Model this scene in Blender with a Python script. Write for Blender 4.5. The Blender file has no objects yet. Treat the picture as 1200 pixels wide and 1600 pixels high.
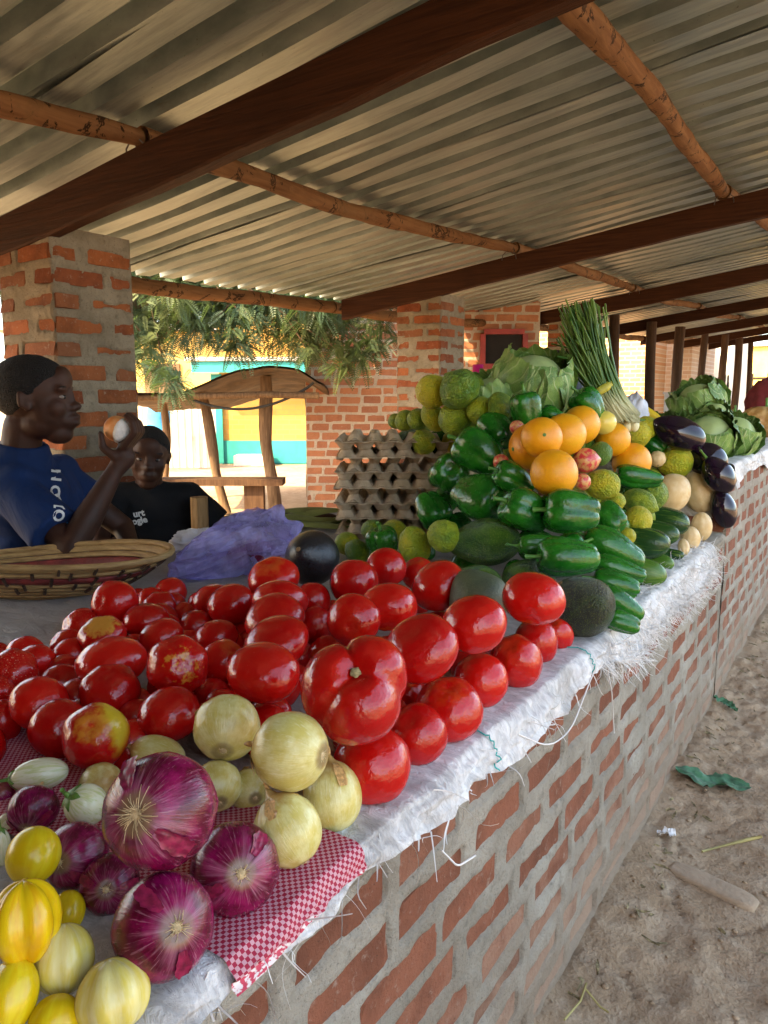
import bpy, bmesh, math, random
import numpy as np
from mathutils import Vector, Matrix, Quaternion
from mathutils.bvhtree import BVHTree

random.seed(11)
RNG = np.random.default_rng(11)
scene = bpy.context.scene
COL = scene.collection

# ------------------------------------------------------------------ camera
YAW = math.radians(33.68)
PITCH = math.radians(8.86)
cam_data = bpy.data.cameras.new('camera')
cam = bpy.data.objects.new('camera', cam_data)
COL.objects.link(cam)
cam.location = (0, 0, 1.16)
cam.rotation_euler = (math.pi / 2 - PITCH, 0, YAW)
cam_data.sensor_fit = 'VERTICAL'
cam_data.sensor_height = 36
cam_data.lens = 36 * 1155 / 1600
cam_data.clip_start = 0.02
cam_data.clip_end = 500
scene.camera = cam

# ------------------------------------------------------------------ light
SUN_EL = math.radians(40)
SUN_H = Vector((-0.36, -0.93)).normalized()
world = bpy.data.worlds.new('World')
scene.world = world
world.use_nodes = True
wn = world.node_tree
sky = wn.nodes.new('ShaderNodeTexSky')
sky.sky_type = 'NISHITA'
sky.sun_disc = False
sky.sun_elevation = SUN_EL
sky.sun_rotation = math.atan2(SUN_H.x, SUN_H.y)
sky.air_density = 0.8
sky.dust_density = 2.5
sky.ozone_density = 0.0
bg = wn.nodes['Background']
tint = wn.nodes.new('ShaderNodeMix')          # white balance of a picture taken in the shade
tint.data_type = 'RGBA'
tint.blend_type = 'MULTIPLY'
tint.inputs[0].default_value = 1.0
tint.inputs[7].default_value = (1.0, 0.91, 0.775, 1)
wn.links.new(sky.outputs[0], tint.inputs[6])
wn.links.new(tint.outputs[2], bg.inputs[0])
bg.inputs[1].default_value = 0.15
sun_data = bpy.data.lights.new('sun', 'SUN')
sun = bpy.data.objects.new('sun', sun_data)
COL.objects.link(sun)
sun_data.energy = 2.6
sun_data.angle = math.radians(0.5)
sun_data.color = (1.0, 0.76, 0.42)
sd = Vector((SUN_H.x * math.cos(SUN_EL), SUN_H.y * math.cos(SUN_EL), math.sin(SUN_EL)))
sun.rotation_euler = (-sd).to_track_quat('-Z', 'Y').to_euler()
scene.view_settings.view_transform = 'Standard'
scene.view_settings.look = 'None'
scene.view_settings.exposure = 3.15
scene.view_settings.gamma = 1
scene.cycles.max_bounces = 7
scene.cycles.diffuse_bounces = 4
scene.cycles.transparent_max_bounces = 8
scene.cycles.use_denoising = True

# ------------------------------------------------------------------ helpers: noise
def _hash(ix, iy, iz, seed):
    with np.errstate(over='ignore'):
        n = (ix.astype(np.uint32) * np.uint32(374761393) + iy.astype(np.uint32) * np.uint32(668265263)
             + iz.astype(np.uint32) * np.uint32(2246822519) + np.uint32(seed * 7919 + 13))
        n = (n ^ (n >> np.uint32(13))) * np.uint32(1274126177)
        n = n ^ (n >> np.uint32(16))
    return n.astype(np.float64) / 4294967295.0 * 2 - 1

def vnoise(p, seed=0):
    p = np.asarray(p, float)
    i = np.floor(p).astype(np.int64)
    f = p - i
    f = f * f * (3 - 2 * f)
    r = 0
    for dx in (0, 1):
        for dy in (0, 1):
            for dz in (0, 1):
                wgt = (f[..., 0] if dx else 1 - f[..., 0]) * (f[..., 1] if dy else 1 - f[..., 1]) * (f[..., 2] if dz else 1 - f[..., 2])
                r = r + wgt * _hash(i[..., 0] + dx, i[..., 1] + dy, i[..., 2] + dz, seed)
    return r

def fbm(p, seed=0, octv=4):
    p = np.asarray(p, float)
    a, r, s = 1.0, 0, 0
    for k in range(octv):
        r = r + a * vnoise(p * (2 ** k) + 17.3 * k, seed + k)
        s += a
        a *= 0.5
    return r / s

def ridge(p, seed=0, octv=3):
    p = np.asarray(p, float)
    a, r, s = 1.0, 0, 0
    for k in range(octv):
        r = r + a * (1 - 2 * np.abs(vnoise(p * (2 ** k) + 9.1 * k, seed + k)))
        s += a
        a *= 0.5
    return r / s

def sstep(a, b, x):
    t = np.clip((x - a) / (b - a), 0, 1)
    return t * t * (3 - 2 * t)

# ------------------------------------------------------------------ helpers: meshes
def mesh(name, V, F, mats=(), smooth=True, midx=None, uv=None):
    """V (n,3); F list of index arrays (each (m,k))"""
    V = np.asarray(V, float).reshape(-1, 3)
    if isinstance(F, np.ndarray):
        F = [F]
    F = [np.asarray(f, int) for f in F if len(f)]
    me = bpy.data.meshes.new(name)
    me.vertices.add(len(V))
    me.vertices.foreach_set('co', V.ravel())
    loops = np.concatenate([f.ravel() for f in F])
    tot = np.concatenate([np.full(len(f), f.shape[1]) for f in F])
    start = np.concatenate([[0], np.cumsum(tot)[:-1]])
    me.loops.add(len(loops))
    me.loops.foreach_set('vertex_index', loops.astype(np.int32))
    me.polygons.add(len(tot))
    me.polygons.foreach_set('loop_start', start.astype(np.int32))
    me.polygons.foreach_set('loop_total', tot.astype(np.int32))
    for m in (mats if isinstance(mats, (list, tuple)) else [mats]):
        me.materials.append(m)
    if midx is not None:
        me.polygons.foreach_set('material_index', np.asarray(midx, np.int32))
    me.update(calc_edges=True)
    me.polygons.foreach_set('use_smooth', np.full(len(tot), bool(smooth)))
    if uv is not None:
        l = me.uv_layers.new(name='UVMap')
        l.data.foreach_set('uv', np.asarray(uv, float)[loops].ravel())
    me.validate()
    return me

def join(parts):
    V, F, n = [], [], 0
    for v, f in parts:
        v = np.asarray(v, float)
        V.append(v)
        for q in (f if isinstance(f, list) else [f]):
            F.append(np.asarray(q, int) + n)
        n += len(v)
    return np.concatenate(V), F

def gridf(nu, nv, wrap=False):
    """faces for a grid of nu x nv vertices (index = iu*nv+iv)"""
    iu = np.arange(nu if wrap else nu - 1)
    iv = np.arange(nv - 1)
    a, b = np.meshgrid(iu, iv, indexing='ij')
    a, b = a.ravel(), b.ravel()
    a2 = (a + 1) % nu
    return np.stack([a * nv + b, a2 * nv + b, a2 * nv + b + 1, a * nv + b + 1], 1)

def usphere(nu=28, nv=18):
    th = np.linspace(0, 2 * np.pi, nu, endpoint=False)
    ph = np.linspace(0, np.pi, nv + 2)[1:-1]
    T, P = np.meshgrid(th, ph, indexing='ij')
    D = np.stack([np.sin(P) * np.cos(T), np.sin(P) * np.sin(T), np.cos(P)], -1).reshape(-1, 3)
    n = len(D)
    D = np.concatenate([D, [[0, 0, 1], [0, 0, -1]]])
    q = gridf(nu, nv, True)[:, ::-1]
    i = np.arange(nu)
    j = (i + 1) % nu
    t1 = np.stack([np.full(nu, n), i * nv, j * nv], 1)
    t2 = np.stack([np.full(nu, n + 1), j * nv + nv - 1, i * nv + nv - 1], 1)
    return D, [q, t1, t2]

def tube(pts, rad, n=8, cap=True):
    pts = np.asarray(pts, float)
    m = len(pts)
    rad = np.broadcast_to(np.asarray(rad, float), (m,))
    t = np.gradient(pts, axis=0)
    t /= np.linalg.norm(t, axis=1)[:, None] + 1e-12
    ref = np.array([0, 0, 1.0]) if abs(t[0][2]) < 0.9 else np.array([1.0, 0, 0])
    V = []
    for k in range(m):
        a = np.cross(t[k], ref)
        a /= np.linalg.norm(a) + 1e-12
        b = np.cross(t[k], a)
        ref = np.cross(a, t[k]) if k == 0 else ref
        ang = np.linspace(0, 2 * np.pi, n, endpoint=False)
        V.append(pts[k] + rad[k] * (np.cos(ang)[:, None] * a + np.sin(ang)[:, None] * b))
    V = np.array(V).transpose(1, 0, 2).reshape(-1, 3)
    F = [gridf(n, m, True)]
    if cap:
        F.append((np.arange(n) * m)[None, :])
        F.append((np.arange(n)[::-1] * m + m - 1)[None, :])
    return V, F

def box(c, s, R=None):
    c = np.asarray(c, float)
    h = np.asarray(s, float) / 2
    v = np.array([[x, y, z] for x in (-1, 1) for y in (-1, 1) for z in (-1, 1)]) * h
    if R is not None:
        v = v @ np.asarray(R).T
    f = np.array([[0, 1, 3, 2], [4, 6, 7, 5], [0, 4, 5, 1], [2, 3, 7, 6], [0, 2, 6, 4], [1, 5, 7, 3]])
    return v + c, f

def rotz(a):
    return np.array([[math.cos(a), -math.sin(a), 0], [math.sin(a), math.cos(a), 0], [0, 0, 1.0]])

def link(name, me, parent=None, loc=None, mw=None):
    o = bpy.data.objects.new(name, me)
    COL.objects.link(o)
    if parent is not None:
        o.parent = parent
    if mw is not None:
        o.matrix_local = mw
    elif loc is not None:
        o.location = loc
    return o

def tag(o, label, cat=None, group=None):
    o['label'] = label
    if cat:
        o['category'] = cat
    if group:
        o['group'] = group
    return o

def thing(name, label, cat, loc=(0, 0, 0), group=None):
    o = bpy.data.objects.new(name, None)
    o.empty_display_size = 0.1
    COL.objects.link(o)
    o.location = loc
    return tag(o, label, cat, group)

def struct(o):
    o['kind'] = 'structure'
    return o

def axis_matrix(loc, ax, roll, sx, sz, sy=None):
    q = Vector(ax).normalized().to_track_quat('Z', 'Y')
    return (Matrix.Translation(loc) @ q.to_matrix().to_4x4() @ Matrix.Rotation(roll, 4, 'Z')
            @ Matrix.Diagonal((sx, sy or sx, sz, 1)))

def bevel_box_mesh(name, mats, jit=0.0, bev=0.06, seed=0):
    bm = bmesh.new()
    bmesh.ops.create_cube(bm, size=1)
    bmesh.ops.bevel(bm, geom=bm.edges[:], offset=bev, segments=1, affect='EDGES')
    r = random.Random(seed)
    for v in bm.verts:
        v.co += Vector((r.uniform(-1, 1), r.uniform(-1, 1), r.uniform(-1, 1))) * jit
    me = bpy.data.meshes.new(name)
    bm.to_mesh(me)
    bm.free()
    for m in (mats if isinstance(mats, (list, tuple)) else [mats]):
        me.materials.append(m)
    return me

def remesh_parts(name, parts, voxel, mats, smooth=4, fac=0.5, disp=None):
    """one continuous skin grown round overlapping closed pieces"""
    V, F = join(parts)
    me = mesh(name + '_tmp', V, F)
    o = link('tmp', me)
    m = o.modifiers.new('r', 'REMESH')
    m.mode = 'VOXEL'
    m.voxel_size = voxel
    s = o.modifiers.new('s', 'SMOOTH')
    s.factor = fac
    s.iterations = smooth
    dg = bpy.context.evaluated_depsgraph_get()
    dg.update()
    me2 = bpy.data.meshes.new_from_object(o.evaluated_get(dg))
    me2.name = name
    bpy.data.objects.remove(o)
    bpy.data.meshes.remove(me)
    me2.materials.clear()
    for q in (mats if isinstance(mats, (list, tuple)) else [mats]):
        me2.materials.append(q)
    n = len(me2.polygons)
    me2.polygons.foreach_set('use_smooth', np.ones(n, bool))
    if disp is not None:
        co = np.zeros(len(me2.vertices) * 3)
        me2.vertices.foreach_get('co', co)
        no = np.zeros(len(me2.vertices) * 3)
        me2.vertices.foreach_get('normal', no)
        co, no = co.reshape(-1, 3), no.reshape(-1, 3)
        co = co + no * disp(co)[:, None]
        me2.vertices.foreach_set('co', co.ravel())
        me2.update()
    return me2

def ell(c, r, R=None, nu=20, nv=12):
    D, F = usphere(nu, nv)
    v = D * np.asarray(r, float)
    if R is not None:
        v = v @ np.asarray(R).T
    return v + np.asarray(c, float), F

def cone(a, b, ra, rb, n=14, steps=5, round_end=False):
    a, b = np.asarray(a, float), np.asarray(b, float)
    t = np.linspace(0, 1, steps)
    return tube(a + (b - a) * t[:, None], ra + (rb - ra) * t, n)

def capsule(a, b, ra, rb):
    return join([cone(a, b, ra, rb), ell(a, (ra,) * 3, None, 14, 8), ell(b, (rb,) * 3, None, 14, 8)])

# ------------------------------------------------------------------ helpers: materials
class NT:
    def __init__(s, name):
        s.m = bpy.data.materials.new(name)
        s.m.use_nodes = True
        s.t = s.m.node_tree
        s.b = s.t.nodes['Principled BSDF']
        s.tc = s.t.nodes.new('ShaderNodeTexCoord')
        s.co = s.tc.outputs['Object']

    def n(s, kind, **kw):
        x = s.t.nodes.new('ShaderNode' + kind)
        for k, v in kw.items():
            setattr(x, k, v)
        return x

    def put(s, sock, val):
        if isinstance(val, bpy.types.NodeSocket):
            s.t.links.new(val, sock)
        elif isinstance(val, (tuple, list)) and len(val) == 3 and sock.type == 'RGBA':
            sock.default_value = (*val, 1)
        else:
            sock.default_value = val

    def noise(s, scale, detail=4, rough=0.55, vec=None, dist=0, dims='3D'):
        x = s.n('TexNoise')
        s.put(x.inputs['Vector'], vec if vec is not None else s.co)
        x.inputs['Scale'].default_value = scale
        x.inputs['Detail'].default_value = detail
        x.inputs['Roughness'].default_value = rough
        x.inputs['Distortion'].default_value = dist
        return x.outputs['Fac']

    def vor(s, scale, feature='F1', vec=None):
        x = s.n('TexVoronoi', feature=feature)
        s.put(x.inputs['Vector'], vec if vec is not None else s.co)
        x.inputs['Scale'].default_value = scale
        return x.outputs['Distance']

    def ramp(s, f, lo, hi, a=0.0, b=1.0):
        x = s.n('MapRange', interpolation_type='SMOOTHSTEP')
        s.put(x.inputs[0], f)
        x.inputs[1].default_value = lo
        x.inputs[2].default_value = hi
        x.inputs[3].default_value = a
        x.inputs[4].default_value = b
        return x.outputs[0]

    def mix(s, f, a, b, mode='MIX'):
        x = s.n('Mix', data_type='RGBA', blend_type=mode)
        s.put(x.inputs[0], f)
        s.put(x.inputs[6], a)
        s.put(x.inputs[7], b)
        return x.outputs[2]

    def math(s, op, a, b=0.0):
        x = s.n('Math', operation=op)
        s.put(x.inputs[0], a)
        s.put(x.inputs[1], b)
        return x.outputs[0]

    def vmath(s, op, a, b=(0, 0, 0)):
        x = s.n('VectorMath', operation=op)
        s.put(x.inputs[0], a)
        s.put(x.inputs[1], b)
        return x.outputs[0]

    def sep(s, v=None):
        x = s.n('SeparateXYZ')
        s.put(x.inputs[0], v if v is not None else s.co)
        return x.outputs

    def comb(s, a, b, c):
        x = s.n('CombineXYZ')
        for i, q in enumerate((a, b, c)):
            s.put(x.inputs[i], q)
        return x.outputs[0]

    def rand(s):
        return s.n('ObjectInfo').outputs['Random']

    def shift(s, k=37.0):
        """object coords moved by a per-object random offset, so that alike pieces differ"""
        r = s.math('MULTIPLY', s.rand(), k)
        return s.vmath('ADD', s.co, s.comb(r, r, r))

    def hsv(s, c, h=0.5, sat=1.0, v=1.0):
        x = s.n('HueSaturation')
        s.put(x.inputs['Hue'], h)
        s.put(x.inputs['Saturation'], sat)
        s.put(x.inputs['Value'], v)
        s.put(x.inputs['Color'], c)
        return x.outputs[0]

    def bump(s, h, strength=0.3, dist=0.01, prev=None):
        x = s.n('Bump')
        x.inputs['Strength'].default_value = strength
        x.inputs['Distance'].default_value = dist
        s.put(x.inputs['Height'], h)
        if prev is not None:
            s.t.links.new(prev, x.inputs['Normal'])
        s.t.links.new(x.outputs[0], s.b.inputs['Normal'])
        return x.outputs[0]

    def done(s, col=None, rough=None, spec=None, metal=None, coat=None, sss=None, trans=None):
        if col is not None:
            s.put(s.b.inputs['Base Color'], col)
        if rough is not None:
            s.put(s.b.inputs['Roughness'], rough)
        if spec is not None:
            s.put(s.b.inputs['Specular IOR Level'], spec)
        if metal is not None:
            s.put(s.b.inputs['Metallic'], metal)
        if coat is not None:
            s.put(s.b.inputs['Coat Weight'], coat)
            s.b.inputs['Coat Roughness'].default_value = 0.12
        if sss is not None:
            s.b.inputs['Subsurface Weight'].default_value = sss[0]
            s.b.inputs['Subsurface Radius'].default_value = sss[1]
            s.b.inputs['Subsurface Scale'].default_value = sss[2]
        return s.m

MAT = {}
def plain(name, c, rough=0.6, var=0.25, scale=8.0, bs=0.0, bscale=40.0, metal=0.0, spec=0.4, objvar=0.0):
    a = NT(name)
    v = a.shift()
    f = a.noise(scale, 5, 0.6, v)
    c2 = tuple(min(1, x * (1 + var)) for x in c)
    c1 = tuple(x * (1 - var) for x in c)
    col = a.mix(a.ramp(f, 0.3, 0.7), c1, c2)
    if objvar:
        col = a.hsv(col, 0.5, 1.0, a.ramp(a.rand(), 0, 1, 1 - objvar, 1 + objvar))
    if bs:
        a.bump(a.noise(bscale, 5, 0.6, v), bs, 0.01)
    MAT[name] = a.done(col, rough, spec, metal)
    return MAT[name]

# ================================================================== SETTING
# ------------------------------------------------------------------ ground
a = NT('dirt')
n1 = a.noise(1.3, 6, 0.6)
n2 = a.noise(14, 6, 0.65)
n3 = a.noise(90, 4, 0.6)
c = a.mix(a.ramp(n1, 0.35, 0.68), (0.28, 0.195, 0.122), (0.395, 0.29, 0.19))
c = a.mix(a.ramp(n2, 0.42, 0.72, 0, 0.55), c, (0.46, 0.37, 0.27))
c = a.mix(a.ramp(n3, 0.55, 0.75, 0, 0.6), c, (0.13, 0.095, 0.065))
bmp = a.bump(n2, 0.6, 0.025)
a.bump(n3, 0.7, 0.008, bmp)
MAT['dirt'] = a.done(c, 0.95, 0.15)

def axis_coords(lo, hi, step, far):
    a = np.arange(lo, hi + step / 2, step)
    out_hi = hi + step * np.cumsum(1.28 ** np.arange(1, 40))
    out_lo = lo - step * np.cumsum(1.28 ** np.arange(1, 40))
    out_hi = out_hi[out_hi < far]
    out_lo = out_lo[out_lo > -far]
    return np.concatenate([[-far], out_lo[::-1], a, out_hi, [far]])

gx = axis_coords(-0.46, 0.75, 0.011, 90.0)
gy = axis_coords(0.95, 3.9, 0.013, 90.0)
GX, GY = np.meshgrid(gx, gy, indexing='ij')
P3 = np.stack([GX, GY, np.zeros_like(GX)], -1)
near = sstep(1.9, 0.9, np.abs(GX - 0.15)) * sstep(4.5, 2.6, np.abs(GY - 2.4))
trod = sstep(0.42, 0.62, 0.5 + 0.5 * fbm(P3 * 1.6 + 3.3, 5, 2) + 0.18 * sstep(1.7, 2.3, GY) - 0.05)
gz = 0.012 * fbm(P3 * 3.1, 1, 3) + near * trod * (0.018 * np.abs(fbm(P3 * 16, 2, 4)) + 0.018 * np.maximum(0, fbm(P3 * 46, 3, 3)))
gz += near * 0.006 * fbm(P3 * 40, 8, 3)
crack = np.abs(fbm(P3 * np.array([5.5, 4.0, 1]) + 4.0, 21, 3))
gz -= near * (1 - trod) * 0.010 * sstep(0.035, 0.0, crack)
gz += 0.03 * sstep(-0.30, -0.45, GX) * sstep(-0.9, -0.4, GX) * near * (0.6 + 0.6 * fbm(P3 * 5, 9, 2))
for (fx, fy, fa) in [(-0.12, 1.45, 0.3), (0.02, 1.95, -0.1), (-0.20, 2.55, 0.25), (0.05, 2.75, 0.1), (-0.05, 1.20, 0.5), (-0.28, 1.52, 0.2)]:      # footprints
    du = (GX - fx) * math.cos(fa) + (GY - fy) * math.sin(fa)
    dv = -(GX - fx) * math.sin(fa) + (GY - fy) * math.cos(fa)
    sole = np.minimum(1.0, np.exp(-((du / 0.045) ** 4) - (((dv - 0.05) / 0.075) ** 4)) + np.exp(-((du / 0.034) ** 4) - (((dv + 0.09) / 0.042) ** 4)))
    gz -= 0.007 * sole * (1 + 0.35 * np.sin(dv * 260))
    gz += 0.004 * np.maximum(0, np.exp(-((du / 0.062) ** 4) - ((dv / 0.15) ** 4)) - sole)
gz -= 0.012
GV = np.stack([GX, GY, gz], -1).reshape(-1, 3)
ground = struct(link('ground', mesh('ground', GV, gridf(len(gx), len(gy)), MAT['dirt'])))
def ground_z(x, y):
    i = np.clip(np.searchsorted(gx, x), 1, len(gx) - 1)
    j = np.clip(np.searchsorted(gy, y), 1, len(gy) - 1)
    return float(gz[i, j])

# ------------------------------------------------------------------ bricks and mortar
def brick_mat(name, cols, dark=0.35):
    a = NT(name)
    v = a.shift(61)
    r = a.rand()
    c = a.mix(a.ramp(r, 0.0, 0.45), cols[0], cols[1])
    c = a.mix(a.ramp(r, 0.5, 1.0), c, cols[2])
    w = a.n('NewGeometry').outputs['Position']
    n1 = a.noise(9, 5, 0.65, w)
    n2 = a.noise(60, 5, 0.7, w)
    c = a.mix(a.ramp(n1, 0.38, 0.72, 0, dark), c, tuple(x * 0.42 for x in cols[0]))
    c = a.mix(a.ramp(n2, 0.56, 0.74, 0, 0.55), c, (0.36, 0.30, 0.24))
    c = a.mix(a.ramp(a.noise(170, 3, 0.6, w), 0.64, 0.74, 0, 0.7), c, (0.05, 0.025, 0.018))
    if 'counter' in name:      # earth splashed up from the lane
        e = a.math('ADD', a.sep(w)[2], a.math('MULTIPLY', a.math('SUBTRACT', n1, 0.5), 0.6))
        c = a.mix(a.ramp(e, 0.0, 0.36, 0.75, 0.0), c, (0.33, 0.245, 0.175))
    b1 = a.bump(n2, 0.7, 0.008)
    a.bump(a.noise(160, 4, 0.7, w), 0.6, 0.004, b1)
    MAT[name] = a.done(c, 0.9, 0.2)
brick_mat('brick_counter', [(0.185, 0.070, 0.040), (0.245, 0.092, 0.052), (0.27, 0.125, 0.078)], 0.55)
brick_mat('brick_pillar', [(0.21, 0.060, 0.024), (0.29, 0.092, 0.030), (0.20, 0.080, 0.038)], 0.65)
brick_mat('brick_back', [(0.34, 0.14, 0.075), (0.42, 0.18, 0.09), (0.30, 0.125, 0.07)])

def mortar_mat(name, c0, c1, dust=0.0):
    a = NT(name)
    w = a.n('NewGeometry').outputs['Position']
    n1 = a.noise(4.5, 5, 0.6, w)
    n2 = a.noise(38, 6, 0.7, w)
    c = a.mix(a.ramp(n1, 0.35, 0.7), c0, c1)
    c = a.mix(a.ramp(n2, 0.50, 0.72, 0, 0.6), c, tuple(x * 0.58 for x in c0))
    c = a.mix(a.ramp(a.noise(150, 3, 0.6, w), 0.6, 0.72, 0, 0.6), c, tuple(x * 0.45 for x in c0))
    if dust:
        z = a.sep(w)[2]
        e = a.math('ADD', z, a.math('MULTIPLY', a.math('SUBTRACT', n1, 0.5), 0.5))
        c = a.mix(a.ramp(e, 0.02, 0.34, 0.8, 0.0), c, (0.30, 0.225, 0.16))
    b1 = a.bump(n2, 1.0, 0.014)
    a.bump(a.noise(170, 4, 0.75, w), 0.9, 0.004, b1)
    MAT[name] = a.done(c, 0.95, 0.15)
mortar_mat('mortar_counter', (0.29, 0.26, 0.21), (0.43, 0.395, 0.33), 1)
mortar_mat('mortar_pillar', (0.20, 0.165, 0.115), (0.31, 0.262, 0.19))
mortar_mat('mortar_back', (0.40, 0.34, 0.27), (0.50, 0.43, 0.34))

def brick_variants(mat):
    return [bevel_box_mesh('brick', MAT[mat], 0.035, 0.05, s) for s in range(6)]
BV = {k: brick_variants(k) for k in ('brick_counter', 'brick_pillar', 'brick_back')}

def place_brick(parent, c, U, N, dims, mat, r):
    """dims: along U, depth along N, height"""
    U, N = Vector(U), Vector(N)
    m = Matrix((( U.x, N.x, 0, c[0]), (U.y, N.y, 0, c[1]), (0, 0, 1, c[2]), (0, 0, 0, 1)))
    m = m @ Matrix.Rotation(r.gauss(0, 0.012), 4, 'Y') @ Matrix.Diagonal((dims[0], dims[1], dims[2], 1))
    return link('brick', r.choice(BV[mat]), parent, mw=m)

def mortar_face(parent, O, U, N, W, Hh, rects, mat, res, smear, seed, rise=0.004, deep=0.012, v0=0.0, edge=None):
    O, U, N = np.array(O, float), np.array([*U, 0.0])[:3], np.array([*N, 0.0])[:3]
    nu, nv = int(W / res) + 2, int((Hh - v0) / res) + 2
    uu, vv = np.linspace(0, W, nu), np.linspace(v0, Hh, nv)
    A, B = np.meshgrid(uu, vv, indexing='ij')
    pos = O + A[..., None] * U + B[..., None] * np.array([0, 0, 1.0])
    d = np.full(A.shape, 9.0)
    for (cu, cv, hu, hv) in rects:
        i0, i1 = np.searchsorted(uu, [cu - hu - 0.03, cu + hu + 0.03])
        j0, j1 = np.searchsorted(vv, [cv - hv - 0.03, cv + hv + 0.03])
        if i1 <= i0 or j1 <= j0:
            continue
        q = np.maximum(np.abs(A[i0:i1, j0:j1] - cu) - hu, np.abs(B[i0:i1, j0:j1] - cv) - hv)
        d[i0:i1, j0:j1] = np.minimum(d[i0:i1, j0:j1], q)
    sm = smear * (0.50 + 1.7 * fbm(pos * 6, seed, 2)) + 0.95 * smear * fbm(pos * 28, seed + 3, 4)
    inside = sstep(-0.001, -0.010, d + np.maximum(sm, -0.004))
    h = rise * (0.5 + 0.9 * fbm(pos * 26, seed + 5, 3)) + 0.0035 * fbm(pos * 5, seed + 6, 2)
    h = h * (1 - inside) - deep * inside
    if edge is not None:
        e = np.minimum(A, W - A)
        h = np.where(e < res * 0.5, -edge, h)
    V = (pos + h[..., None] * N).reshape(-1, 3)
    F = gridf(nu, nv)
    if np.cross(U, [0, 0, 1]).dot(N) < 0:
        F = F[:, ::-1]
    me = mesh('mortar', V, F, MAT[mat])
    return link('mortar', me, parent)

def running_bond(W, Hh, L, H, J, seed, jit=0.006):
    r = random.Random(seed)
    rects, k, v = [], 0, J * 0.6
    while v + H <= Hh + 0.001:
        u = -((k % 2) * 0.5 + r.uniform(0, 0.2)) * (L + J)
        while u < W:
            l = L + r.uniform(-0.035, 0.020)
            if r.random() < 0.07:
                l *= 0.5
            a0, a1 = max(u, 0.004), min(u + l, W - 0.004)
            if a1 - a0 > 0.03:
                rects.append(((a0 + a1) / 2, v + H / 2 + r.uniform(-jit, jit) * 0.6, (a1 - a0) / 2, H / 2 + r.uniform(-jit, jit) * 0.5))
            u += l + J + r.uniform(-0.006, 0.01)
        v += H + J
        k += 1
    return rects

def brick_wall(parent, O, U, N, W, Hh, L, H, J, seed, res, bmat, mmat, smear, depth=0.06, rise=0.004, inset=0.003):
    rects = running_bond(W, Hh, L, H, J, seed)
    r = random.Random(seed + 1)
    mortar_face(parent, O, U, N, W, Hh, rects, mmat, res, smear, seed, rise)
    for (cu, cv, hu, hv) in rects:
        off = -depth / 2 - inset + r.uniform(-0.003, 0.003)
        c = (O[0] + U[0] * cu + N[0] * off, O[1] + U[1] * cu + N[1] * off, O[2] + cv)
        place_brick(parent, c, (*U, 0), (*N, 0), (2 * hu, depth, 2 * hv), bmat, r)
    return rects

# near counter: low brick wall that carries the produce
CT = 0.66            # counter top
CX = -0.443          # its front face
CB = -1.95           # its back edge
Y1 = 2.94            # its far end
counter = thing('market_counter', 'low brick market counter with thick grey mortar carrying the tomatoes and peppers', 'counter', (0, 0, 0))
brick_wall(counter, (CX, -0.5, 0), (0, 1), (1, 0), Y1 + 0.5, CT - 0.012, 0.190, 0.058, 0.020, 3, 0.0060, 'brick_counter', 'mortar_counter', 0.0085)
v, f = box(((CX - 0.02 + CB) / 2, (Y1 - 0.5) / 2, (CT - 0.03) / 2), (CX - 0.02 - CB, Y1 + 0.5, CT - 0.03))
link('core', mesh('core', v, f, MAT['mortar_counter'], False), counter)
# screed on top with a rounded, slightly wavy front nosing
n = 240
ys = np.linspace(-0.5, Y1, n)
prof = [(CB, CT - 0.03), (CB, CT), (CX - 0.03, CT), (CX - 0.006, CT - 0.002), (CX + 0.004, CT - 0.010), (CX + 0.003, CT - 0.03), (CX - 0.03, CT - 0.031)]
V = np.array([[[x + (0.004 * fbm(np.array([[y * 6, k, 0.0]]), 4, 3)[0] if k in (3, 4, 5) else 0), y, z + (0.006 * fbm(np.array([[y * 9, k, 7.0]]), 6, 2)[0] if k in (5, 6) else 0)] for k, (x, z) in enumerate(prof)] for y in ys])
link('screed', mesh('screed', V.reshape(-1, 3), gridf(n, len(prof))[:, ::-1], MAT['mortar_counter']), counter)

# far counter: higher, further along the row
FZ = 0.906
counter2 = thing('market_counter', 'taller brick market counter further along the row carrying cabbages and pumpkins', 'counter', (0, 0, 0))
brick_wall(counter2, (CX, Y1 + 0.02, 0), (0, 1), (1, 0), 3.6, FZ - 0.012, 0.190, 0.058, 0.020, 23, 0.011, 'brick_counter', 'mortar_counter', 0.006)
brick_wall(counter2, (CB, Y1 + 0.02, 0), (1, 0), (0, -1), CX - CB, FZ - 0.012, 0.188, 0.054, 0.027, 29, 0.02, 'brick_counter', 'mortar_counter', 0.008)
v, f = box(((CX - 0.02 + CB) / 2, (Y1 + 0.04 + 16) / 2, (FZ - 0.004) / 2), (CX - 0.03 - CB, 16 - Y1 - 0.04, FZ - 0.004))
link('core', mesh('core', v, f, MAT['mortar_counter'], False), counter2)
v, f = box((CX - 0.04, (6.57 + 16) / 2, FZ / 2 - 0.01), (0.07, 16 - 6.57, FZ - 0.02))
link('far_face', mesh('far_face', v, f, MAT['brick_counter'], False), counter2)

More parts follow.
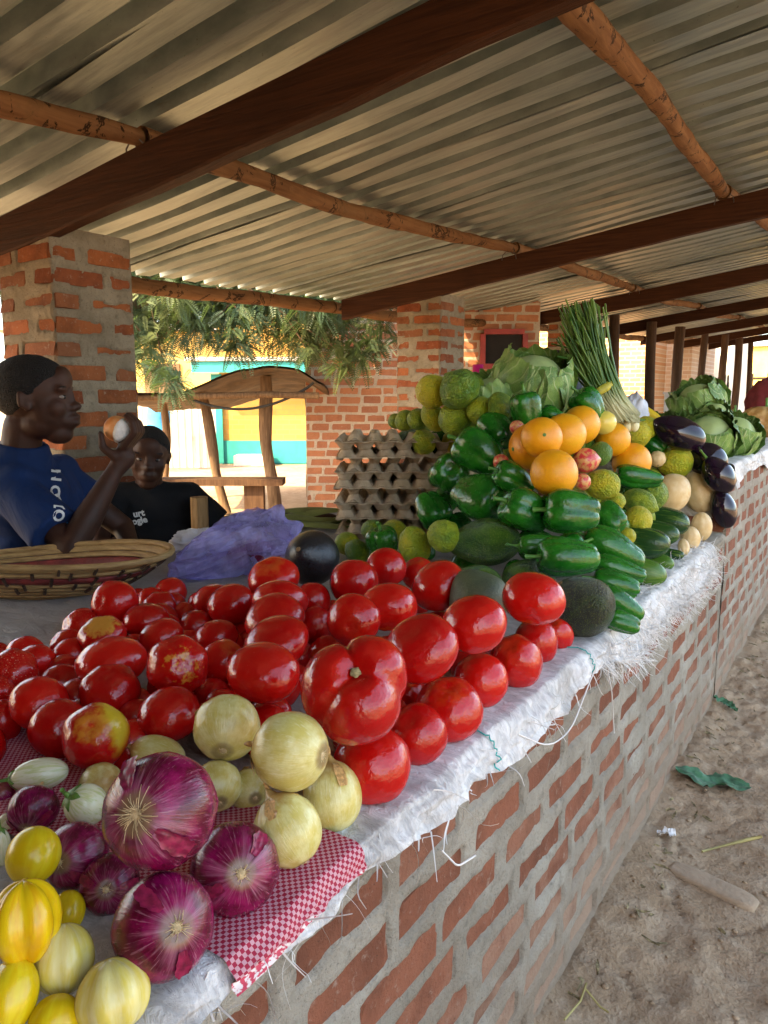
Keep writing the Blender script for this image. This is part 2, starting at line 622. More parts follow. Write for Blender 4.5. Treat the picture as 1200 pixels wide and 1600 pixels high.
# ------------------------------------------------------------------ brick pillars
def pillar(x0, y0, s, Hh, seed, label):
    """square pillar, bricks laid as a pinwheel, one stretcher and one header on each face"""
    p = thing('brick_pillar', label, 'pillar', (0, 0, 0), 'brick pillars along the back of the stall')
    r = random.Random(seed)
    H, J = 0.056, 0.030
    wd = 0.105
    faces = {0: ((x0, y0), (1, 0), (0, -1)), 1: ((x0 + s, y0), (0, 1), (1, 0)), 2: ((x0 + s, y0 + s), (-1, 0), (0, 1)), 3: ((x0, y0 + s), (0, -1), (-1, 0))}
    rects = {k: [] for k in faces}
    z, k = 0.015, 0
    while z + H < Hh - 0.004:
        h = H + r.uniform(-0.004, 0.004)
        for fi, (O, U, N) in faces.items():
            L = s - wd - r.uniform(0.02, 0.055)
            if r.random() < 0.12:
                L *= 0.62
            cu = L / 2 if k % 2 == 0 else s - L / 2
            off = -wd / 2 + r.uniform(-0.003, 0.005)
            c = (O[0] + U[0] * cu + N[0] * off, O[1] + U[1] * cu + N[1] * off, z + h / 2)
            place_brick(p, c, (*U, 0), (*N, 0), (L, wd, h), 'brick_pillar', r)
            rects[fi].append((cu, z + h / 2, L / 2, h / 2))
            # its end shows as the header on the neighbouring face
            nb = (fi - 1) % 4 if k % 2 == 0 else (fi + 1) % 4
            cu2 = s - wd / 2 if k % 2 == 0 else wd / 2
            rects[nb].append((cu2, z + h / 2, wd / 2, h / 2))
        z += H + J
        k += 1
    for fi, (O, U, N) in faces.items():
        mortar_face(p, (O[0], O[1], 0), U, N, s, Hh, rects[fi], 'mortar_pillar', 0.009, 0.011, seed + fi * 7, 0.006, 0.014, edge=0.004)
    v, f = box((x0 + s / 2, y0 + s / 2, Hh / 2 - 0.01), (s - 0.05, s - 0.05, Hh - 0.02))
    link('core', mesh('core', v, f, MAT['mortar_pillar'], False), p)
    return p
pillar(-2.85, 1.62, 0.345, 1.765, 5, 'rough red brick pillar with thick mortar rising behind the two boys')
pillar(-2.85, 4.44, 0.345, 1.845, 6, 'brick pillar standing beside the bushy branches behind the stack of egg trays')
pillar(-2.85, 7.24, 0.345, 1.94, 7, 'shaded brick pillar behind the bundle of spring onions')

# ------------------------------------------------------------------ roof
def wood_mat(name, c0, c1, rough=0.7, along=(1, 14, 14), bark=None):
    a = NT(name)
    v = a.vmath('MULTIPLY', a.co, along)
    v = a.vmath('ADD', v, a.comb(a.math('MULTIPLY', a.rand(), 50), 0, 0))
    n1 = a.noise(3.0, 6, 0.65, v, 0.6)
    c = a.mix(a.ramp(n1, 0.3, 0.7), c0, c1)
    c = a.mix(a.ramp(a.noise(2.1, 4, 0.6, a.co), 0.45, 0.75, 0, 0.5), c, tuple(x * 0.45 for x in c0))
    if bark:
        g = a.ramp(a.noise(7, 6, 0.7, a.shift(), 1.6), bark[0], bark[0] + 0.02)
        g2 = a.ramp(a.noise(7, 6, 0.7, a.shift(), 1.6), bark[0] + 0.05, bark[0] + 0.08, 1, 0)
        c = a.mix(a.math('MULTIPLY', g, g2), c, (0.025, 0.012, 0.006))
        c = a.mix(a.ramp(a.noise(3.1, 5, 0.7, a.shift()), 0.56, 0.60, 0, 0.8), c, bark[1])
    a.bump(n1, 0.35, 0.01)
    MAT[name] = a.done(c, rough, 0.12)
wood_mat('rafter_wood', (0.026, 0.009, 0.0035), (0.058, 0.020, 0.0075), 0.65, (1.0, 30, 30))
wood_mat('pole_wood', (0.13, 0.058, 0.024), (0.215, 0.112, 0.050), 0.75, (12, 1.2, 12), (0.56, (0.17, 0.09, 0.04)))
wood_mat('post_wood', (0.10, 0.06, 0.035), (0.20, 0.13, 0.075), 0.85, (14, 14, 1.2))
wood_mat('dark_post', (0.045, 0.024, 0.014), (0.08, 0.045, 0.025), 0.8, (14, 14, 1.2))

a = NT('galvanised')
w = a.n('NewGeometry').outputs['Position']
streak = a.noise(5, 5, 0.65, a.vmath('MULTIPLY', w, (0.8, 7, 1)))
blot = a.noise(2.2, 5, 0.6, w)
c = a.mix(a.ramp(streak, 0.3, 0.7), (0.20, 0.24, 0.225), (0.345, 0.395, 0.37))
c = a.mix(a.ramp(blot, 0.5, 0.72, 0, 0.6), c, (0.27, 0.30, 0.28))
c = a.mix(a.ramp(a.noise(13, 4, 0.7, a.vmath('MULTIPLY', w, (0.35, 6, 1))), 0.6, 0.8, 0, 0.5), c, (0.20, 0.13, 0.07))
c = a.mix(a.ramp(a.noise(120, 2, 0.5, w), 0.70, 0.76, 0, 0.6), c, (0.10, 0.08, 0.06))
a.bump(a.noise(9, 4, 0.6, w), 0.12, 0.01)
MAT['galvanised'] = a.done(c, a.ramp(streak, 0.2, 0.8, 0.30, 0.48), 0.5, 0.55)

def roof_z(x, y):        # centre height of the purlins
    return 2.08 + 0.135 * (x + 1.19) + 0.036 * (y - 1.667)
roof = thing('stall_roof', 'low pitched roof of ribbed metal sheets on dark rafters and round poles', 'roof', (0, 0, 0))
# ribbed sheets, laid with an overlap of one rib
PITCH_R, RX0, RX1 = 0.172, -3.62, 0.80
cover = PITCH_R * 4
profile = []
for k in range(4):
    y0 = k * PITCH_R
    profile += [(y0, 0), (y0 + 0.045, 0.001), (y0 + 0.090, 0), (y0 + 0.100, 0.052), (y0 + 0.154, 0.052), (y0 + 0.164, 0.0)]
profile += [(cover, 0), (cover + 0.090, 0.0), (cover + 0.100, 0.052), (cover + 0.140, 0.052)]
k = 0
y = -9.7
r = random.Random(4)
while y < 18.5:
    nx = 14
    xs = np.linspace(RX0 + r.uniform(-0.03, 0.03), RX1 + r.uniform(-0.05, 0.05), nx)
    V = []
    lift = 0.004 * (k % 2)
    ph = r.uniform(0, 9)
    for (py, pz) in profile:
        for x in xs:
            sag = 0.007 * math.sin(x * 2.1 + ph) + 0.004 * math.sin(x * 5 + py * 9 + ph)
            V.append((x, y + py + 0.004 * math.sin(x * 1.3 + ph), roof_z(x, y + py) + 0.040 + pz + lift + sag))
    me = mesh('roof_sheet', V, gridf(len(profile), nx)[:, ::-1], MAT['galvanised'], False)
    link('roof_sheet', me, roof)
    y += cover
    k += 1
# rafters: sawn timbers across the stall
RAFTERS = [-9.55, -6.75, -3.95, -1.15, 1.642, 4.435, 7.235, 10.03, 12.83, 15.6, 18.2]
for i, yr in enumerate(RAFTERS):
    xs = np.linspace(-3.42 if i != 5 else -3.30, 0.78, 24)
    V = []
    wd, dp = 0.056, 0.132
    for x in xs:
        top = roof_z(x, yr) - 0.045
        dy = 0.010 * math.sin(x * 1.3 + i * 2) + 0.003 * math.sin(x * 6 + i)
        db = 0.006 * math.sin(x * 2.2 + i * 3) + 0.003 * math.sin(x * 9)
        for (sy, zz) in ((-wd / 2, top), (-wd / 2, top - dp - db + 0.006), (-wd / 2 + 0.006, top - dp - db), (wd / 2 - 0.006, top - dp - db), (wd / 2, top - dp - db + 0.006), (wd / 2, top)):
            V.append((x, yr + sy + dy, zz))
    V = np.array(V).reshape(24, 6, 3)
    F = [gridf(6, 24, True), np.array([[0, 24, 48, 72, 96, 120]]), np.array([[143, 119, 95, 71, 47, 23]])]
    me = mesh('rafter', V.transpose(1, 0, 2).reshape(-1, 3), F, MAT['rafter_wood'], False)
    link('rafter', me, roof)
# purlins: crooked debarked poles laid over the rafters
def pole(xa, xb, y0, y1, rad, seed, dz=0.0, amp=0.05):
    r = random.Random(seed)
    m = 40
    ys = np.linspace(y0, y1, m)
    ph, ph2 = r.uniform(0, 6), r.uniform(0, 6)
    t = (ys - y0) / (y1 - y0)
    env = np.sin(np.pi * t)
    xs = xa + (xb - xa) * t + amp * env * np.sin(ph) + 0.010 * env * np.sin(ys * 4 + ph2)
    zs = roof_z(xs, ys) + dz - 0.035 * env * abs(math.cos(ph)) + 0.006 * env * np.sin(ys * 5 + ph)
    rr = rad * (1 + 0.08 * np.sin(ys * 3 + ph) + 0.05 * np.sin(ys * 11 + ph2)) * (1.05 - 0.15 * t)
    V, F = tube(np.stack([xs, ys, zs], 1), rr, 12)
    V = V + 0.004 * fbm(V * 14, seed, 3)[:, None] * np.array([1, 0.2, 1])
    link('purlin', mesh('purlin', V, F, MAT['pole_wood']), roof)
for i, xc in enumerate((-3.38, -2.0, -0.78, 0.42)):
    jx = [xc + 0.035 * ((j * 7 + i * 3) % 5 - 2) / 2 for j in range(len(RAFTERS))]
    for j in range(len(RAFTERS) - 1):
        pole(jx[j], jx[j + 1], RAFTERS[j] + 0.003, RAFTERS[j + 1] - 0.003, 0.036 if i else 0.045, i * 20 + j, 0.0 if i else -0.07, 0.06 if i else 0.015)

# nails bent over where purlins meet rafters
plain('nail_steel', (0.10, 0.085, 0.075), 0.5, 0.2, 10, 0, 40, 0.6)
for yr in RAFTERS[4:7]:
    for xc in (-2.0, -0.78):
        for sx_ in (-0.05, 0.045):
            z_ = roof_z(xc, yr) - 0.05
            v, f = tube(np.array([(xc + sx_, yr - 0.030, z_ - 0.02), (xc + sx_ * 0.9, yr - 0.034, z_ + 0.01), (xc + sx_ * 0.5, yr - 0.036, z_ + 0.025)]), 0.0028, 6)
            link('nail', mesh('nail', v, f, MAT['nail_steel']), roof)

# dark wooden posts that carry the far part of the roof
for i, yp in enumerate((8.32, 9.92, 11.45, 13.15, 14.95, 16.6, 18.3)):
    t = np.linspace(0, 1, 8)
    zt = roof_z(-2.5, yp) - 0.10
    pts = np.stack([-2.5 + 0.02 * np.sin(t * 4 + i), np.full(8, yp), t * zt], 1)
    V, F = tube(pts, 0.055 + 0.008 * (i % 3), 10)
    o = link('roof_post', mesh('roof_post', V, F, MAT['dark_post']))
    tag(o, 'dark wooden post holding up the far end of the metal roof', 'post', 'dark posts along the far stalls')

# ------------------------------------------------------------------ brick wall behind the stall
RI = (0.832, 0.555)
NB = (0.555, -0.832)
bw = thing('brick_house', 'red brick house wall dappled with sun beyond the egg trays', 'house', (0, 0, 0))
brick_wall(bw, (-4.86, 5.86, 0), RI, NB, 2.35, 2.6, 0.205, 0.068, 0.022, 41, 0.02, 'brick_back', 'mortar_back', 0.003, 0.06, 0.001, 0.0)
R33 = np.array([[RI[0], -NB[0], 0], [RI[1], -NB[1], 0], [0, 0, 1.0]])
def bwp(u, d, z):
    return np.array([-4.86 + RI[0] * u - NB[0] * d, 5.86 + RI[1] * u - NB[1] * d, z])
v, f = box(bwp(1.175, 1.5, 1.3), (2.33, 2.9, 2.58), R33)
link('wall', mesh('wall', v, f, MAT['mortar_back'], False), bw)
plain('red_paint', (0.25, 0.03, 0.025), 0.5)
plain('void_dark', (0.012, 0.010, 0.010), 0.9)
for (c, s) in [((1.99, -0.02, 1.80), (0.40, 0.07, 0.05)), ((1.99, -0.02, 1.46), (0.40, 0.07, 0.05)), ((1.78, -0.02, 1.63), (0.05, 0.07, 0.29)), ((2.20, -0.02, 1.63), (0.05, 0.07, 0.29))]:
    v, f = box(bwp(*c), s, R33)
    link('window_frame', mesh('window_frame', v, f, MAT['red_paint'], False), bw)
v, f = box(bwp(1.99, -0.008, 1.63), (0.36, 0.04, 0.28), R33)
link('window_pane', mesh('window_pane', v, f, MAT['void_dark'], False), bw)

# added brick wall, unseen behind the camera, that cuts light from that side
pw_ = thing('light_blocking_wall', 'added brick wall behind the camera that blocks light from that side', 'wall', (0, 0, 0))
far = [(-3.3, 1.0)]
v, f = box((-1.15, -1.3, 1.02), (4.3, 0.22, 2.04))
link('wall', mesh('wall', v, f, MAT['brick_pillar'], False), pw_)

# ================================================================== BEYOND THE STALL (left)
def fr(r, d, z=0.0):
    """yard frame: r metres to the side, d metres out from the market aisle"""
    return np.array([-0.555 * d + 0.832 * r, 0.832 * d + 0.555 * r, z])

def far_brick(name, c0, c1, cm, scale=1.0, ex=(0.832, 0.555, 0)):
    a = NT(name)
    w = a.n('NewGeometry').outputs['Position']
    s = a.sep(w)
    u = a.math('ADD', a.math('MULTIPLY', s[0], ex[0]), a.math('MULTIPLY', s[1], ex[1]))
    b = a.n('TexBrick')
    a.put(b.inputs['Vector'], a.comb(u, s[2], 0.0))
    a.put(b.inputs['Color1'], c0)
    a.put(b.inputs['Color2'], c1)
    a.put(b.inputs['Mortar'], cm)
    b.inputs['Scale'].default_value = 1.0
    b.inputs['Mortar Size'].default_value = 0.012
    b.inputs['Mortar Smooth'].default_value = 0.4
    b.inputs['Brick Width'].default_value = 0.22 * scale
    b.inputs['Row Height'].default_value = 0.085 * scale
    c = a.mix(a.ramp(a.noise(1.6, 5, 0.6, w), 0.4, 0.75, 0, 0.4), b.outputs['Color'], tuple(x * 0.6 for x in c0))
    a.bump(b.outputs['Fac'], -0.5, 0.01)
    MAT[name] = a.done(c, 0.9, 0.2)
far_brick('yellow_brick', (0.44, 0.24, 0.055), (0.50, 0.29, 0.07), (0.40, 0.25, 0.08))
far_brick('orange_brick', (0.42, 0.20, 0.09), (0.50, 0.26, 0.12), (0.50, 0.40, 0.28), 1.0, (1, 0, 0))
far_brick('pale_brick', (0.46, 0.31, 0.22), (0.55, 0.40, 0.29), (0.58, 0.50, 0.40), 1.0, (1, 0, 0))
plain('teal_paint', (0.02, 0.25, 0.24), 0.6, 0.15, 3)
plain('yellow_plaster', (0.62, 0.43, 0.12), 0.85, 0.15, 2)
plain('white_plaster', (0.60, 0.57, 0.50), 0.85, 0.1, 2)
plain('pale_sheet', (0.52, 0.48, 0.40), 0.6, 0.2, 3)
plain('tarp', (0.095, 0.058, 0.03), 0.85, 0.4, 5, 0.4, 20)
plain('black_hose', (0.02, 0.02, 0.02), 0.6)
plain('blue_cloth', (0.04, 0.22, 0.42), 0.8)
plain('tin', (0.36, 0.34, 0.31), 0.5, 0.2, 4, 0, 40, 0.4)

def fbox(parent, name, r0, r1, d0, d1, z0, z1, mat):
    v, f = box(fr((r0 + r1) / 2, (d0 + d1) / 2, (z0 + z1) / 2), (r1 - r0, d1 - d0, z1 - z0), R33)
    return link(name, mesh(name, v, f, MAT[mat], False), parent)

yh = thing('yellow_house', 'yellow painted brick house with teal band along its foot and teal roof edge', 'house')
fbox(yh, 'wall', -2.85, 1.6, 13.0, 16.0, 0.0, 2.6, 'yellow_brick')
fbox(yh, 'plinth_band', -2.86, 1.6, 12.97, 12.995, 0.0, 0.40, 'teal_paint')
fbox(yh, 'corner_strip', -2.98, -2.80, 12.93, 12.965, 0.0, 1.55, 'teal_paint')
fbox(yh, 'fascia', -3.2, 1.6, 12.5, 12.56, 1.56, 1.74, 'teal_paint')
fbox(yh, 'roof', -3.3, 1.6, 12.45, 16.3, 1.75, 1.81, 'tin')
fbox(yh, 'step', -2.55, -1.95, 12.55, 12.92, 0.0, 0.17, 'white_plaster')

y2 = thing('plaster_house', 'plain yellow plastered house behind the pale sheet fence', 'house')
fbox(y2, 'wall', -8.5, -3.6, 17.0, 20.0, 0.0, 2.6, 'yellow_plaster')
fbox(y2, 'roof', -8.8, -3.4, 16.6, 20.3, 2.61, 2.70, 'tin')
fbox(y2, 'door', -5.4, -4.6, 16.95, 16.99, 0.0, 1.9, 'post_wood')

fence = thing('sheet_fence', 'fence of pale upright metal sheets between the pillar and yellow house', 'fence')
for k in range(30):
    r0 = -6.2 + k * 0.115
    x = np.linspace(0, 0.112, 5)
    V = []
    for xx, dd in zip(x, (0, 0.006, 0.022, 0.006, 0)):
        for z in (0.0, 1.06 + 0.03 * math.sin(k * 2.3)):
            V.append(fr(r0 + xx, 12.2 - dd, z))
    link('panel', mesh('panel', V, gridf(5, 2), MAT['pale_sheet'], False), fence)
fbox(fence, 'rail', -6.2, -2.9, 12.215, 12.26, 0.75, 0.81, 'post_wood')
v, f = tube([fr(-3.55, 11.7, 0.62), fr(-3.54, 11.72, 0.8), fr(-3.53, 11.7, 1.02), fr(-3.55, 11.7, 1.2)], [0.16, 0.19, 0.17, 0.07], 12)
v = v + 0.02 * fbm(v * 9, 3, 3)[:, None]
o = link('hanging_cloth', mesh('hanging_cloth', v, f, MAT['blue_cloth']))
tag(o, 'bright blue cloth bundle hung on the pole by the pale fence', 'cloth')
v2, f2 = tube([fr(-3.6, 11.7, 0.0), fr(-3.57, 11.7, 0.7), fr(-3.55, 11.7, 1.3)], [0.05, 0.045, 0.04], 8)
o = link('fence_pole', mesh('fence_pole', v2, f2, MAT['post_wood']))
tag(o, 'thin wooden pole carrying the blue cloth near the fence', 'pole')

# shelter: sagging tarpaulin on crooked posts
sh = thing('shelter', 'rough shelter with sagging brown tarpaulin on crooked wooden posts', 'shelter')
def post(parent, pts, rad, name='post', mat='post_wood', seed=0):
    p = np.array(pts, float)
    t = np.linspace(0, 1, 9)
    q = np.stack([np.interp(t, np.linspace(0, 1, len(p)), p[:, i]) for i in range(3)], 1)
    q[:, :2] += 0.012 * np.sin(t * 7 + seed)[:, None]
    v, f = tube(q, rad * (1 + 0.12 * np.sin(t * 9 + seed)), 10)
    v = v + 0.006 * fbm(v * 12, seed, 3)[:, None]
    return link(name, mesh(name, v, f, MAT[mat]), parent)
post(sh, [fr(-1.10, 7.35, 0), fr(-1.15, 7.35, 0.7), fr(-1.17, 7.35, 1.36)], 0.062, seed=1)
post(sh, [fr(-1.60, 7.35, 0), fr(-1.68, 7.35, 0.6), fr(-1.80, 7.35, 1.22)], 0.050, seed=2)
post(sh, [fr(-2.45, 8.3, 0), fr(-2.44, 8.3, 1.1)], 0.045, seed=3)
post(sh, [fr(-0.85, 8.6, 0), fr(-0.85, 8.6, 1.3)], 0.05, seed=4)
n = 40
R_, D_ = np.meshgrid(np.linspace(-2.75, -0.55, n), np.linspace(6.9, 9.0, n), indexing='ij')
Q = np.stack([R_, D_, 0 * R_], -1)
Z_ = 1.21 + 0.16 * sstep(-2.0, -1.25, R_) + 0.05 * np.exp(-((R_ + 1.05) / 0.28) ** 2) - 0.09 * (D_ - 6.9) + 0.05 * fbm(Q * 2.2, 31, 3) - 0.10 * sstep(-0.8, -0.55, R_)
V = np.stack([-0.555 * D_ + 0.832 * R_, 0.832 * D_ + 0.555 * R_, Z_], -1).reshape(-1, 3)
me = mesh('tarpaulin', np.concatenate([V, V - [0, 0, 0.02]]), [gridf(n, n), gridf(n, n)[:, ::-1] + n * n], MAT['tarp'])
link('tarpaulin', me, sh)
v, f = tube([fr(-2.75, 6.95, 1.14), fr(-1.9, 6.95, 1.16), fr(-1.1, 6.95, 1.18), fr(-0.6, 6.95, 1.17)], 0.03, 8)
link('pole', mesh('pole', v, f, MAT['post_wood']), sh)
t = np.linspace(0, 1, 20)
pts = np.array([fr(-1.85 + 1.2 * q, 6.98, 1.17 + 0.12 * q - 0.18 * math.sin(math.pi * q) ** 0.8) for q in t])
v, f = tube(pts, 0.014, 6)
link('hose', mesh('hose', v, f, MAT['black_hose']), sh)
bn = thing('wooden_bench', 'rough plank bench under the tarpaulin shelter', 'bench')
fbox(bn, 'plank', -2.3, -0.93, 6.75, 6.98, 0.35, 0.41, 'dark_post')
fbox(bn, 'leg', -1.30, -1.12, 6.82, 6.93, 0.0, 0.349, 'dark_post')
fbox(bn, 'leg', -2.2, -2.05, 6.82, 6.93, 0.0, 0.349, 'dark_post')

# ------------------------------------------------------------------ tree with feathery leaves
a = NT('leaf')
g = a.noise(1.7, 3, 0.6, a.n('NewGeometry').outputs['Position'])
c = a.mix(a.ramp(g, 0.40, 0.62), (0.032, 0.064, 0.038), (0.085, 0.110, 0.036))
tr = a.n('BsdfTranslucent')
a.put(tr.inputs[0], (0.09, 0.15, 0.035))
ms = a.n('MixShader')
ms.inputs[0].default_value = 0.33
a.done(c, 0.55, 0.35)
a.t.links.new(a.b.outputs[0], ms.inputs[1])
a.t.links.new(tr.outputs[0], ms.inputs[2])
a.t.links.new(ms.outputs[0], a.t.nodes['Material Output'].inputs[0])
MAT['leaf'] = a.m

def frond_cloud(centres, per, size, seed):
    """pinnate fronds: each a short rachis with paired leaflets"""
    r = np.random.default_rng(seed)
    V, nf = [], 0
    for (cx, cy, cz, spread) in centres:
        for k in range(per):
            base = np.array([cx, cy, cz]) + r.normal(0, spread, 3) * np.array([1, 1, 0.7])
            az = r.uniform(0, 2 * np.pi)
            el = r.uniform(-0.9, 0.5)
            L = size * r.uniform(0.7, 1.3)
            d = np.array([math.cos(az) * math.cos(el), math.sin(az) * math.cos(el), math.sin(el)])
            side = np.cross(d, [0, 0, 1.0])
            side /= np.linalg.norm(side)
            nrm = np.cross(side, d)
            m = 15
            for i in range(m):
                t = (i + 0.7) / m
                p = base + d * L * t - np.array([0, 0, 1]) * 0.28 * L * t * t
                ll = L * 0.30 * math.sin(math.pi * (0.15 + 0.8 * t)) + 0.012
                w = L * 0.036
                for sg in (-1, 1):
                    e = side * sg * 0.92 + d * 0.38 - nrm * 0.12
                    q = p + e * ll * 0.5
                    V += [p, q + d * w, p + e * ll, q - d * w]
                    nf += 1
    return np.array(V), np.arange(nf * 4).reshape(-1, 4)

def limb(parts, a, b, ra, rb, seed, bend=0.15):
    t = np.linspace(0, 1, 9)
    a, b = np.array(a), np.array(b)
    r = np.random.default_rng(seed)
    off = r.normal(0, bend, 3)
    p = a + (b - a) * t[:, None] + off * np.sin(np.pi * t)[:, None]
    parts.append(tube(p, ra + (rb - ra) * t, 8))
    return p[-1]

tree = thing('feathery_tree', 'tree with feathery grey green leaves drooping behind the stall', 'tree', (0, 0, 0))
TB = fr(-2.7, 6.4, 0)
parts = []
limb(parts, TB, fr(-2.55, 6.4, 1.9), 0.15, 0.11, 1, 0.05)
ends = [(-1.6, 6.2, 2.5), (-0.6, 6.6, 2.45), (-2.2, 5.4, 2.4), (-1.2, 7.2, 3.1), (-3.4, 6.6, 2.8), (-0.1, 7.0, 2.2), (-2.4, 7.0, 3.3)]
cent = []
for i, e in enumerate(ends):
    limb(parts, fr(-2.55, 6.4, 1.85), fr(*e), 0.07, 0.02, 10 + i, 0.12)
trunk_parts = parts
rg = np.random.default_rng(8)
def leaf_clumps(clumps, seed):
    """small leaflets strewn along thin drooping sprigs that fill each clump"""
    r = np.random.default_rng(seed)
    V, tw = [], []
    for (c, rad, n) in clumps:
        c = np.array(c)
        for k in range(n):
            o = r.normal(0, 0.42, 3)
            o *= rad / max(1.0, np.linalg.norm(o))
            b = c + o * np.array([1, 1, 0.75])
            d = o / (np.linalg.norm(o) + 1e-6) * 0.5 + r.normal(0, 0.6, 3) + np.array([0, 0, -0.25])
            d /= np.linalg.norm(d)
            L = r.uniform(0.09, 0.19)
            side = np.cross(d, r.normal(0, 1, 3))
            side /= np.linalg.norm(side)
            m = int(L / 0.0125)
            t = (np.arange(m) + 0.5) / m
            p = b + d * (L * t)[:, None] - np.array([0, 0, 1]) * (0.35 * L * t * t)[:, None]
            ll = 0.034 * np.sin(np.pi * (0.2 + 0.7 * t)) + 0.006
            for sg in (-1, 1):
                e = side * sg * 0.9 + d * 0.45
                q = p + e * (ll * 0.5)[:, None]
                w = d * 0.0062
                V.append(np.stack([p, q + w, p + e * ll[:, None], q - w], 1).reshape(-1, 3))
    V = np.concatenate(V)
    return V, np.arange(len(V)).reshape(-1, 4)
cl = []
for k in range(150):
    r_, d_, z_ = rg.uniform(-3.0, -0.35), rg.uniform(6.0, 8.0), rg.uniform(1.82, 2.7)
    cl.append((fr(r_, d_, z_), rg.uniform(0.20, 0.34), 60))
for k in range(8):
    cl.append((fr(rg.uniform(-3.8, 0.2), rg.uniform(5.6, 8.0), rg.uniform(3.0, 3.9)), 0.35, 40))
for (r_, d_, z_, q) in [(-2.05, 6.4, 1.75, .26), (-1.95, 6.3, 1.55, .20), (-1.80, 6.2, 1.40, .14), (-1.72, 6.1, 1.27, .10), (-1.6, 6.4, 1.72, .22), (-1.3, 6.5, 1.70, .22), (-1.22, 6.4, 1.60, .14), (-0.95, 6.6, 1.75, .22), (-0.78, 6.5, 1.62, .16), (-0.62, 6.5, 1.72, .18), (-0.62, 6.3, 1.55, .10), (-0.40, 6.5, 1.78, .18), (-0.30, 6.35, 1.55, .11), (-0.20, 6.35, 1.48, .10), (-0.10, 6.4, 1.60, .12), (-0.02, 6.5, 1.78, .14), (-0.36, 6.25, 1.42, .08), (-2.3, 6.6, 1.62, .2), (-2.2, 6.5, 1.45, .14), (-0.05, 6.5, 1.95, .16)]:
    cl.append((fr(r_, d_, z_), q, int(330 * q) + 10))
v, f = leaf_clumps(cl, 5)
link('crown', mesh('crown', v, f, MAT['leaf'], False), tree)
parts = []
for i, (c, q, n_) in enumerate(cl):
    if i % 2 == 0:
        e = fr(*ends[i % len(ends)])
        limb(parts, (np.array(c) + e) / 2 + [0, 0, 0.15], np.array(c) - [0, 0, 0.05], 0.012, 0.004, 100 + i, 0.06)
v, f = join(trunk_parts + parts)
link('trunk', mesh('trunk', v, f, MAT['post_wood']), tree)

# yard kerb and shaded yard things seen left of the near pillar
o = thing('yard_stall', 'rough pole frame seen behind the boy in the blue shirt', 'frame')
post(o, [(-3.9, 1.75, 0), (-3.92, 1.74, 1.0), (-3.9, 1.76, 1.35)], 0.05, seed=12)
post(o, [(-5.3, 2.35, 0), (-5.3, 2.35, 1.3)], 0.05, seed=13)
v, f = tube([(-5.5, 2.44, 1.28), (-3.8, 1.70, 1.30)], 0.035, 8)
link('rail', mesh('rail', v, f, MAT['post_wood']), o)

# ================================================================== BEYOND THE STALL (far end)
def house(name, label, x0, x1, y0, y1, h, mat, win=()):
    t = thing(name, label, 'house')
    v, f = box(((x0 + x1) / 2, (y0 + y1) / 2, h / 2), (x1 - x0, y1 - y0, h))
    link('wall', mesh('wall', v, f, MAT[mat], False), t)
    v, f = box(((x0 + x1) / 2, (y0 + y1) / 2, h + 0.05), (x1 - x0 + 0.4, y1 - y0 + 0.4, 0.09))
    link('roof', mesh('roof', v, f, MAT['tin'], False), t)
    for (wx, wz, ww, wh) in win:
        v, f = box((wx, y0 - 0.01, wz), (ww, 0.06, wh))
        w_ = link('window', mesh('window', v, f, MAT['void_dark'], False), t)
        for k in (-1, 1):
            v, f = box((wx + k * ww / 2, y0 - 0.03, wz), (0.05, 0.08, wh + 0.1))
            link('frame', mesh('frame', v, f, MAT['pale_sheet'], False), w_)
        v, f = box((wx, y0 - 0.03, wz), (0.03, 0.07, wh))
        link('bar', mesh('bar', v, f, MAT['pale_sheet'], False), w_)
    return t
house('brick_house', 'sunlit orange brick house behind the dark posts', -6.4, -3.86, 15, 19, 2.7, 'orange_brick')
house('brick_house', 'shaded brick house with barred dark window behind the dark posts', -5.6, -4.35, 19.5, 23, 2.9, 'orange_brick', [(-4.83, 1.2, 0.22, 1.3)])
house('brick_house', 'pale brick house at the far end of the market row', -4.3, -3.35, 16.5, 19, 2.7, 'pale_brick', [])
house('white_house', 'white plastered house at the far end of the market row', -4.6, -3.5, 22.5, 26, 3.0, 'white_plaster', [(-3.62, 1.5, 0.2, 0.5)])
yl = house('yellow_house', 'bright yellow sunlit house closing the end of the market lane', -5.6, -0.6, 31, 34, 3.0, 'yellow_plaster', [(-4.6, 1.6, 0.5, 0.9)])
pst = thing('pole_fence', 'low fence of upright poles before the far yellow house', 'fence')
for k in range(7):
    v, f = tube([(-4.6 + k * 0.5, 27, 0), (-4.6 + k * 0.5, 27, 1.9)], 0.05, 8)
    link('post', mesh('post', v, f, MAT['post_wood']), pst)
v, f = tube([(-4.8, 27, 1.75), (-1.3, 27, 1.75)], 0.04, 8)
link('rail', mesh('rail', v, f, MAT['post_wood']), pst)

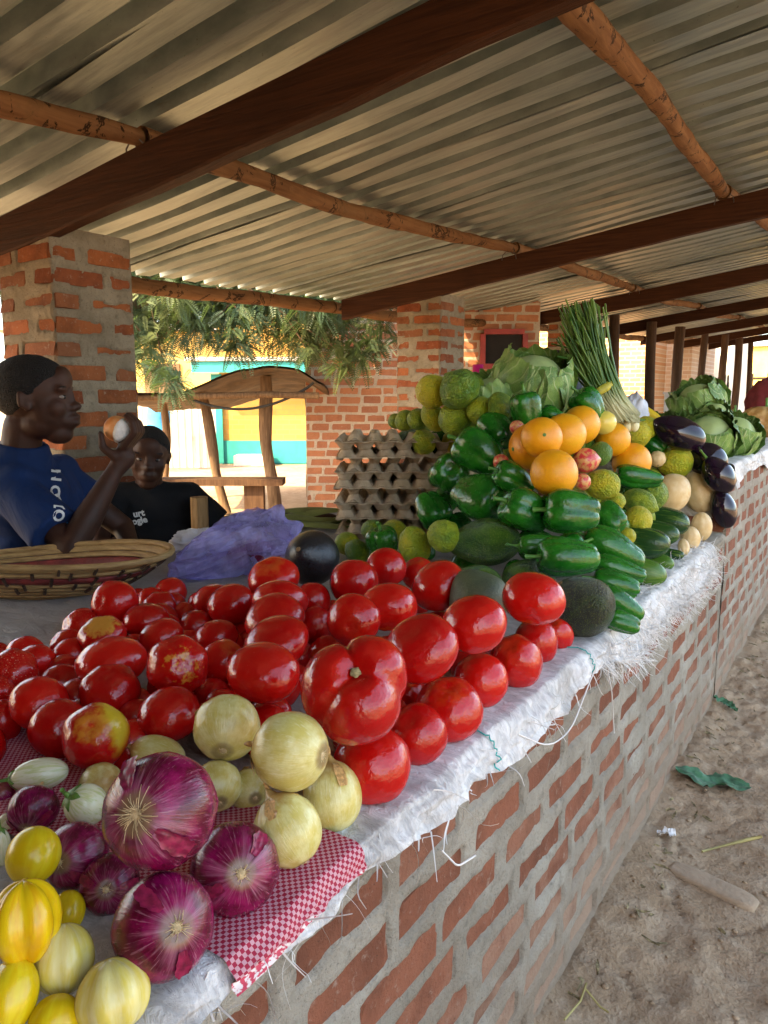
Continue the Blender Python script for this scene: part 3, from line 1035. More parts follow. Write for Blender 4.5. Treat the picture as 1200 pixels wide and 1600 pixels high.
# ================================================================== CLOTHS ON THE COUNTER
def weave_mat(name, c0, c1, dirt, size=420.0):
    a = NT(name)
    w = a.n('NewGeometry').outputs['Position']
    s = a.sep(w)
    wu = a.math('SINE', a.math('MULTIPLY', a.math('SUBTRACT', s[0], s[2]), size * 2))
    wv = a.math('SINE', a.math('MULTIPLY', s[1], size * 2))
    n1 = a.noise(5, 6, 0.65, w)
    n2 = a.noise(30, 6, 0.7, a.vmath('MULTIPLY', w, (0.6, 1.3, 0.6)), 1.6)
    c = a.mix(a.ramp(n2, 0.35, 0.65), c0, c1)
    c = a.mix(a.ramp(n1, 0.46, 0.70, 0, 0.75), c, dirt)
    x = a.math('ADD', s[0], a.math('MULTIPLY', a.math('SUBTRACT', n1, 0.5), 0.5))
    c = a.mix(a.ramp(x, -0.80, -0.52, 0.85, 0.0), c, dirt)  # grey dirt under the heap, also painted darker to deepen shade between the tomatoes
    b1 = a.bump(a.math('MULTIPLY', wu, wv), 0.12, 0.001)
    a.bump(n2, 0.9, 0.012, b1)
    MAT[name] = a.done(c, 0.55, 0.35)
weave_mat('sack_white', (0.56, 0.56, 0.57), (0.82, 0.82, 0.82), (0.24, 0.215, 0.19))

def drape(name, ya, yb, xa, over, amp, mat, seed, dz=0.004, res=0.0085, hemfold=False):
    """sheet lying on the counter top and falling over its front edge by over(y) metres"""
    ys = np.arange(ya, yb + res / 2, res)
    ss = np.concatenate([np.arange(xa, CX - 0.012, res), CX - 0.012 + np.linspace(0, 1, 19)[0:]])
    nflat = len(ss) - 19
    V = np.zeros((len(ys), len(ss), 3))
    Yg, Sg = np.meshgrid(ys, ss, indexing='ij')
    q = np.stack([Sg * 1.0, Yg, 0 * Yg], -1)
    wr = amp * (0.6 * ridge(q * np.array([9, 16, 1]) + fbm(q * 5, seed + 4, 2)[..., None] * 0.8, seed, 3) + 0.6 * fbm(q * 13, seed + 1, 3))
    wr = wr - wr.min() * 0.55
    V[..., 0] = Sg
    V[..., 1] = Yg
    V[..., 2] = CT + dz + np.maximum(wr, 0)
    ov = np.array([over(y) for y in ys])
    t = np.linspace(0, 1, 19)
    arc = 0.028
    for k in range(19):
        s_ = t[k] * (arc + ov)
        bend = np.minimum(s_ / arc, 1) * (np.pi / 2)
        down = np.maximum(s_ - arc, 0)
        rr = arc / (np.pi / 2)
        fl = amp * 1.8 * fbm(np.stack([ys * 9, np.full_like(ys, k * 0.12), 0 * ys], 1), seed + 7, 3) + amp * 1.2 * ridge(np.stack([ys * 22, np.full_like(ys, k * 0.2), 0 * ys], 1), seed + 8, 2)
        out = (0.004 + dz) + np.maximum(fl, -0.002) * np.minimum(1, s_ / arc) + 0.10 * down
        V[:, nflat + k, 0] = CX - 0.012 + rr * np.sin(bend) * 0.75 + out
        V[:, nflat + k, 2] = CT + dz + np.maximum(wr[:, nflat - 1], 0) * (1 - np.minimum(1, s_ / arc)) - rr * (1 - np.cos(bend)) - down * 0.97
        V[:, nflat + k, 1] = ys + 0.004 * np.sin(ys * 30) * t[k]
    nu, nv = len(ys), len(ss)
    F = gridf(nu, nv)[:, ::-1]
    return V, F, nu, nv
def over_white(y):
    b = 0.004 + 0.030 * min(1, max(0, (y - 0.60) / 0.2)) + 0.009 * math.sin(y * 11 + 2) + 0.005 * math.sin(y * 27)
    b += 0.03 * min(1, max(0, (y - 1.48) / 0.1))
    return max(0.002, b)
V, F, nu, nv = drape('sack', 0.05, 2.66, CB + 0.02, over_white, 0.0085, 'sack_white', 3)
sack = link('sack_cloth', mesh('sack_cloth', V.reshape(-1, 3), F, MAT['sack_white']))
tag(sack, 'wrinkled white woven sack cloth spread under the produce and hanging over the edge', 'cloth')
# frayed threads along the hem and on the cloth near the cucumbers
plain('thread', (0.70, 0.69, 0.68), 0.6, 0.15)
rt = np.random.default_rng(3)
parts = []
hem = V[:, -1]
ysh = hem[:, 1]
def thread(p, d, L, w, curl):
    m = 7
    t = np.linspace(0, 1, m)
    d = d / np.linalg.norm(d)
    a1 = np.cross(d, rt.normal(0, 1, 3))
    a1 /= np.linalg.norm(a1)
    ph = rt.uniform(0, 6)
    pts = p + d * (L * t)[:, None] + a1 * (curl * np.sin(t * rt.uniform(2, 6) + ph) - curl * math.sin(ph))[:, None]
    side = np.cross(d, a1)
    wv = w * (1 - 0.6 * t)
    v = np.concatenate([pts + side * wv[:, None], pts - side * wv[:, None]])
    f = np.array([[i, i + 1, m + i + 1, m + i] for i in range(m - 1)])
    return v, f
for k in range(1500):
    y = rt.uniform(1.43, 2.66) if k < 1440 else rt.uniform(0.35, 1.4)
    i = int(np.clip(np.searchsorted(ysh, y), 0, len(ysh) - 1))
    j = -1 if rt.random() < 0.6 else -int(rt.integers(2, 17))
    p = V[i, j] + np.array([0.002, 0, 0.002])
    d = np.array([rt.uniform(0.2, 1.0), rt.normal(0, 0.8), rt.normal(-0.5, 0.5)])
    parts.append(thread(p, d, rt.uniform(0.015, 0.06), 0.0010, rt.uniform(0.003, 0.012)))
for k in range(800):
    y, x = rt.uniform(1.5, 2.64), CX - rt.uniform(0.0, 0.08)
    i = int(np.clip(np.searchsorted(ysh, y), 0, len(ysh) - 1))
    p = np.array([x, y, CT + 0.010])
    d = np.array([rt.normal(0, 1), rt.normal(0, 1), rt.uniform(0.0, 0.5)])
    parts.append(thread(p, d, rt.uniform(0.015, 0.045), 0.0009, rt.uniform(0.002, 0.008)))
v, f = join(parts)
fo = link('fringe', mesh('fringe', v, f, MAT['thread']), sack)
fo['kind'] = 'stuff'
fo['label'] = 'frayed white threads along the hem'
# long loose strands
for pts in ([(-0.428, 1.02, 0.64), (-0.40, 1.08, 0.60), (-0.395, 1.17, 0.595), (-0.40, 1.25, 0.63), (-0.40, 1.30, 0.66)],
            [(-0.41, 1.42, 0.62), (-0.405, 1.44, 0.57), (-0.41, 1.47, 0.52), (-0.41, 1.49, 0.46)],
            [(-0.41, 0.745, 0.60), (-0.395, 0.76, 0.575), (-0.39, 0.80, 0.57)]):
    p = np.array(pts)
    t = np.linspace(0, 1, 24)
    q = np.stack([np.interp(t, np.linspace(0, 1, len(p)), p[:, i]) for i in range(3)], 1)
    k3 = np.ones(5) / 5
    for i in range(3):
        q[2:-2, i] = np.convolve(q[:, i], k3, 'valid')
    v, f = tube(q, 0.0014, 5)
    link('strand', mesh('strand', v, f, MAT['thread']), sack)
# stitched teal thread across the cloth
plain('teal_thread', (0.05, 0.45, 0.42), 0.6)
for yc in (0.93, 1.36):
    i = int(np.searchsorted(ysh, yc))
    row = V[i, -24:] + np.array([0.0025, 0, 0.0025])
    row[:, 1] += 0.004 * np.sin(np.arange(24) * 2.0)
    v, f = tube(row, 0.0012, 5)
    link('stitching', mesh('stitching', v, f, MAT['teal_thread']), sack)

# red and white checked bag laid open under the onions
a = NT('check_bag')
uvn = a.n('UVMap').outputs[0]
ck = a.n('TexChecker')
a.put(ck.inputs['Vector'], uvn)
ck.inputs['Scale'].default_value = 150
a.put(ck.inputs['Color1'], (0.33, 0.010, 0.042))
a.put(ck.inputs['Color2'], (0.56, 0.30, 0.34))
s = a.sep(uvn)
hemw = a.ramp(s[0], 0.977, 0.98)
c = a.mix(hemw, ck.outputs['Color'], a.mix(a.ramp(a.noise(260, 2, 0.5, a.vmath('MULTIPLY', a.n('NewGeometry').outputs['Position'], (1, 0.6, 1))), 0.45, 0.55), (0.74, 0.68, 0.66), (0.50, 0.05, 0.09)))
a.bump(ck.outputs['Fac'], 0.25, 0.001)
MAT['check_bag'] = a.done(c, 0.6, 0.3)
V2, F2, nu2, nv2 = drape('bag', 0.405, 0.605, -1.02, lambda y: 0.012 + 0.008 * math.sin(y * 9) + 0.004 * math.sin(y * 31), 0.006, 'check_bag', 19, 0.0105, 0.008)
g = np.gradient(V2, axis=1)
sarc = np.concatenate([np.zeros((nu2, 1)), np.cumsum(np.linalg.norm(np.diff(V2, axis=1), axis=2), axis=1)], 1)
UV = np.stack([sarc / sarc.max(), (V2[..., 1] - 0.3) / sarc.max()], -1)
cb = link('checked_bag', mesh('checked_bag', V2.reshape(-1, 3), F2, MAT['check_bag'], True, None, UV.reshape(-1, 2)))
tag(cb, 'red and white checked woven bag laid flat under the onions', 'bag')

# ================================================================== PRODUCE
# x, y, z, radius, stem axis (x, y, z), scale along axis, scale across, note
LAYOUT = {
    'tomato': [
        (-1.271, 0.915, 0.742, 0.0456, 0.19, -0.92, 0.34, 1, 1, 'scar'),
        (-1.3, 0.858, 0.699, 0.0388, -0.13, -0.88, 0.46, 1, 1, 'dots'),
        (-1.147, 0.795, 0.729, 0.035, 0.22, -0.33, 0.92, 0.87, 1.15, 'streak'),
        (-0.989, 0.7, 0.741, 0.0452, 0.05, 0.07, -1.0, 0.87, 1.15, ''),
        (-1.186, 0.756, 0.693, 0.0332, -0.21, 0.11, -0.97, 1.0, 1.0, ''),
        (-1.119, 0.609, 0.723, 0.0372, 0.59, -0.28, 0.76, 1, 1, 'dots'),
        (-1.187, 0.684, 0.703, 0.0329, 0.24, 0.26, -0.94, 0.95, 1.05, ''),
        (-1.344, 0.703, 0.682, 0.0225, 0.19, -0.04, -0.98, 1.0, 1.0, ''),
        (-1.088, 0.562, 0.713, 0.0272, -0.19, -0.17, -0.97, 0.94, 1.07, 'dots'),
        (-0.978, 0.568, 0.722, 0.0379, -0.33, -0.13, -0.94, 0.97, 1.04, ''),
        (-1.094, 0.677, 0.69, 0.0302, -0.45, 0.15, -0.88, 0.94, 1.07, ''),
        (-1.024, 0.533, 0.691, 0.0308, -0.21, -0.28, -0.94, 1.12, 0.89, ''),
        (-0.91, 0.554, 0.706, 0.04, -0.31, 0.4, -0.86, 1.04, 0.96, ''),
        (-0.801, 0.537, 0.731, 0.0395, 0.53, -0.51, 0.68, 1, 1, 'patch'),
        (-0.919, 0.644, 0.727, 0.0381, 0.23, -0.38, 0.9, 0.91, 1.1, ''),
        (-0.869, 0.649, 0.692, 0.0304, -0.22, 0.1, -0.97, 1.06, 0.94, ''),
        (-0.779, 0.636, 0.728, 0.0377, 0.13, 0.28, -0.95, 0.95, 1.06, ''),
        (-0.837, 0.704, 0.765, 0.0429, 0.81, -0.48, 0.34, 1, 1, 'star'),
        (-1.072, 0.866, 0.72, 0.0367, 0.13, 0.22, -0.97, 0.94, 1.06, ''),
        (-1.19, 0.925, 0.717, 0.0383, 0.06, -0.03, -1.0, 0.88, 1.14, ''),
        (-1.288, 1.04, 0.696, 0.0372, 0.36, -0.48, 0.8, 1, 1, ''),
        (-1.377, 1.145, 0.697, 0.0374, 0.23, 0.07, -0.97, 1.0, 1.0, ''),
        (-1.237, 1.065, 0.687, 0.0261, 0.75, 0.0, 0.66, 1, 1, ''),
        (-1.103, 0.98, 0.704, 0.0333, 0.13, -0.16, -0.98, 0.98, 1.02, ''),
        (-0.97, 0.906, 0.728, 0.0347, 0.17, 0.08, -0.98, 0.92, 1.09, ''),
        (-0.877, 0.832, 0.724, 0.0355, 0.61, 0.11, 0.79, 1.0, 1.0, ''),
        (-0.854, 0.785, 0.687, 0.027, -0.06, -0.14, -0.99, 0.96, 1.04, ''),
        (-0.683, 0.723, 0.782, 0.0443, -0.14, -0.08, -0.99, 0.91, 1.1, ''),
        (-0.773, 0.85, 0.772, 0.0429, 0.08, 0.38, -0.92, 0.85, 1.18, ''),
        (-0.855, 0.938, 0.773, 0.0435, -0.11, 0.43, -0.9, 0.87, 1.15, ''),
        (-0.914, 1.018, 0.778, 0.0453, 0.19, -0.33, -0.93, 0.9, 1.11, ''),
        (-1.025, 1.123, 0.785, 0.0454, 0.07, -0.37, 0.92, 0.88, 1.14, ''),
        (-1.052, 1.024, 0.748, 0.0416, 0.28, 0.27, -0.92, 0.91, 1.1, ''),
        (-1.155, 1.076, 0.726, 0.0404, 0.09, 0.04, -1.0, 0.94, 1.07, ''),
        (-1.03, 1.034, 0.684, 0.0241, -0.22, -0.2, -0.96, 1.05, 0.95, ''),
        (-0.723, 0.78, 0.689, 0.0291, 0.37, -0.01, -0.93, 0.97, 1.03, ''),
        (-1.44, 1.101, 0.684, 0.0238, 0.44, -0.12, 0.89, 1.0, 1.0, ''),
        (-0.869, 1.193, 0.784, 0.0477, 0.11, -0.17, -0.98, 0.99, 1.01, ''),
        (-0.89, 1.344, 0.783, 0.0421, -0.13, 0.35, -0.93, 0.98, 1.02, ''),
        (-0.856, 1.431, 0.755, 0.0391, 0.01, -0.28, 0.96, 1.02, 0.98, ''),
        (-0.706, 1.257, 0.787, 0.0496, 0.34, 0.41, -0.85, 0.93, 1.08, ''),
        (-0.701, 1.066, 0.79, 0.0447, 0.15, -0.12, -0.98, 0.91, 1.09, ''),
        (-0.71, 0.974, 0.787, 0.0433, 0.51, -0.86, 0.05, 1, 1, 'scar'),
        (-0.927, 1.129, 0.75, 0.0367, 0.08, -0.23, -0.97, 1.05, 0.95, ''),
        (-0.877, 1.074, 0.722, 0.0343, -0.22, -0.17, -0.96, 1.07, 0.93, ''),
        (-0.518, 0.874, 0.805, 0.0469, -0.11, -0.58, 0.81, 0.91, 1.1, ''),
        (-0.491, 0.988, 0.815, 0.0457, 0.27, 0.07, -0.96, 0.96, 1.04, ''),
        (-0.469, 1.167, 0.818, 0.0464, -0.13, -0.1, -0.99, 0.91, 1.1, ''),
        (-0.497, 1.374, 0.692, 0.0321, -0.12, -0.6, 0.79, 1.17, 0.86, ''),
        (-0.506, 1.279, 0.702, 0.0416, -0.04, 0.41, -0.91, 1.06, 0.94, ''),
        (-0.49, 1.151, 0.705, 0.0447, 0.01, -0.6, 0.8, 1.08, 0.93, ''),
        (-0.505, 1.042, 0.704, 0.0436, -0.13, -0.5, -0.86, 1.04, 0.97, ''),
        (-0.492, 0.909, 0.706, 0.0461, 0.18, -0.33, 0.93, 0.96, 1.04, ''),
        (-0.482, 0.665, 0.823, 0.061, 0.37, -0.55, 0.75, 1, 1, 'beef'),
        (-0.495, 0.826, 0.7, 0.0402, 0.01, -0.64, 0.77, 1, 1, ''),
        (-0.491, 0.711, 0.706, 0.0459, -0.1, 0.13, -0.99, 0.98, 1.02, ''),
        (-0.948, 1.221, 0.701, 0.0247, -0.07, -0.68, 0.73, 1, 1, ''),
        (-1.776, 1.63, 0.686, 0.0265, 0.24, 0.1, -0.97, 1.0, 1.0, ''),
        (-0.837, 0.704, 0.69, 0.03, 0.2, 0.83, 0.51, 1, 1, 'fill'),
        (-0.683, 0.723, 0.696, 0.036, -0.74, -0.56, -0.37, 1, 1, 'fill'),
        (-0.773, 0.85, 0.696, 0.036, -0.03, 0.66, -0.75, 1, 1, 'fill'),
        (-0.855, 0.938, 0.696, 0.036, 0.49, 0.64, 0.59, 1, 1, 'fill'),
        (-0.914, 1.018, 0.696, 0.036, 0.28, 0.91, 0.29, 1, 1, 'fill'),
        (-1.025, 1.123, 0.696, 0.036, 0.41, 0.27, 0.87, 1, 1, 'fill'),
        (-0.869, 1.193, 0.696, 0.036, -0.82, 0.56, -0.11, 1, 1, 'fill'),
        (-0.89, 1.344, 0.696, 0.036, -0.13, -0.46, -0.88, 1, 1, 'fill'),
        (-0.856, 1.431, 0.69, 0.03, -0.41, -0.74, 0.53, 1, 1, 'fill'),
        (-0.706, 1.257, 0.696, 0.036, -0.71, 0.69, 0.13, 1, 1, 'fill'),
        (-0.701, 1.066, 0.696, 0.036, -0.23, -0.65, -0.72, 1, 1, 'fill'),
        (-0.71, 0.974, 0.696, 0.036, -0.9, -0.43, 0.0, 1, 1, 'fill'),
        (-0.927, 1.129, 0.684, 0.024, -0.12, -0.98, -0.18, 1, 1, 'fill'),
        (-1.36, 1.074, 0.692, 0.034, -0.43, 0.08, 0.9, 1, 1, 'fill'),
        (-1.336, 0.954, 0.692, 0.034, 0.35, -0.18, -0.92, 1, 1, 'fill'),
        (-1.312, 1.098, 0.687, 0.028, -0.61, -0.73, 0.31, 1, 1, 'fill'),
        (-1.264, 0.714, 0.692, 0.034, -0.77, 0.06, -0.63, 1, 1, 'fill'),
        (-1.264, 0.954, 0.687, 0.028, 0.06, 0.9, -0.44, 1, 1, 'fill'),
        (-1.24, 0.786, 0.692, 0.034, -0.28, -0.65, 0.71, 1, 1, 'fill'),
        (-1.24, 0.858, 0.687, 0.028, -0.5, -0.55, -0.67, 1, 1, 'fill'),
        (-1.24, 1.002, 0.692, 0.034, -0.47, 0.16, 0.87, 1, 1, 'fill'),
        (-1.24, 1.122, 0.692, 0.034, -0.71, 0.68, 0.18, 1, 1, 'fill'),
        (-1.192, 0.834, 0.692, 0.034, -0.95, -0.24, -0.2, 1, 1, 'fill'),
        (-1.192, 0.978, 0.687, 0.028, -0.25, 0.69, -0.68, 1, 1, 'fill'),
        (-1.168, 1.026, 0.687, 0.028, 0.5, 0.43, -0.75, 1, 1, 'fill'),
        (-1.144, 0.714, 0.687, 0.028, 0.17, 0.97, 0.17, 1, 1, 'fill'),
        (-1.144, 0.858, 0.687, 0.028, 0.19, 0.32, -0.93, 1, 1, 'fill'),
        (-1.12, 0.906, 0.692, 0.034, 0.51, 0.79, 0.34, 1, 1, 'fill'),
        (-1.12, 1.05, 0.687, 0.028, 0.58, -0.81, -0.07, 1, 1, 'fill'),
        (-1.096, 0.522, 0.687, 0.028, -0.58, -0.42, 0.69, 1, 1, 'fill'),
        (-1.096, 0.738, 0.692, 0.034, -0.39, -0.06, -0.92, 1, 1, 'fill'),
        (-1.096, 1.098, 0.692, 0.034, -0.22, 0.12, -0.97, 1, 1, 'fill'),
        (-1.072, 0.618, 0.687, 0.028, -0.31, 0.8, -0.51, 1, 1, 'fill'),
        (-1.072, 0.93, 0.687, 0.028, -0.59, -0.45, 0.67, 1, 1, 'fill'),
        (-1.048, 0.978, 0.687, 0.028, 0.94, 0.15, -0.32, 1, 1, 'fill'),
        (-1.024, 0.594, 0.687, 0.028, -0.29, 0.73, -0.62, 1, 1, 'fill'),
        (-1.0, 0.642, 0.692, 0.034, 0.72, 0.7, 0.03, 1, 1, 'fill'),
        (-1.0, 0.954, 0.692, 0.034, 0.35, 0.41, 0.84, 1, 1, 'fill'),
        (-1.0, 1.074, 0.687, 0.028, -0.65, 0.73, -0.23, 1, 1, 'fill'),
        (-1.0, 1.194, 0.692, 0.034, -0.96, 0.13, -0.27, 1, 1, 'fill'),
        (-0.976, 0.474, 0.692, 0.034, -0.47, -0.76, -0.45, 1, 1, 'fill'),
        (-0.976, 1.002, 0.687, 0.028, 0.57, 0.78, 0.26, 1, 1, 'fill'),
        (-0.952, 0.618, 0.687, 0.028, 0.92, -0.4, -0.06, 1, 1, 'fill'),
        (-0.952, 1.17, 0.687, 0.028, 0.19, -0.72, -0.66, 1, 1, 'fill'),
        (-0.928, 0.69, 0.687, 0.028, 0.09, -0.29, -0.95, 1, 1, 'fill'),
        (-0.928, 0.762, 0.692, 0.034, 0.34, -0.23, 0.91, 1, 1, 'fill'),
        (-0.928, 0.834, 0.692, 0.034, -0.02, -0.92, 0.39, 1, 1, 'fill'),
        (-0.928, 0.906, 0.687, 0.028, -0.22, -0.84, -0.5, 1, 1, 'fill'),
        (-0.928, 1.074, 0.687, 0.028, 0.46, 0.4, 0.79, 1, 1, 'fill'),
        (-0.928, 1.266, 0.687, 0.028, -0.95, -0.22, -0.23, 1, 1, 'fill'),
        (-0.88, 1.122, 0.687, 0.028, 0.24, -0.64, -0.73, 1, 1, 'fill'),
        (-0.856, 0.57, 0.687, 0.028, 0.55, 0.13, -0.82, 1, 1, 'fill'),
        (-0.856, 0.882, 0.687, 0.028, 0.76, 0.57, -0.33, 1, 1, 'fill'),
        (-0.856, 1.002, 0.687, 0.028, 0.53, -0.47, 0.71, 1, 1, 'fill'),
        (-0.832, 0.834, 0.687, 0.028, -0.24, -0.88, -0.41, 1, 1, 'fill'),
        (-0.808, 0.594, 0.692, 0.034, -0.95, 0.24, 0.22, 1, 1, 'fill'),
        (-0.808, 0.762, 0.687, 0.028, 0.01, -0.15, -0.99, 1, 1, 'fill'),
        (-0.808, 1.026, 0.692, 0.034, 0.05, -0.99, 0.13, 1, 1, 'fill'),
        (-0.784, 0.714, 0.687, 0.028, 0.92, 0.22, -0.32, 1, 1, 'fill'),
        (-0.784, 0.906, 0.687, 0.028, -0.3, -0.22, -0.93, 1, 1, 'fill'),
        (-0.736, 0.69, 0.692, 0.034, -0.36, -0.57, 0.74, 1, 1, 'fill'),
        (-0.592, 0.69, 0.692, 0.034, -0.02, 0.97, -0.25, 1, 1, 'fill'),
        (-0.592, 0.954, 0.692, 0.034, 0.14, -0.34, 0.93, 1, 1, 'fill'),
        (-0.568, 0.786, 0.692, 0.034, 0.76, 0.22, -0.62, 1, 1, 'fill'),
        (-0.568, 0.858, 0.692, 0.034, -0.42, 0.89, -0.15, 1, 1, 'fill'),
        (-0.568, 1.122, 0.692, 0.034, -0.16, 0.79, 0.59, 1, 1, 'fill'),
        (-0.568, 1.194, 0.692, 0.034, 0.22, -0.16, 0.96, 1, 1, 'fill'),
        (-0.544, 0.978, 0.687, 0.028, 0.57, 0.79, -0.25, 1, 1, 'fill'),
        (-0.52, 1.218, 0.687, 0.028, -0.71, -0.67, 0.2, 1, 1, 'fill'),
    ],
    'yellow_onion': [
        (-0.64, 0.61, 0.756, 0.0395, 0.56, -0.74, -0.37, 1, 1, ''),
        (-0.496, 0.563, 0.785, 0.0407, 0.98, 0.17, 0.06, 1.02, 0.98, ''),
        (-0.737, 0.581, 0.704, 0.0299, 0.93, 0.34, -0.17, 1.26, 0.79, ''),
        (-0.619, 0.57, 0.703, 0.0288, 0.76, -0.59, -0.27, 1, 1, ''),
        (-0.607, 0.61, 0.683, 0.0245, 0.91, -0.41, 0.03, 1, 1, ''),
        (-0.497, 0.636, 0.697, 0.0367, 0.34, -0.32, -0.88, 1.1, 0.91, ''),
        (-0.48, 0.539, 0.712, 0.0358, 0.66, -0.07, -0.75, 1.07, 0.93, ''),
        (-0.759, 0.511, 0.691, 0.0264, -0.9, 0.04, -0.43, 1.12, 0.89, ''),
    ],
    'red_onion': [
        (-0.5, 0.394, 0.799, 0.0476, 0.35, -0.83, 0.44, 1, 1, ''),
        (-0.469, 0.367, 0.717, 0.0405, 0.81, -0.3, 0.5, 1, 1, ''),
        (-0.489, 0.47, 0.703, 0.0419, 0.74, -0.51, 0.44, 1, 1, ''),
        (-0.642, 0.399, 0.7, 0.0311, 0.39, -0.85, 0.35, 1, 1, ''),
        (-0.591, 0.401, 0.687, 0.0272, 0.67, -0.63, 0.4, 1, 1, ''),
        (-0.773, 0.432, 0.691, 0.0268, 0.59, -0.7, -0.39, 1, 1, ''),
        (-0.865, 0.446, 0.675, 0.0145, -0.26, 0.42, -0.87, 1.0, 1.0, ''),
    ],
    'white_egg': [
        (-0.823, 0.471, 0.701, 0.0252, -0.69, -0.72, -0.07, 1.28, 0.78, ''),
        (-0.693, 0.447, 0.715, 0.0224, -0.28, -0.68, 0.68, 1, 1, ''),
        (-0.727, 0.369, 0.694, 0.0137, -0.02, 0.04, 1.0, 1.41, 0.71, ''),
        (-0.797, 0.414, 0.674, 0.0121, -0.07, -0.97, -0.24, 1, 1, ''),
    ],
    'yellow_egg': [
        (-0.641, 0.355, 0.725, 0.0247, -0.36, 0.54, 0.76, 1.02, 0.98, 'round'),
        (-0.54, 0.288, 0.741, 0.0273, -0.23, 0.15, 0.96, 1.09, 0.92, 'lobed'),
        (-0.521, 0.307, 0.703, 0.0245, -0.34, 0.32, 0.88, 1.04, 0.96, 'pale'),
        (-0.465, 0.312, 0.693, 0.0266, -0.37, 0.18, 0.91, 0.98, 1.02, 'pale'),
        (-0.523, 0.263, 0.701, 0.0225, -0.36, 0.54, 0.76, 1.12, 0.89, 'plain'),
        (-0.491, 0.279, 0.682, 0.019, -0.36, 0.54, 0.76, 0.97, 1.04, 'plain'),
        (-0.598, 0.359, 0.68, 0.0169, -0.36, 0.54, 0.76, 1.1, 0.91, 'plain'),
    ],
    'lime': [
        (-1.197, 2.076, 1.176, 0.0527, -0.22, -0.61, -0.76, 0.96, 1.04, ''),
        (-1.083, 2.043, 1.183, 0.0592, 0.58, 0.38, -0.72, 0.92, 1.09, ''),
        (-1.088, 2.152, 1.194, 0.0323, 0.01, -0.59, -0.81, 1.06, 0.94, ''),
        (-1.12, 2.086, 1.09, 0.0533, -0.58, 0.81, -0.06, 1, 1, ''),
        (-1.222, 2.13, 1.091, 0.0417, 0.48, 0.42, -0.77, 1.11, 0.9, ''),
        (-1.301, 2.159, 1.085, 0.0364, -0.04, -0.88, -0.47, 1, 1, ''),
        (-1.367, 2.183, 1.079, 0.0352, -0.79, -0.37, 0.48, 0.94, 1.06, ''),
        (-1.42, 2.205, 1.075, 0.0269, 0.02, -0.9, -0.44, 1, 1, ''),
        (-1.019, 2.066, 1.117, 0.0427, -0.67, -0.61, -0.43, 1.0, 1.0, ''),
        (-0.944, 2.046, 1.132, 0.0394, 0.8, 0.3, 0.52, 0.91, 1.1, ''),
        (-0.699, 2.236, 0.989, 0.0361, 0.1, -0.72, -0.69, 1.05, 0.95, ''),
        (-0.641, 2.081, 0.914, 0.0453, 1.0, 0.06, -0.05, 1.06, 0.94, ''),
        (-0.724, 2.727, 1.026, 0.048, 0.74, -0.15, 0.66, 1, 1, ''),
        (-0.721, 2.843, 1.047, 0.0415, -0.59, 0.48, 0.65, 1.0, 1.0, ''),
        (-0.622, 2.902, 0.919, 0.0599, 0.87, -0.13, 0.47, 1, 1, ''),
        (-0.595, 2.462, 0.846, 0.0493, 0.3, 0.82, 0.49, 1.02, 0.98, ''),
        (-0.589, 2.287, 0.842, 0.0451, -0.95, 0.0, 0.31, 1.13, 0.88, ''),
        (-0.562, 2.177, 0.805, 0.0405, -0.53, 0.79, 0.31, 1, 1, ''),
        (-0.607, 2.108, 0.864, 0.0249, -0.82, -0.55, 0.12, 0.93, 1.07, ''),
        (-0.548, 2.016, 0.784, 0.0238, -0.76, 0.64, -0.11, 1, 1, ''),
        (-1.307, 1.896, 0.744, 0.0344, -0.98, -0.03, -0.17, 1.06, 0.94, ''),
        (-1.22, 1.891, 0.749, 0.0366, -0.84, -0.46, 0.28, 1.03, 0.97, ''),
        (-1.009, 1.663, 0.767, 0.0469, 0.05, 0.51, -0.86, 1.1, 0.91, ''),
        (-0.908, 1.638, 0.806, 0.041, -0.48, -0.61, -0.63, 0.96, 1.04, ''),
        (-1.324, 1.785, 0.715, 0.0371, -0.54, -0.72, 0.44, 1.05, 0.95, ''),
        (-1.239, 1.718, 0.713, 0.0346, 0.88, 0.08, -0.47, 1.03, 0.97, ''),
        (-1.256, 1.748, 0.678, 0.0199, -0.6, 0.79, -0.16, 1, 1, ''),
        (-1.083, 1.746, 0.682, 0.0164, -0.56, -0.1, 0.82, 1.0, 1.0, ''),
        (-0.609, 2.393, 0.78, 0.042, 0.73, 0.59, 0.34, 1, 1, 'fill'),
        (-0.622, 2.53, 0.78, 0.042, -0.97, 0.14, -0.19, 1, 1, 'fill'),
        (-0.72, 1.991, 0.855, 0.042, -0.8, 0.51, 0.32, 1, 1, 'fill'),
        (-0.726, 2.092, 0.855, 0.042, -0.84, -0.48, -0.26, 1, 1, 'fill'),
        (-0.729, 2.214, 0.855, 0.042, -0.51, -0.73, 0.46, 1, 1, 'fill'),
        (-0.744, 2.4, 0.855, 0.042, -0.38, 0.62, -0.69, 1, 1, 'fill'),
        (-0.691, 2.816, 0.855, 0.042, -0.26, -0.79, 0.56, 1, 1, 'fill'),
        (-0.718, 2.904, 0.855, 0.042, 0.98, -0.12, 0.13, 1, 1, 'fill'),
        (-1.415, 2.379, 1.005, 0.042, -0.38, -0.04, -0.92, 1, 1, 'fill'),
        (-1.418, 2.818, 1.005, 0.042, 0.46, 0.75, 0.49, 1, 1, 'fill'),
        (-1.302, 2.201, 1.005, 0.042, 0.35, 0.23, -0.91, 1, 1, 'fill'),
        (-1.312, 2.898, 1.005, 0.042, -0.74, -0.67, -0.09, 1, 1, 'fill'),
        (-1.222, 2.276, 1.005, 0.042, -0.77, -0.56, 0.31, 1, 1, 'fill'),
        (-1.223, 2.395, 1.005, 0.042, -0.04, 0.2, -0.98, 1, 1, 'fill'),
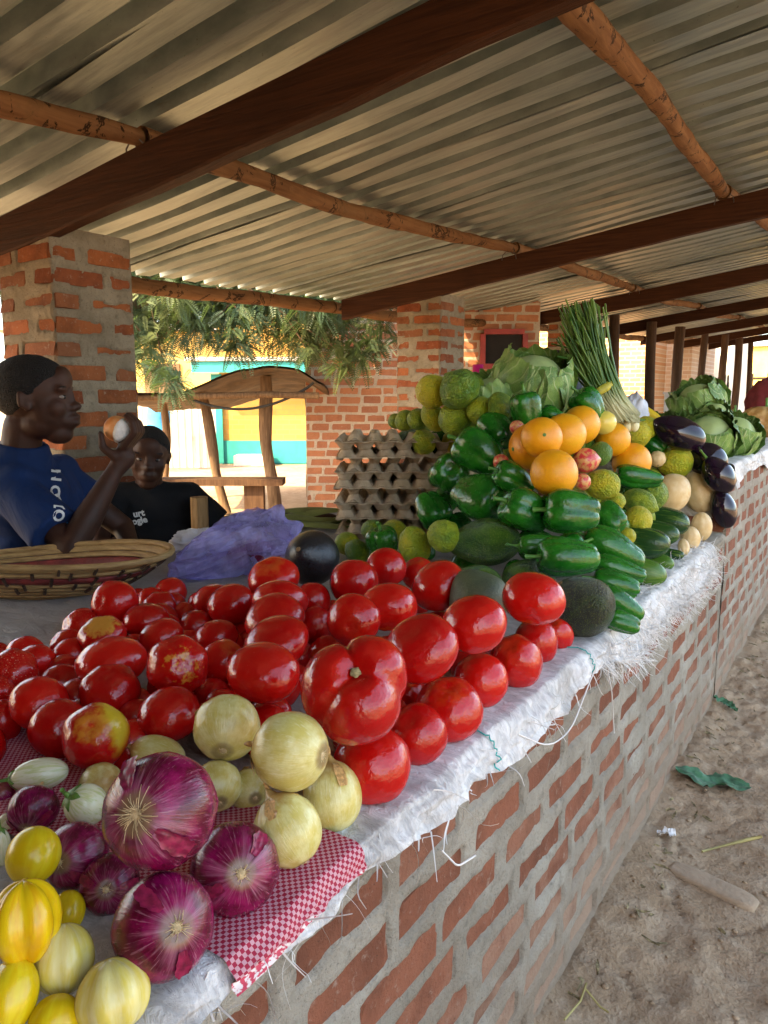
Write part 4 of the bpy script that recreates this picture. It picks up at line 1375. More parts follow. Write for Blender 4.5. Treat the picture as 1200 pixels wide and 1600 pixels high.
        (-1.204, 2.791, 1.005, 0.042, 0.02, 0.02, 1.0, 1, 1, 'fill'),
        (-1.226, 2.913, 1.005, 0.042, -0.36, 0.86, 0.35, 1, 1, 'fill'),
        (-1.118, 2.22, 1.005, 0.042, 0.28, 0.08, 0.96, 1, 1, 'fill'),
        (-1.006, 2.687, 1.005, 0.042, 0.36, -0.26, -0.9, 1, 1, 'fill'),
        (-1.01, 2.795, 1.005, 0.042, 0.95, -0.16, -0.28, 1, 1, 'fill'),
        (-1.011, 2.882, 1.005, 0.042, 0.16, -0.75, -0.65, 1, 1, 'fill'),
        (-0.932, 2.1, 1.005, 0.042, -0.69, -0.72, 0.1, 1, 1, 'fill'),
        (-0.913, 2.207, 1.005, 0.042, 0.85, -0.36, 0.37, 1, 1, 'fill'),
        (-0.907, 2.702, 1.005, 0.042, -0.57, 0.65, 0.51, 1, 1, 'fill'),
        (-0.812, 2.297, 1.005, 0.042, -0.04, 0.4, 0.92, 1, 1, 'fill'),
        (-0.806, 2.721, 1.005, 0.042, 0.54, 0.53, 0.65, 1, 1, 'fill'),
    ],
    'pepper': [
        (-0.945, 2.008, 1.057, 0.0534, -0.76, 0.37, 0.53, 1, 1, ''),
        (-0.952, 1.919, 1.004, 0.0647, -0.87, -0.09, 0.49, 1.07, 0.93, ''),
        (-1.054, 1.931, 0.934, 0.0588, -0.54, 0.81, -0.25, 1, 1, ''),
        (-0.904, 1.828, 0.886, 0.0676, 0.96, -0.22, -0.17, 1, 1, ''),
        (-0.802, 1.833, 0.943, 0.0464, -0.64, -0.61, 0.46, 1.14, 0.88, ''),
        (-0.732, 1.745, 0.874, 0.0564, -0.64, -0.61, 0.46, 1.06, 0.94, ''),
        (-1.069, 1.858, 0.832, 0.0505, 0.7, -0.29, -0.65, 1.0, 1.0, ''),
        (-0.845, 2.0, 1.127, 0.0468, -0.14, -0.15, 0.98, 1.08, 0.93, ''),
        (-0.791, 2.061, 1.109, 0.0272, -0.94, -0.11, 0.32, 1.07, 0.94, ''),
        (-0.614, 1.752, 0.88, 0.0589, -0.84, -0.54, 0.1, 1.05, 0.95, ''),
        (-0.584, 1.968, 0.835, 0.0432, -0.85, 0.23, 0.48, 1, 1, ''),
        (-0.568, 1.616, 0.796, 0.0554, -0.78, -0.63, 0.06, 1.2, 0.83, ''),
        (-0.659, 1.667, 0.804, 0.0389, -0.83, -0.55, 0.0, 1.41, 0.71, ''),
        (-0.544, 1.882, 0.772, 0.0599, -0.83, -0.34, 0.44, 1.24, 0.81, ''),
        (-0.506, 1.811, 0.737, 0.0404, -0.87, -0.4, 0.29, 1.45, 0.69, ''),
        (-0.494, 1.743, 0.717, 0.0401, -0.88, -0.41, 0.24, 1.34, 0.75, ''),
        (-0.448, 1.62, 0.702, 0.0419, -0.81, -0.33, 0.48, 1.26, 0.79, ''),
        (-0.418, 1.54, 0.688, 0.0287, -0.82, -0.49, 0.31, 1.28, 0.78, ''),
        (-0.625, 2.404, 0.906, 0.0497, -0.84, -0.53, 0.15, 1.32, 0.76, ''),
        (-0.697, 2.879, 0.982, 0.0395, -0.86, 0.05, 0.5, 1, 1, ''),
        (-0.764, 2.291, 1.136, 0.0487, -0.48, -0.43, 0.77, 1.04, 0.96, ''),
        (-1.134, 1.701, 0.75, 0.046, -0.08, -0.29, 0.95, 1.02, 0.98, ''),
        (-1.124, 1.884, 0.705, 0.042, 0.31, -0.19, -0.93, 1, 1, 'fill'),
        (-0.913, 1.798, 0.705, 0.042, -0.69, -0.16, -0.7, 1, 1, 'fill'),
        (-0.725, 1.7, 0.705, 0.042, 0.28, 0.36, 0.89, 1, 1, 'fill'),
        (-1.005, 1.903, 0.78, 0.042, 0.64, -0.43, -0.64, 1, 1, 'fill'),
        (-0.723, 1.802, 0.78, 0.042, -0.98, -0.17, -0.05, 1, 1, 'fill'),
        (-0.622, 1.779, 0.78, 0.042, 0.75, 0.48, 0.46, 1, 1, 'fill'),
        (-0.612, 2.093, 0.78, 0.042, 0.13, 0.41, 0.9, 1, 1, 'fill'),
        (-0.63, 2.217, 0.78, 0.042, -0.59, -0.25, -0.77, 1, 1, 'fill'),
        (-0.641, 2.797, 0.78, 0.042, 0.14, -0.34, 0.93, 1, 1, 'fill'),
        (-0.62, 2.901, 0.78, 0.042, -0.41, 0.88, 0.25, 1, 1, 'fill'),
        (-1.096, 2.004, 0.855, 0.042, -0.54, -0.21, -0.81, 1, 1, 'fill'),
        (-0.831, 1.892, 0.855, 0.042, 0.9, -0.3, 0.33, 1, 1, 'fill'),
        (-0.711, 1.887, 0.855, 0.042, -0.22, -0.83, 0.51, 1, 1, 'fill'),
        (-0.707, 2.508, 0.855, 0.042, 0.38, -0.93, -0.03, 1, 1, 'fill'),
        (-1.421, 2.717, 1.005, 0.042, 0.5, 0.19, 0.84, 1, 1, 'fill'),
        (-1.422, 2.895, 1.005, 0.042, -0.35, 0.77, 0.53, 1, 1, 'fill'),
        (-1.301, 2.304, 1.005, 0.042, -0.7, -0.22, -0.68, 1, 1, 'fill'),
        (-1.308, 2.5, 1.005, 0.042, 0.62, 0.78, 0.09, 1, 1, 'fill'),
        (-1.296, 2.7, 1.005, 0.042, 0.86, 0.37, 0.35, 1, 1, 'fill'),
        (-1.326, 2.809, 1.005, 0.042, 0.71, -0.54, -0.45, 1, 1, 'fill'),
        (-1.219, 2.586, 1.005, 0.042, -0.82, -0.58, 0.03, 1, 1, 'fill'),
        (-1.126, 2.826, 1.005, 0.042, -0.92, 0.32, -0.23, 1, 1, 'fill'),
        (-1.046, 2.111, 1.005, 0.042, 0.61, -0.34, -0.72, 1, 1, 'fill'),
        (-1.025, 2.197, 1.005, 0.042, 0.12, -0.64, -0.76, 1, 1, 'fill'),
        (-1.031, 2.403, 1.005, 0.042, -0.83, 0.51, -0.25, 1, 1, 'fill'),
        (-1.018, 2.495, 1.005, 0.042, 0.98, 0.18, -0.08, 1, 1, 'fill'),
        (-1.03, 2.599, 1.005, 0.042, 0.81, 0.39, -0.44, 1, 1, 'fill'),
        (-0.915, 2.376, 1.005, 0.042, -0.63, 0.71, 0.3, 1, 1, 'fill'),
        (-0.916, 2.612, 1.005, 0.042, -0.73, 0.67, -0.11, 1, 1, 'fill'),
        (-0.849, 2.108, 1.005, 0.042, -0.28, -0.1, 0.96, 1, 1, 'fill'),
        (-0.828, 2.21, 1.005, 0.042, 0.68, -0.12, 0.73, 1, 1, 'fill'),
        (-0.807, 2.91, 1.005, 0.042, 0.87, -0.02, 0.48, 1, 1, 'fill'),
    ],
    'orange': [
        (-0.68, 1.802, 0.967, 0.0579, -0.94, 0.1, -0.33, 1.03, 0.97, ''),
        (-0.795, 1.931, 1.024, 0.0611, -0.54, -0.83, -0.09, 1.06, 0.94, ''),
        (-0.743, 2.039, 1.054, 0.0579, -0.25, 0.43, -0.87, 1.08, 0.93, ''),
        (-0.758, 2.221, 1.075, 0.0553, 0.83, 0.53, 0.14, 0.93, 1.07, ''),
        (-0.739, 1.857, 1.053, 0.0513, 0.49, -0.85, 0.2, 1, 1, ''),
        (-0.721, 2.432, 1.022, 0.0529, -0.11, 0.99, 0.04, 1, 1, ''),
        (-0.671, 2.48, 0.947, 0.0604, 0.78, -0.51, -0.37, 1, 1, ''),
    ],
    'guava': [
        (-0.692, 2.079, 0.979, 0.0367, -0.82, -0.56, -0.11, 0.93, 1.08, ''),
        (-0.659, 1.96, 0.932, 0.023, -0.17, -0.66, 0.74, 1, 1, ''),
        (-0.871, 1.896, 0.98, 0.022, -0.25, -0.48, 0.84, 1.13, 0.89, ''),
        (-0.855, 1.963, 1.074, 0.0205, -0.85, -0.52, 0.09, 1.14, 0.88, ''),
    ],
    'avocado': [
        (-0.822, 1.713, 0.788, 0.0751, -0.77, -0.64, -0.03, 1.23, 0.81, ''),
        (-0.732, 1.495, 0.747, 0.041, -0.83, -0.52, 0.19, 1.28, 0.78, ''),
        (-0.612, 1.245, 0.774, 0.0573, -0.57, -0.1, 0.82, 0.98, 1.02, ''),
        (-0.67, 1.627, 0.736, 0.0501, 0.82, 0.56, 0.1, 1.27, 0.79, ''),
        (-0.485, 1.483, 0.724, 0.0644, -0.59, -0.38, 0.71, 0.98, 1.02, ''),
        (-1.083, 1.319, 0.786, 0.0642, 0.18, -0.87, 0.46, 1, 1, ''),
        (-0.729, 2.621, 0.855, 0.042, 0.78, 0.06, -0.62, 1, 1, 'fill'),
        (-0.716, 2.7, 0.855, 0.042, -0.94, 0.15, 0.3, 1, 1, 'fill'),
        (-1.139, 2.113, 0.93, 0.042, 0.15, -0.99, 0.05, 1, 1, 'fill'),
        (-0.913, 2.007, 0.93, 0.042, -0.45, 0.88, -0.16, 1, 1, 'fill'),
        (-1.424, 2.299, 1.005, 0.042, -0.94, -0.26, 0.2, 1, 1, 'fill'),
        (-1.411, 2.536, 1.005, 0.042, -0.11, 0.36, 0.93, 1, 1, 'fill'),
        (-1.321, 2.415, 1.005, 0.042, 0.04, 0.0, -1.0, 1, 1, 'fill'),
        (-1.321, 2.593, 1.005, 0.042, 0.6, 0.67, -0.43, 1, 1, 'fill'),
        (-1.212, 2.685, 1.005, 0.042, -0.53, 0.85, -0.05, 1, 1, 'fill'),
        (-1.128, 2.299, 1.005, 0.042, 0.71, 0.66, 0.26, 1, 1, 'fill'),
        (-1.131, 2.403, 1.005, 0.042, 0.57, 0.08, 0.82, 1, 1, 'fill'),
        (-1.13, 2.497, 1.005, 0.042, -0.01, -0.84, 0.54, 1, 1, 'fill'),
        (-1.106, 2.594, 1.005, 0.042, 0.09, -0.98, -0.17, 1, 1, 'fill'),
        (-1.133, 2.69, 1.005, 0.042, -0.38, 0.9, 0.21, 1, 1, 'fill'),
        (-1.023, 2.305, 1.005, 0.042, -0.78, 0.16, 0.61, 1, 1, 'fill'),
        (-0.929, 2.289, 1.005, 0.042, 0.48, -0.86, 0.18, 1, 1, 'fill'),
        (-0.926, 2.491, 1.005, 0.042, 0.01, -1.0, 0.09, 1, 1, 'fill'),
        (-0.905, 2.815, 1.005, 0.042, -0.44, 0.87, -0.22, 1, 1, 'fill'),
        (-0.903, 2.902, 1.005, 0.042, -0.38, 0.15, -0.91, 1, 1, 'fill'),
        (-0.81, 2.389, 1.005, 0.042, 0.12, 0.99, 0.1, 1, 1, 'fill'),
        (-0.793, 2.49, 1.005, 0.042, -0.66, 0.72, -0.23, 1, 1, 'fill'),
        (-0.828, 2.597, 1.005, 0.042, -0.1, -0.94, 0.32, 1, 1, 'fill'),
    ],
    'cucumber': [
        (-0.524, 2.489, 0.756, 0.0514, 1.0, -0.06, -0.07, 1.28, 0.78, ''),
        (-0.514, 2.337, 0.741, 0.0416, 1.0, -0.06, -0.07, 1.1, 0.91, ''),
        (-0.511, 2.155, 0.74, 0.0525, 1.0, -0.06, -0.07, 1.29, 0.78, ''),
        (-0.467, 1.972, 0.7, 0.0408, 1.0, -0.06, -0.07, 1.04, 0.96, ''),
        (-0.478, 2.185, 0.686, 0.0257, 1.0, -0.06, -0.07, 1.11, 0.9, ''),
        (-0.475, 2.328, 0.683, 0.0178, 1.0, -0.06, -0.07, 0.95, 1.05, ''),
    ],
    'squash': [
        (-0.578, 2.667, 0.831, 0.0629, -0.97, 0.07, 0.24, 0.92, 1.09, ''),
        (-0.547, 2.976, 0.805, 0.0725, -0.34, -0.05, 0.94, 1.15, 0.87, ''),
        (-0.49, 2.746, 0.709, 0.0422, 0.01, 0.12, -0.99, 1.22, 0.82, ''),
        (-0.486, 2.548, 0.7, 0.035, -0.05, -0.18, 0.98, 1.15, 0.87, ''),
        (-0.481, 2.423, 0.692, 0.0218, -0.27, 0.4, 0.88, 1.25, 0.8, ''),
        (-0.661, 2.782, 0.937, 0.0292, 0.28, -0.72, -0.64, 1.0, 1.0, ''),
    ],
    'eggplant': [
        (-0.612, 2.864, 1.03, 0.0727, -0.85, -0.37, 0.38, 1.24, 0.81, ''),
        (-0.531, 2.983, 0.927, 0.0667, -0.83, -0.21, 0.52, 1.04, 0.97, ''),
        (-0.474, 2.904, 0.879, 0.0596, -0.57, -0.1, 0.82, 1.12, 0.89, ''),
        (-0.454, 2.939, 0.752, 0.0552, -0.28, -0.14, 0.95, 1.22, 0.82, ''),
    ],
}

def umesh(name, fn, mats, nu=28, nv=18, smooth=True):
    D, F = usphere(nu, nv)
    return mesh(name, fn(D), F, mats, smooth)
def polar(D):
    th = np.arctan2(D[:, 1], D[:, 0])
    rho = np.hypot(D[:, 0], D[:, 1])
    return th, rho

# ---- tomato
def tomato_mat(name, special=None):
    a = NT(name)
    v = a.shift(23)
    r = a.rand()
    c = a.mix(r, (0.36, 0.0020, 0.0025), (0.49, 0.005, 0.003))
    c = a.mix(a.ramp(a.noise(1.5, 4, 0.6, v), 0.45, 0.8, 0, 0.6), c, (0.52, 0.014, 0.004))
    z = a.sep()[2]
    if special == 'patch':
        e = a.math('ADD', a.sep()[0], a.math('MULTIPLY', a.noise(3, 4, 0.6), 0.5))
        m = a.math('MULTIPLY', a.ramp(e, 0.45, 0.85), a.ramp(z, -0.1, 0.5))
        c = a.mix(m, c, (0.52, 0.36, 0.02))
        c = a.mix(a.ramp(a.math('ADD', z, a.math('MULTIPLY', a.noise(6, 4), 0.3)), 0.92, 1.08, 0, 0.7), c, (0.50, 0.22, 0.02))
    if special == 'star':
        x, y, _ = a.sep()
        th = a.math('ARCTAN2', y, x)
        st = a.math('COSINE', a.math('MULTIPLY', th, 5))
        e = a.math('ADD', z, a.math('MULTIPLY', st, 0.05))
        e = a.math('ADD', e, a.math('MULTIPLY', a.math('SUBTRACT', a.noise(5, 4), 0.5), 1.1))
        c = a.mix(a.ramp(e, 0.86, 1.05, 0, 0.75), c, (0.58, 0.27, 0.03))
    if special == 'streak':
        e = a.math('ADD', z, a.math('MULTIPLY', a.math('SUBTRACT', a.noise(4, 4), 0.5), 0.8))
        c = a.mix(a.ramp(e, 0.62, 0.85, 0, 0.9), c, (0.52, 0.24, 0.03))
    if special == 'dots':
        e = a.vor(9, 'F1', v)
        c = a.mix(a.ramp(e, 0.10, 0.16, 0.75, 0), c, (0.62, 0.42, 0.30))
        c = a.mix(a.ramp(a.noise(12, 5, 0.7, v), 0.5, 0.7, 0, 0.35), c, (0.55, 0.12, 0.05))
    sh = a.math('ADD', z, a.math('MULTIPLY', a.math('SUBTRACT', a.noise(2.5, 3, 0.6, v), 0.5), 0.9))
    c = a.mix(a.math('MULTIPLY', a.ramp(sh, 0.70, 1.0), a.ramp(r, 0.3, 0.9, 0.0, 0.7)), c, (0.50, 0.10, 0.012))
    c = a.mix(a.ramp(a.noise(40, 3, 0.6, v), 0.66, 0.74, 0, 0.35), c, (0.66, 0.16, 0.06))
    dust = a.noise(2.0, 6, 0.75, v)
    c = a.mix(a.ramp(dust, 0.52, 0.80, 0, 0.08), c, (0.40, 0.27, 0.20))
    c = a.mix(a.ramp(a.vor(22, 'F1', v), 0.05, 0.09, 0.5, 0), c, (0.55, 0.14, 0.06))
    a.bump(a.noise(3.5, 3, 0.5, v), 0.08, 0.05)
    MAT[name] = a.done(c, a.ramp(a.noise(3, 5, 0.7, v), 0.3, 0.75, 0.10, 0.28), 0.52)
for nm, sp in (('tomato', None), ('tomato_patch', 'patch'), ('tomato_star', 'star'), ('tomato_streak', 'streak'), ('tomato_dots', 'dots')):
    tomato_mat(nm, sp)
def tomato_fn(seed, lobes=5, amp=0.035, flat=0.9):
    def fn(D):
        th, rho = polar(D)
        r_ = 1 + amp * np.cos(lobes * th + seed) * rho ** 1.5 * (0.5 + 0.5 * D[:, 2]) + 0.03 * fbm(D * 1.3 + seed * 5, seed, 2)
        P = D * r_[:, None]
        P[:, 2] *= flat
        P[:, 2] -= 0.13 * np.exp(-(rho / 0.22) ** 2) * (D[:, 2] > 0)
        P[:, 2] += 0.03 * np.exp(-(rho / 0.2) ** 2) * (D[:, 2] < 0)
        return P
    return fn
def beef_fn(D):
    th, rho = polar(D)
    fold = np.abs(np.cos(1.5 * th + 0.4)) ** 0.5
    r_ = 1 + 0.42 * (fold - 0.72) * rho * (0.4 + 0.6 * np.abs(D[:, 2] + 0.3)) + 0.05 * fbm(D * 1.6, 3, 2)
    P = D * r_[:, None]
    P[:, 2] *= 0.82
    P[:, 2] -= 0.28 * np.exp(-(rho / 0.30) ** 2) * (D[:, 2] > 0)
    P[:, 1] *= 0.92
    return P
TM = [(i, tomato_fn(i, 4 + i % 3, 0.03 + 0.01 * (i % 3), 0.92 + 0.04 * (i % 3))) for i in range(6)]
tomato_meshes = {}
def tomato_mesh(i, mat):
    if (i, mat) not in tomato_meshes:
        tomato_meshes[(i, mat)] = umesh('tomato', TM[i][1] if i < 6 else beef_fn, MAT[mat], 40 if i == 6 else 30, 26 if i == 6 else 18)
    return tomato_meshes[(i, mat)]
plain('scar', (0.30, 0.24, 0.11), 0.9, 0.4, 20)
def scar_mesh():
    D, F = usphere(14, 8)
    th, rho = polar(D)
    P = D * (1 + 0.15 * np.cos(5 * th) * rho)[:, None] * np.array([0.09, 0.09, 0.045])
    P[:, 2] += 0.80
    return mesh('stem_scar', P, F, MAT['scar'])
SCAR = scar_mesh()
T_LABEL = {
    'scar': None,
    'patch': ('red tomato with a yellow green shoulder beside the pale onions', None),
    'star': ('red tomato with orange star streaks round its stem scar', None),
    'streak': ('flattened red tomato with yellow blotch on top', None),
    'beef': ('huge folded red tomato with deep creases, largest of the heap', None),
}
rr = random.Random(5)
scar_labels = iter(['round red tomato showing its pale stem scar next to the basket', 'red tomato showing its pale stem scar behind the huge folded one'])
for k, (x, y, z, R, ax, ay, az, sz, sx, note) in enumerate(LAYOUT['tomato']):
    if note == 'fill':
        lab, grp = 'red tomato buried in the heap under other tomatoes', 'tomatoes buried in the heap'
    elif note == 'scar':
        lab, grp = next(scar_labels), None
    elif note == 'dots':
        lab, grp = 'red tomato speckled with pale spots at the edge of the heap', 'speckled tomatoes'
    elif note in T_LABEL:
        lab, grp = T_LABEL[note]
    elif R < 0.026:
        lab, grp = 'small red tomato lying on its own by the plastic bag' if x < -1.8 else 'small red tomato tucked between bigger ones', 'small tomatoes'
        if x < -1.8:
            grp = None
    elif x > -0.56 and z < 0.735:
        lab, grp = 'smooth red tomato in the front row along the white cloth edge', 'front row tomatoes'
    elif x > -0.72 and y > 1.0:
        lab, grp = 'smooth red tomato on top of the heap beside the avocados', 'tomatoes beside the avocados'
    elif x > -0.95 and y > 0.9:
        lab, grp = 'smooth red tomato in the back of the heap near the black avocado', 'tomatoes near the black avocado'
    elif y < 0.76 and x < -0.7:
        lab, grp = 'smooth red tomato in the heap above the onions and garden eggs', 'tomatoes above the onions'
    elif x < -1.0:
        lab, grp = 'smooth red tomato at the back of the heap near the basket', 'tomatoes near the basket'
    else:
        lab, grp = 'smooth red tomato in the middle of the heap around the huge folded one', 'tomatoes in the middle of the heap'
    mt = 'tomato_' + note if note in ('patch', 'star', 'streak', 'dots') else 'tomato'
    i = 6 if note == 'beef' else k % 6
    o = link('tomato', tomato_mesh(i, mt), mw=axis_matrix((x, y, z), (ax, ay, az), rr.uniform(0, 6) if note not in ('patch', 'beef') else (0.4 if note == 'patch' else 1.1), R * sx * 1.06, R * sz * 1.08, R * sx * 1.06))
    tag(o, lab, 'tomato', grp)
    if note != 'fill':
        link('stem_scar', SCAR, o, mw=Matrix.Translation((0, 0, -0.10 if note == 'beef' else 0)) @ Matrix.Diagonal((1.1, 1.1, 0.9, 1)))

# ---- onions
def onion_mat(name, cA, cB, cW, wht, rough):
    a = NT(name)
    x, y, z = a.sep()
    xy = a.vmath('NORMALIZE', a.comb(x, y, 0.0))
    rd = a.math('MULTIPLY', a.rand(), 40)
    v = a.vmath('ADD', a.vmath('MULTIPLY', xy, (1, 1, 1)), a.comb(rd, 0.0, a.math('MULTIPLY', z, 0.22)))
    s1 = a.noise(3.2, 5, 0.65, v)
    s2 = a.noise(16, 4, 0.6, v)
    blot = a.noise(2.0, 4, 0.6, a.shift(31))
    c = a.mix(a.ramp(blot, 0.35, 0.7), cA, cB)
    wz = a.math('ADD', a.math('MULTIPLY', s1, 0.9), a.math('MULTIPLY', z, wht))
    c = a.mix(a.ramp(wz, 0.70, 1.08, 0, 0.8), c, cW)
    c = a.mix(a.ramp(s2, 0.56, 0.70, 0, 0.4), c, cW)
    c = a.mix(a.ramp(s2, 0.30, 0.42, 0.45 if wht > 0.3 else 0.25, 0), c, tuple(q * (0.45 if wht > 0.3 else 0.7) for q in cA))
    c = a.mix(a.ramp(z, 0.84, 0.90, 0, 0.85), c, (0.20, 0.14, 0.07))
    c = a.mix(a.ramp(a.noise(5, 5, 0.7, a.shift(11)), 0.66, 0.74, 0, 0.4), c, tuple(q * 0.6 for q in cA))
    c = a.mix(a.ramp(a.math('ADD', z, a.math('MULTIPLY', a.math('SUBTRACT', blot, 0.5), 0.9)), -0.35, -0.95, 0, 0.75), c, (0.46, 0.25, 0.08) if wht < 0.3 else (0.30, 0.08, 0.05))
    a.bump(s2, 0.12, 0.02)
    MAT[name] = a.done(c, rough, 0.5)
onion_mat('red_onion', (0.085, 0.002, 0.016), (0.24, 0.005, 0.075), (0.48, 0.20, 0.29), 0.40, 0.17)
onion_mat('yellow_onion', (0.54, 0.46, 0.12), (0.66, 0.62, 0.28), (0.78, 0.77, 0.54), 0.12, 0.17)
def onion_fn(seed, tall=0.92):
    def fn(D):
        th, rho = polar(D)
        r_ = 1 + 0.022 * fbm(D * 2 + seed * 3, seed, 2) + 0.010 * np.cos(9 * th + seed) * rho
        P = D * r_[:, None]
        P[:, 2] *= tall
        P[:, 2] -= 0.06 * np.exp(-(rho / 0.16) ** 2) * (D[:, 2] > 0)
        neck = np.exp(-(rho / 0.13) ** 2) * (D[:, 2] < 0)
        P[:, 2] -= 0.26 * neck
        P[:, 0] += 0.06 * neck
        return P
    return fn
ONM = {(m, i): umesh(m, onion_fn(i + (5 if m[0] == 'y' else 0)), MAT[m], 36, 30) for m in ('red_onion', 'yellow_onion') for i in range(3)}
plain('root_hair', (0.52, 0.40, 0.22), 0.9, 0.3)
plain('papery_skin', (0.50, 0.30, 0.11), 0.5, 0.35, 12)
def roots_mesh(n, L, seed):
    r = np.random.default_rng(seed)
    parts = []
    for k in range(n):
        az, sp = r.uniform(0, 6.28), r.uniform(0.2, 1.5)
        p0 = np.array([0.10 * math.cos(az) * r.uniform(0, 1), 0.10 * math.sin(az) * r.uniform(0, 1), 0.86])
        d = np.array([math.cos(az) * sp, math.sin(az) * sp, 0.65])
        d /= np.linalg.norm(d)
        t = np.linspace(0, 1, 6)
        l = L * r.uniform(0.4, 1.2)
        w = r.normal(0, 0.18, 3)
        pts = p0 + d * (l * t)[:, None] + w * (l * t ** 2)[:, None] - np.array([0, 0, 0.45]) * (l * t ** 2)[:, None]
        parts.append(tube(pts, 0.010 * (1 - 0.6 * t), 4, False))
    D, F = usphere(12, 6)
    parts.append((D * np.array([0.12, 0.12, 0.05]) + np.array([0, 0, 0.86]), F))
    v, f = join(parts)
    return mesh('roots', v, f, MAT['root_hair'])
ROOTS = {'red_onion': [roots_mesh(70, 0.38, 1), roots_mesh(45, 0.24, 2), roots_mesh(40, 0.20, 3)], 'yellow_onion': [roots_mesh(22, 0.13, 4), roots_mesh(30, 0.16, 5)]}
D, F = usphere(12, 10)
th, rho = polar(D)
NECK = mesh('neck', np.stack([D[:, 0] * 0.07 * (1 + 0.3 * np.cos(3 * th)), D[:, 1] * 0.06, -1.16 + D[:, 2] * 0.16], 1), F, MAT['papery_skin'])
plain('onion_skin', (0.22, 0.012, 0.05), 0.35, 0.4, 6)
plain('onion_skin_pale', (0.55, 0.33, 0.12), 0.35, 0.35, 8)
def flap_mesh(seed, mat):
    nu, nv = 12, 9
    uu, vv = np.meshgrid(np.linspace(0, 1, nu), np.linspace(-1, 1, nv), indexing='ij')
    r = np.random.default_rng(seed)
    q = np.stack([uu * 3, vv * 2, 0 * uu + seed], -1)
    ps = 0.45 + uu * r.uniform(0.5, 0.9)
    az = vv * (0.10 + 0.14 * np.sin(np.pi * (0.15 + 0.8 * uu))) * (1 + 0.5 * fbm(q * 2, seed, 3))
    rad = 1.012 + 0.06 * uu ** 3 * r.uniform(0.4, 1.2) + 0.025 * np.abs(vv) ** 3 + 0.03 * fbm(q * 2.5, seed + 3, 2)
    V = np.stack([np.sin(ps) * np.cos(az) * rad, np.sin(ps) * np.sin(az) * rad, np.cos(ps) * rad * 0.92], -1)
    return mesh('skin_flap', V.reshape(-1, 3), gridf(nu, nv), MAT[mat])
FLAPS = {'red_onion': [flap_mesh(i, 'onion_skin') for i in range(4)], 'yellow_onion': [flap_mesh(i + 7, 'onion_skin_pale') for i in range(3)]}
ON_LAB = {'red_onion': ['large purple red onion with frayed roots resting on top of the other onions', 'big red onion with pale streaks lying beside the yellow garden eggs', 'dark red onion sitting on the red checked bag', 'dark purple onion wedged beside the yellow lemon', 'half hidden red onion between the two purple ones', 'dark red onion behind the white garden egg', 'small red onion tip beside the striped garden egg'],
          'yellow_onion': ['pale yellow onion leaning against the red tomatoes', 'big smooth yellow onion resting on top of other yellow onions', 'flat pale onion behind the large purple onion', 'yellow onion with dry root disc beside the large purple onion', 'slim yellow onion squeezed below the big smooth one', 'pale yellow onion touching the biggest front tomato', 'yellow onion with brown neck lying on the checked bag', 'pale onion half hidden behind the green stalked garden egg']}
for kd in ('red_onion', 'yellow_onion'):
    for k, (x, y, z, R, ax, ay, az, sz, sx, note) in enumerate(LAYOUT[kd]):
        if note == 'fill':
            lab, grp = 'onion buried under the heap of other onions', 'buried onions'
        else:
            lab, grp = ON_LAB[kd][k], None
        o = link(kd, ONM[(kd, k % 3)], mw=axis_matrix((x, y, z), (ax, ay, az), rr.uniform(0, 6), R * sx * 1.04, R * sz * 1.08))
        tag(o, lab, 'onion', grp)
        if note != 'fill':
            link('roots', ROOTS[kd][min(k, len(ROOTS[kd]) - 1)], o)
            for q in range(2 if kd == 'red_onion' else 1):
                link('skin_flap', FLAPS[kd][(k + q) % len(FLAPS[kd])], o, mw=Matrix.Rotation(k * 1.9 + q * 2.7 + 0.6, 4, 'Z') @ Matrix.Rotation(0.0 if kd == 'red_onion' else math.pi, 4, 'X'))
            link('neck', NECK, o)

# ---- garden eggs
plain('stem_green', (0.07, 0.20, 0.03), 0.45, 0.3, 4)
v_, f_ = usphere(10, 6)
BUTTON = mesh('stem_button', v_ * np.array([0.09, 0.09, 0.03]) + np.array([0, 0, 0.96]), f_, MAT['stem_green'])
a = NT('white_egg')
x, y, z = a.sep()
xy = a.vmath('NORMALIZE', a.comb(x, y, 0.0))
s1 = a.noise(5, 4, 0.6, a.vmath('ADD', xy, a.comb(a.math('MULTIPLY', a.rand(), 9), 0.0, a.math('MULTIPLY', z, 0.3))))
c = a.mix(a.ramp(s1, 0.45, 0.62), (0.66, 0.65, 0.44), (0.52, 0.55, 0.26))
MAT['white_egg'] = a.done(c, 0.22, 0.5)
def yegg(name, c0, c1):
    a = NT(name)
    x, y, z = a.sep()
    xy = a.vmath('NORMALIZE', a.comb(x, y, 0.0))
    s1 = a.noise(2.6, 4, 0.6, a.vmath('ADD', xy, a.comb(a.math('MULTIPLY', a.rand(), 9), 0.0, a.math('MULTIPLY', z, 0.25))))
    c = a.mix(a.ramp(s1, 0.38, 0.64), c0, c1)
    c = a.mix(a.ramp(a.noise(3, 4, 0.6, a.shift()), 0.55, 0.75, 0, 0.5), c, tuple(q * 0.8 for q in c1))
    MAT[name] = a.done(c, 0.24, 0.5, coat=None)
yegg('yellow_egg', (0.68, 0.47, 0.004), (0.74, 0.58, 0.012))
yegg('yellow_egg_lobed', (0.66, 0.36, 0.003), (0.76, 0.54, 0.006))
yegg('yellow_egg_pale', (0.66, 0.55, 0.10), (0.70, 0.63, 0.26))
plain('calyx_green', (0.10, 0.20, 0.03), 0.5, 0.3, 5)
def egg_fn(lobes, amp, tall, seed):
    def fn(D):
        th, rho = polar(D)
        r_ = 1 + amp * (np.abs(np.cos(lobes / 2 * th)) - 0.6) * rho + 0.02 * fbm(D * 2, seed, 2)
        P = D * r_[:, None]
        P[:, 2] *= tall
        return P
    return fn
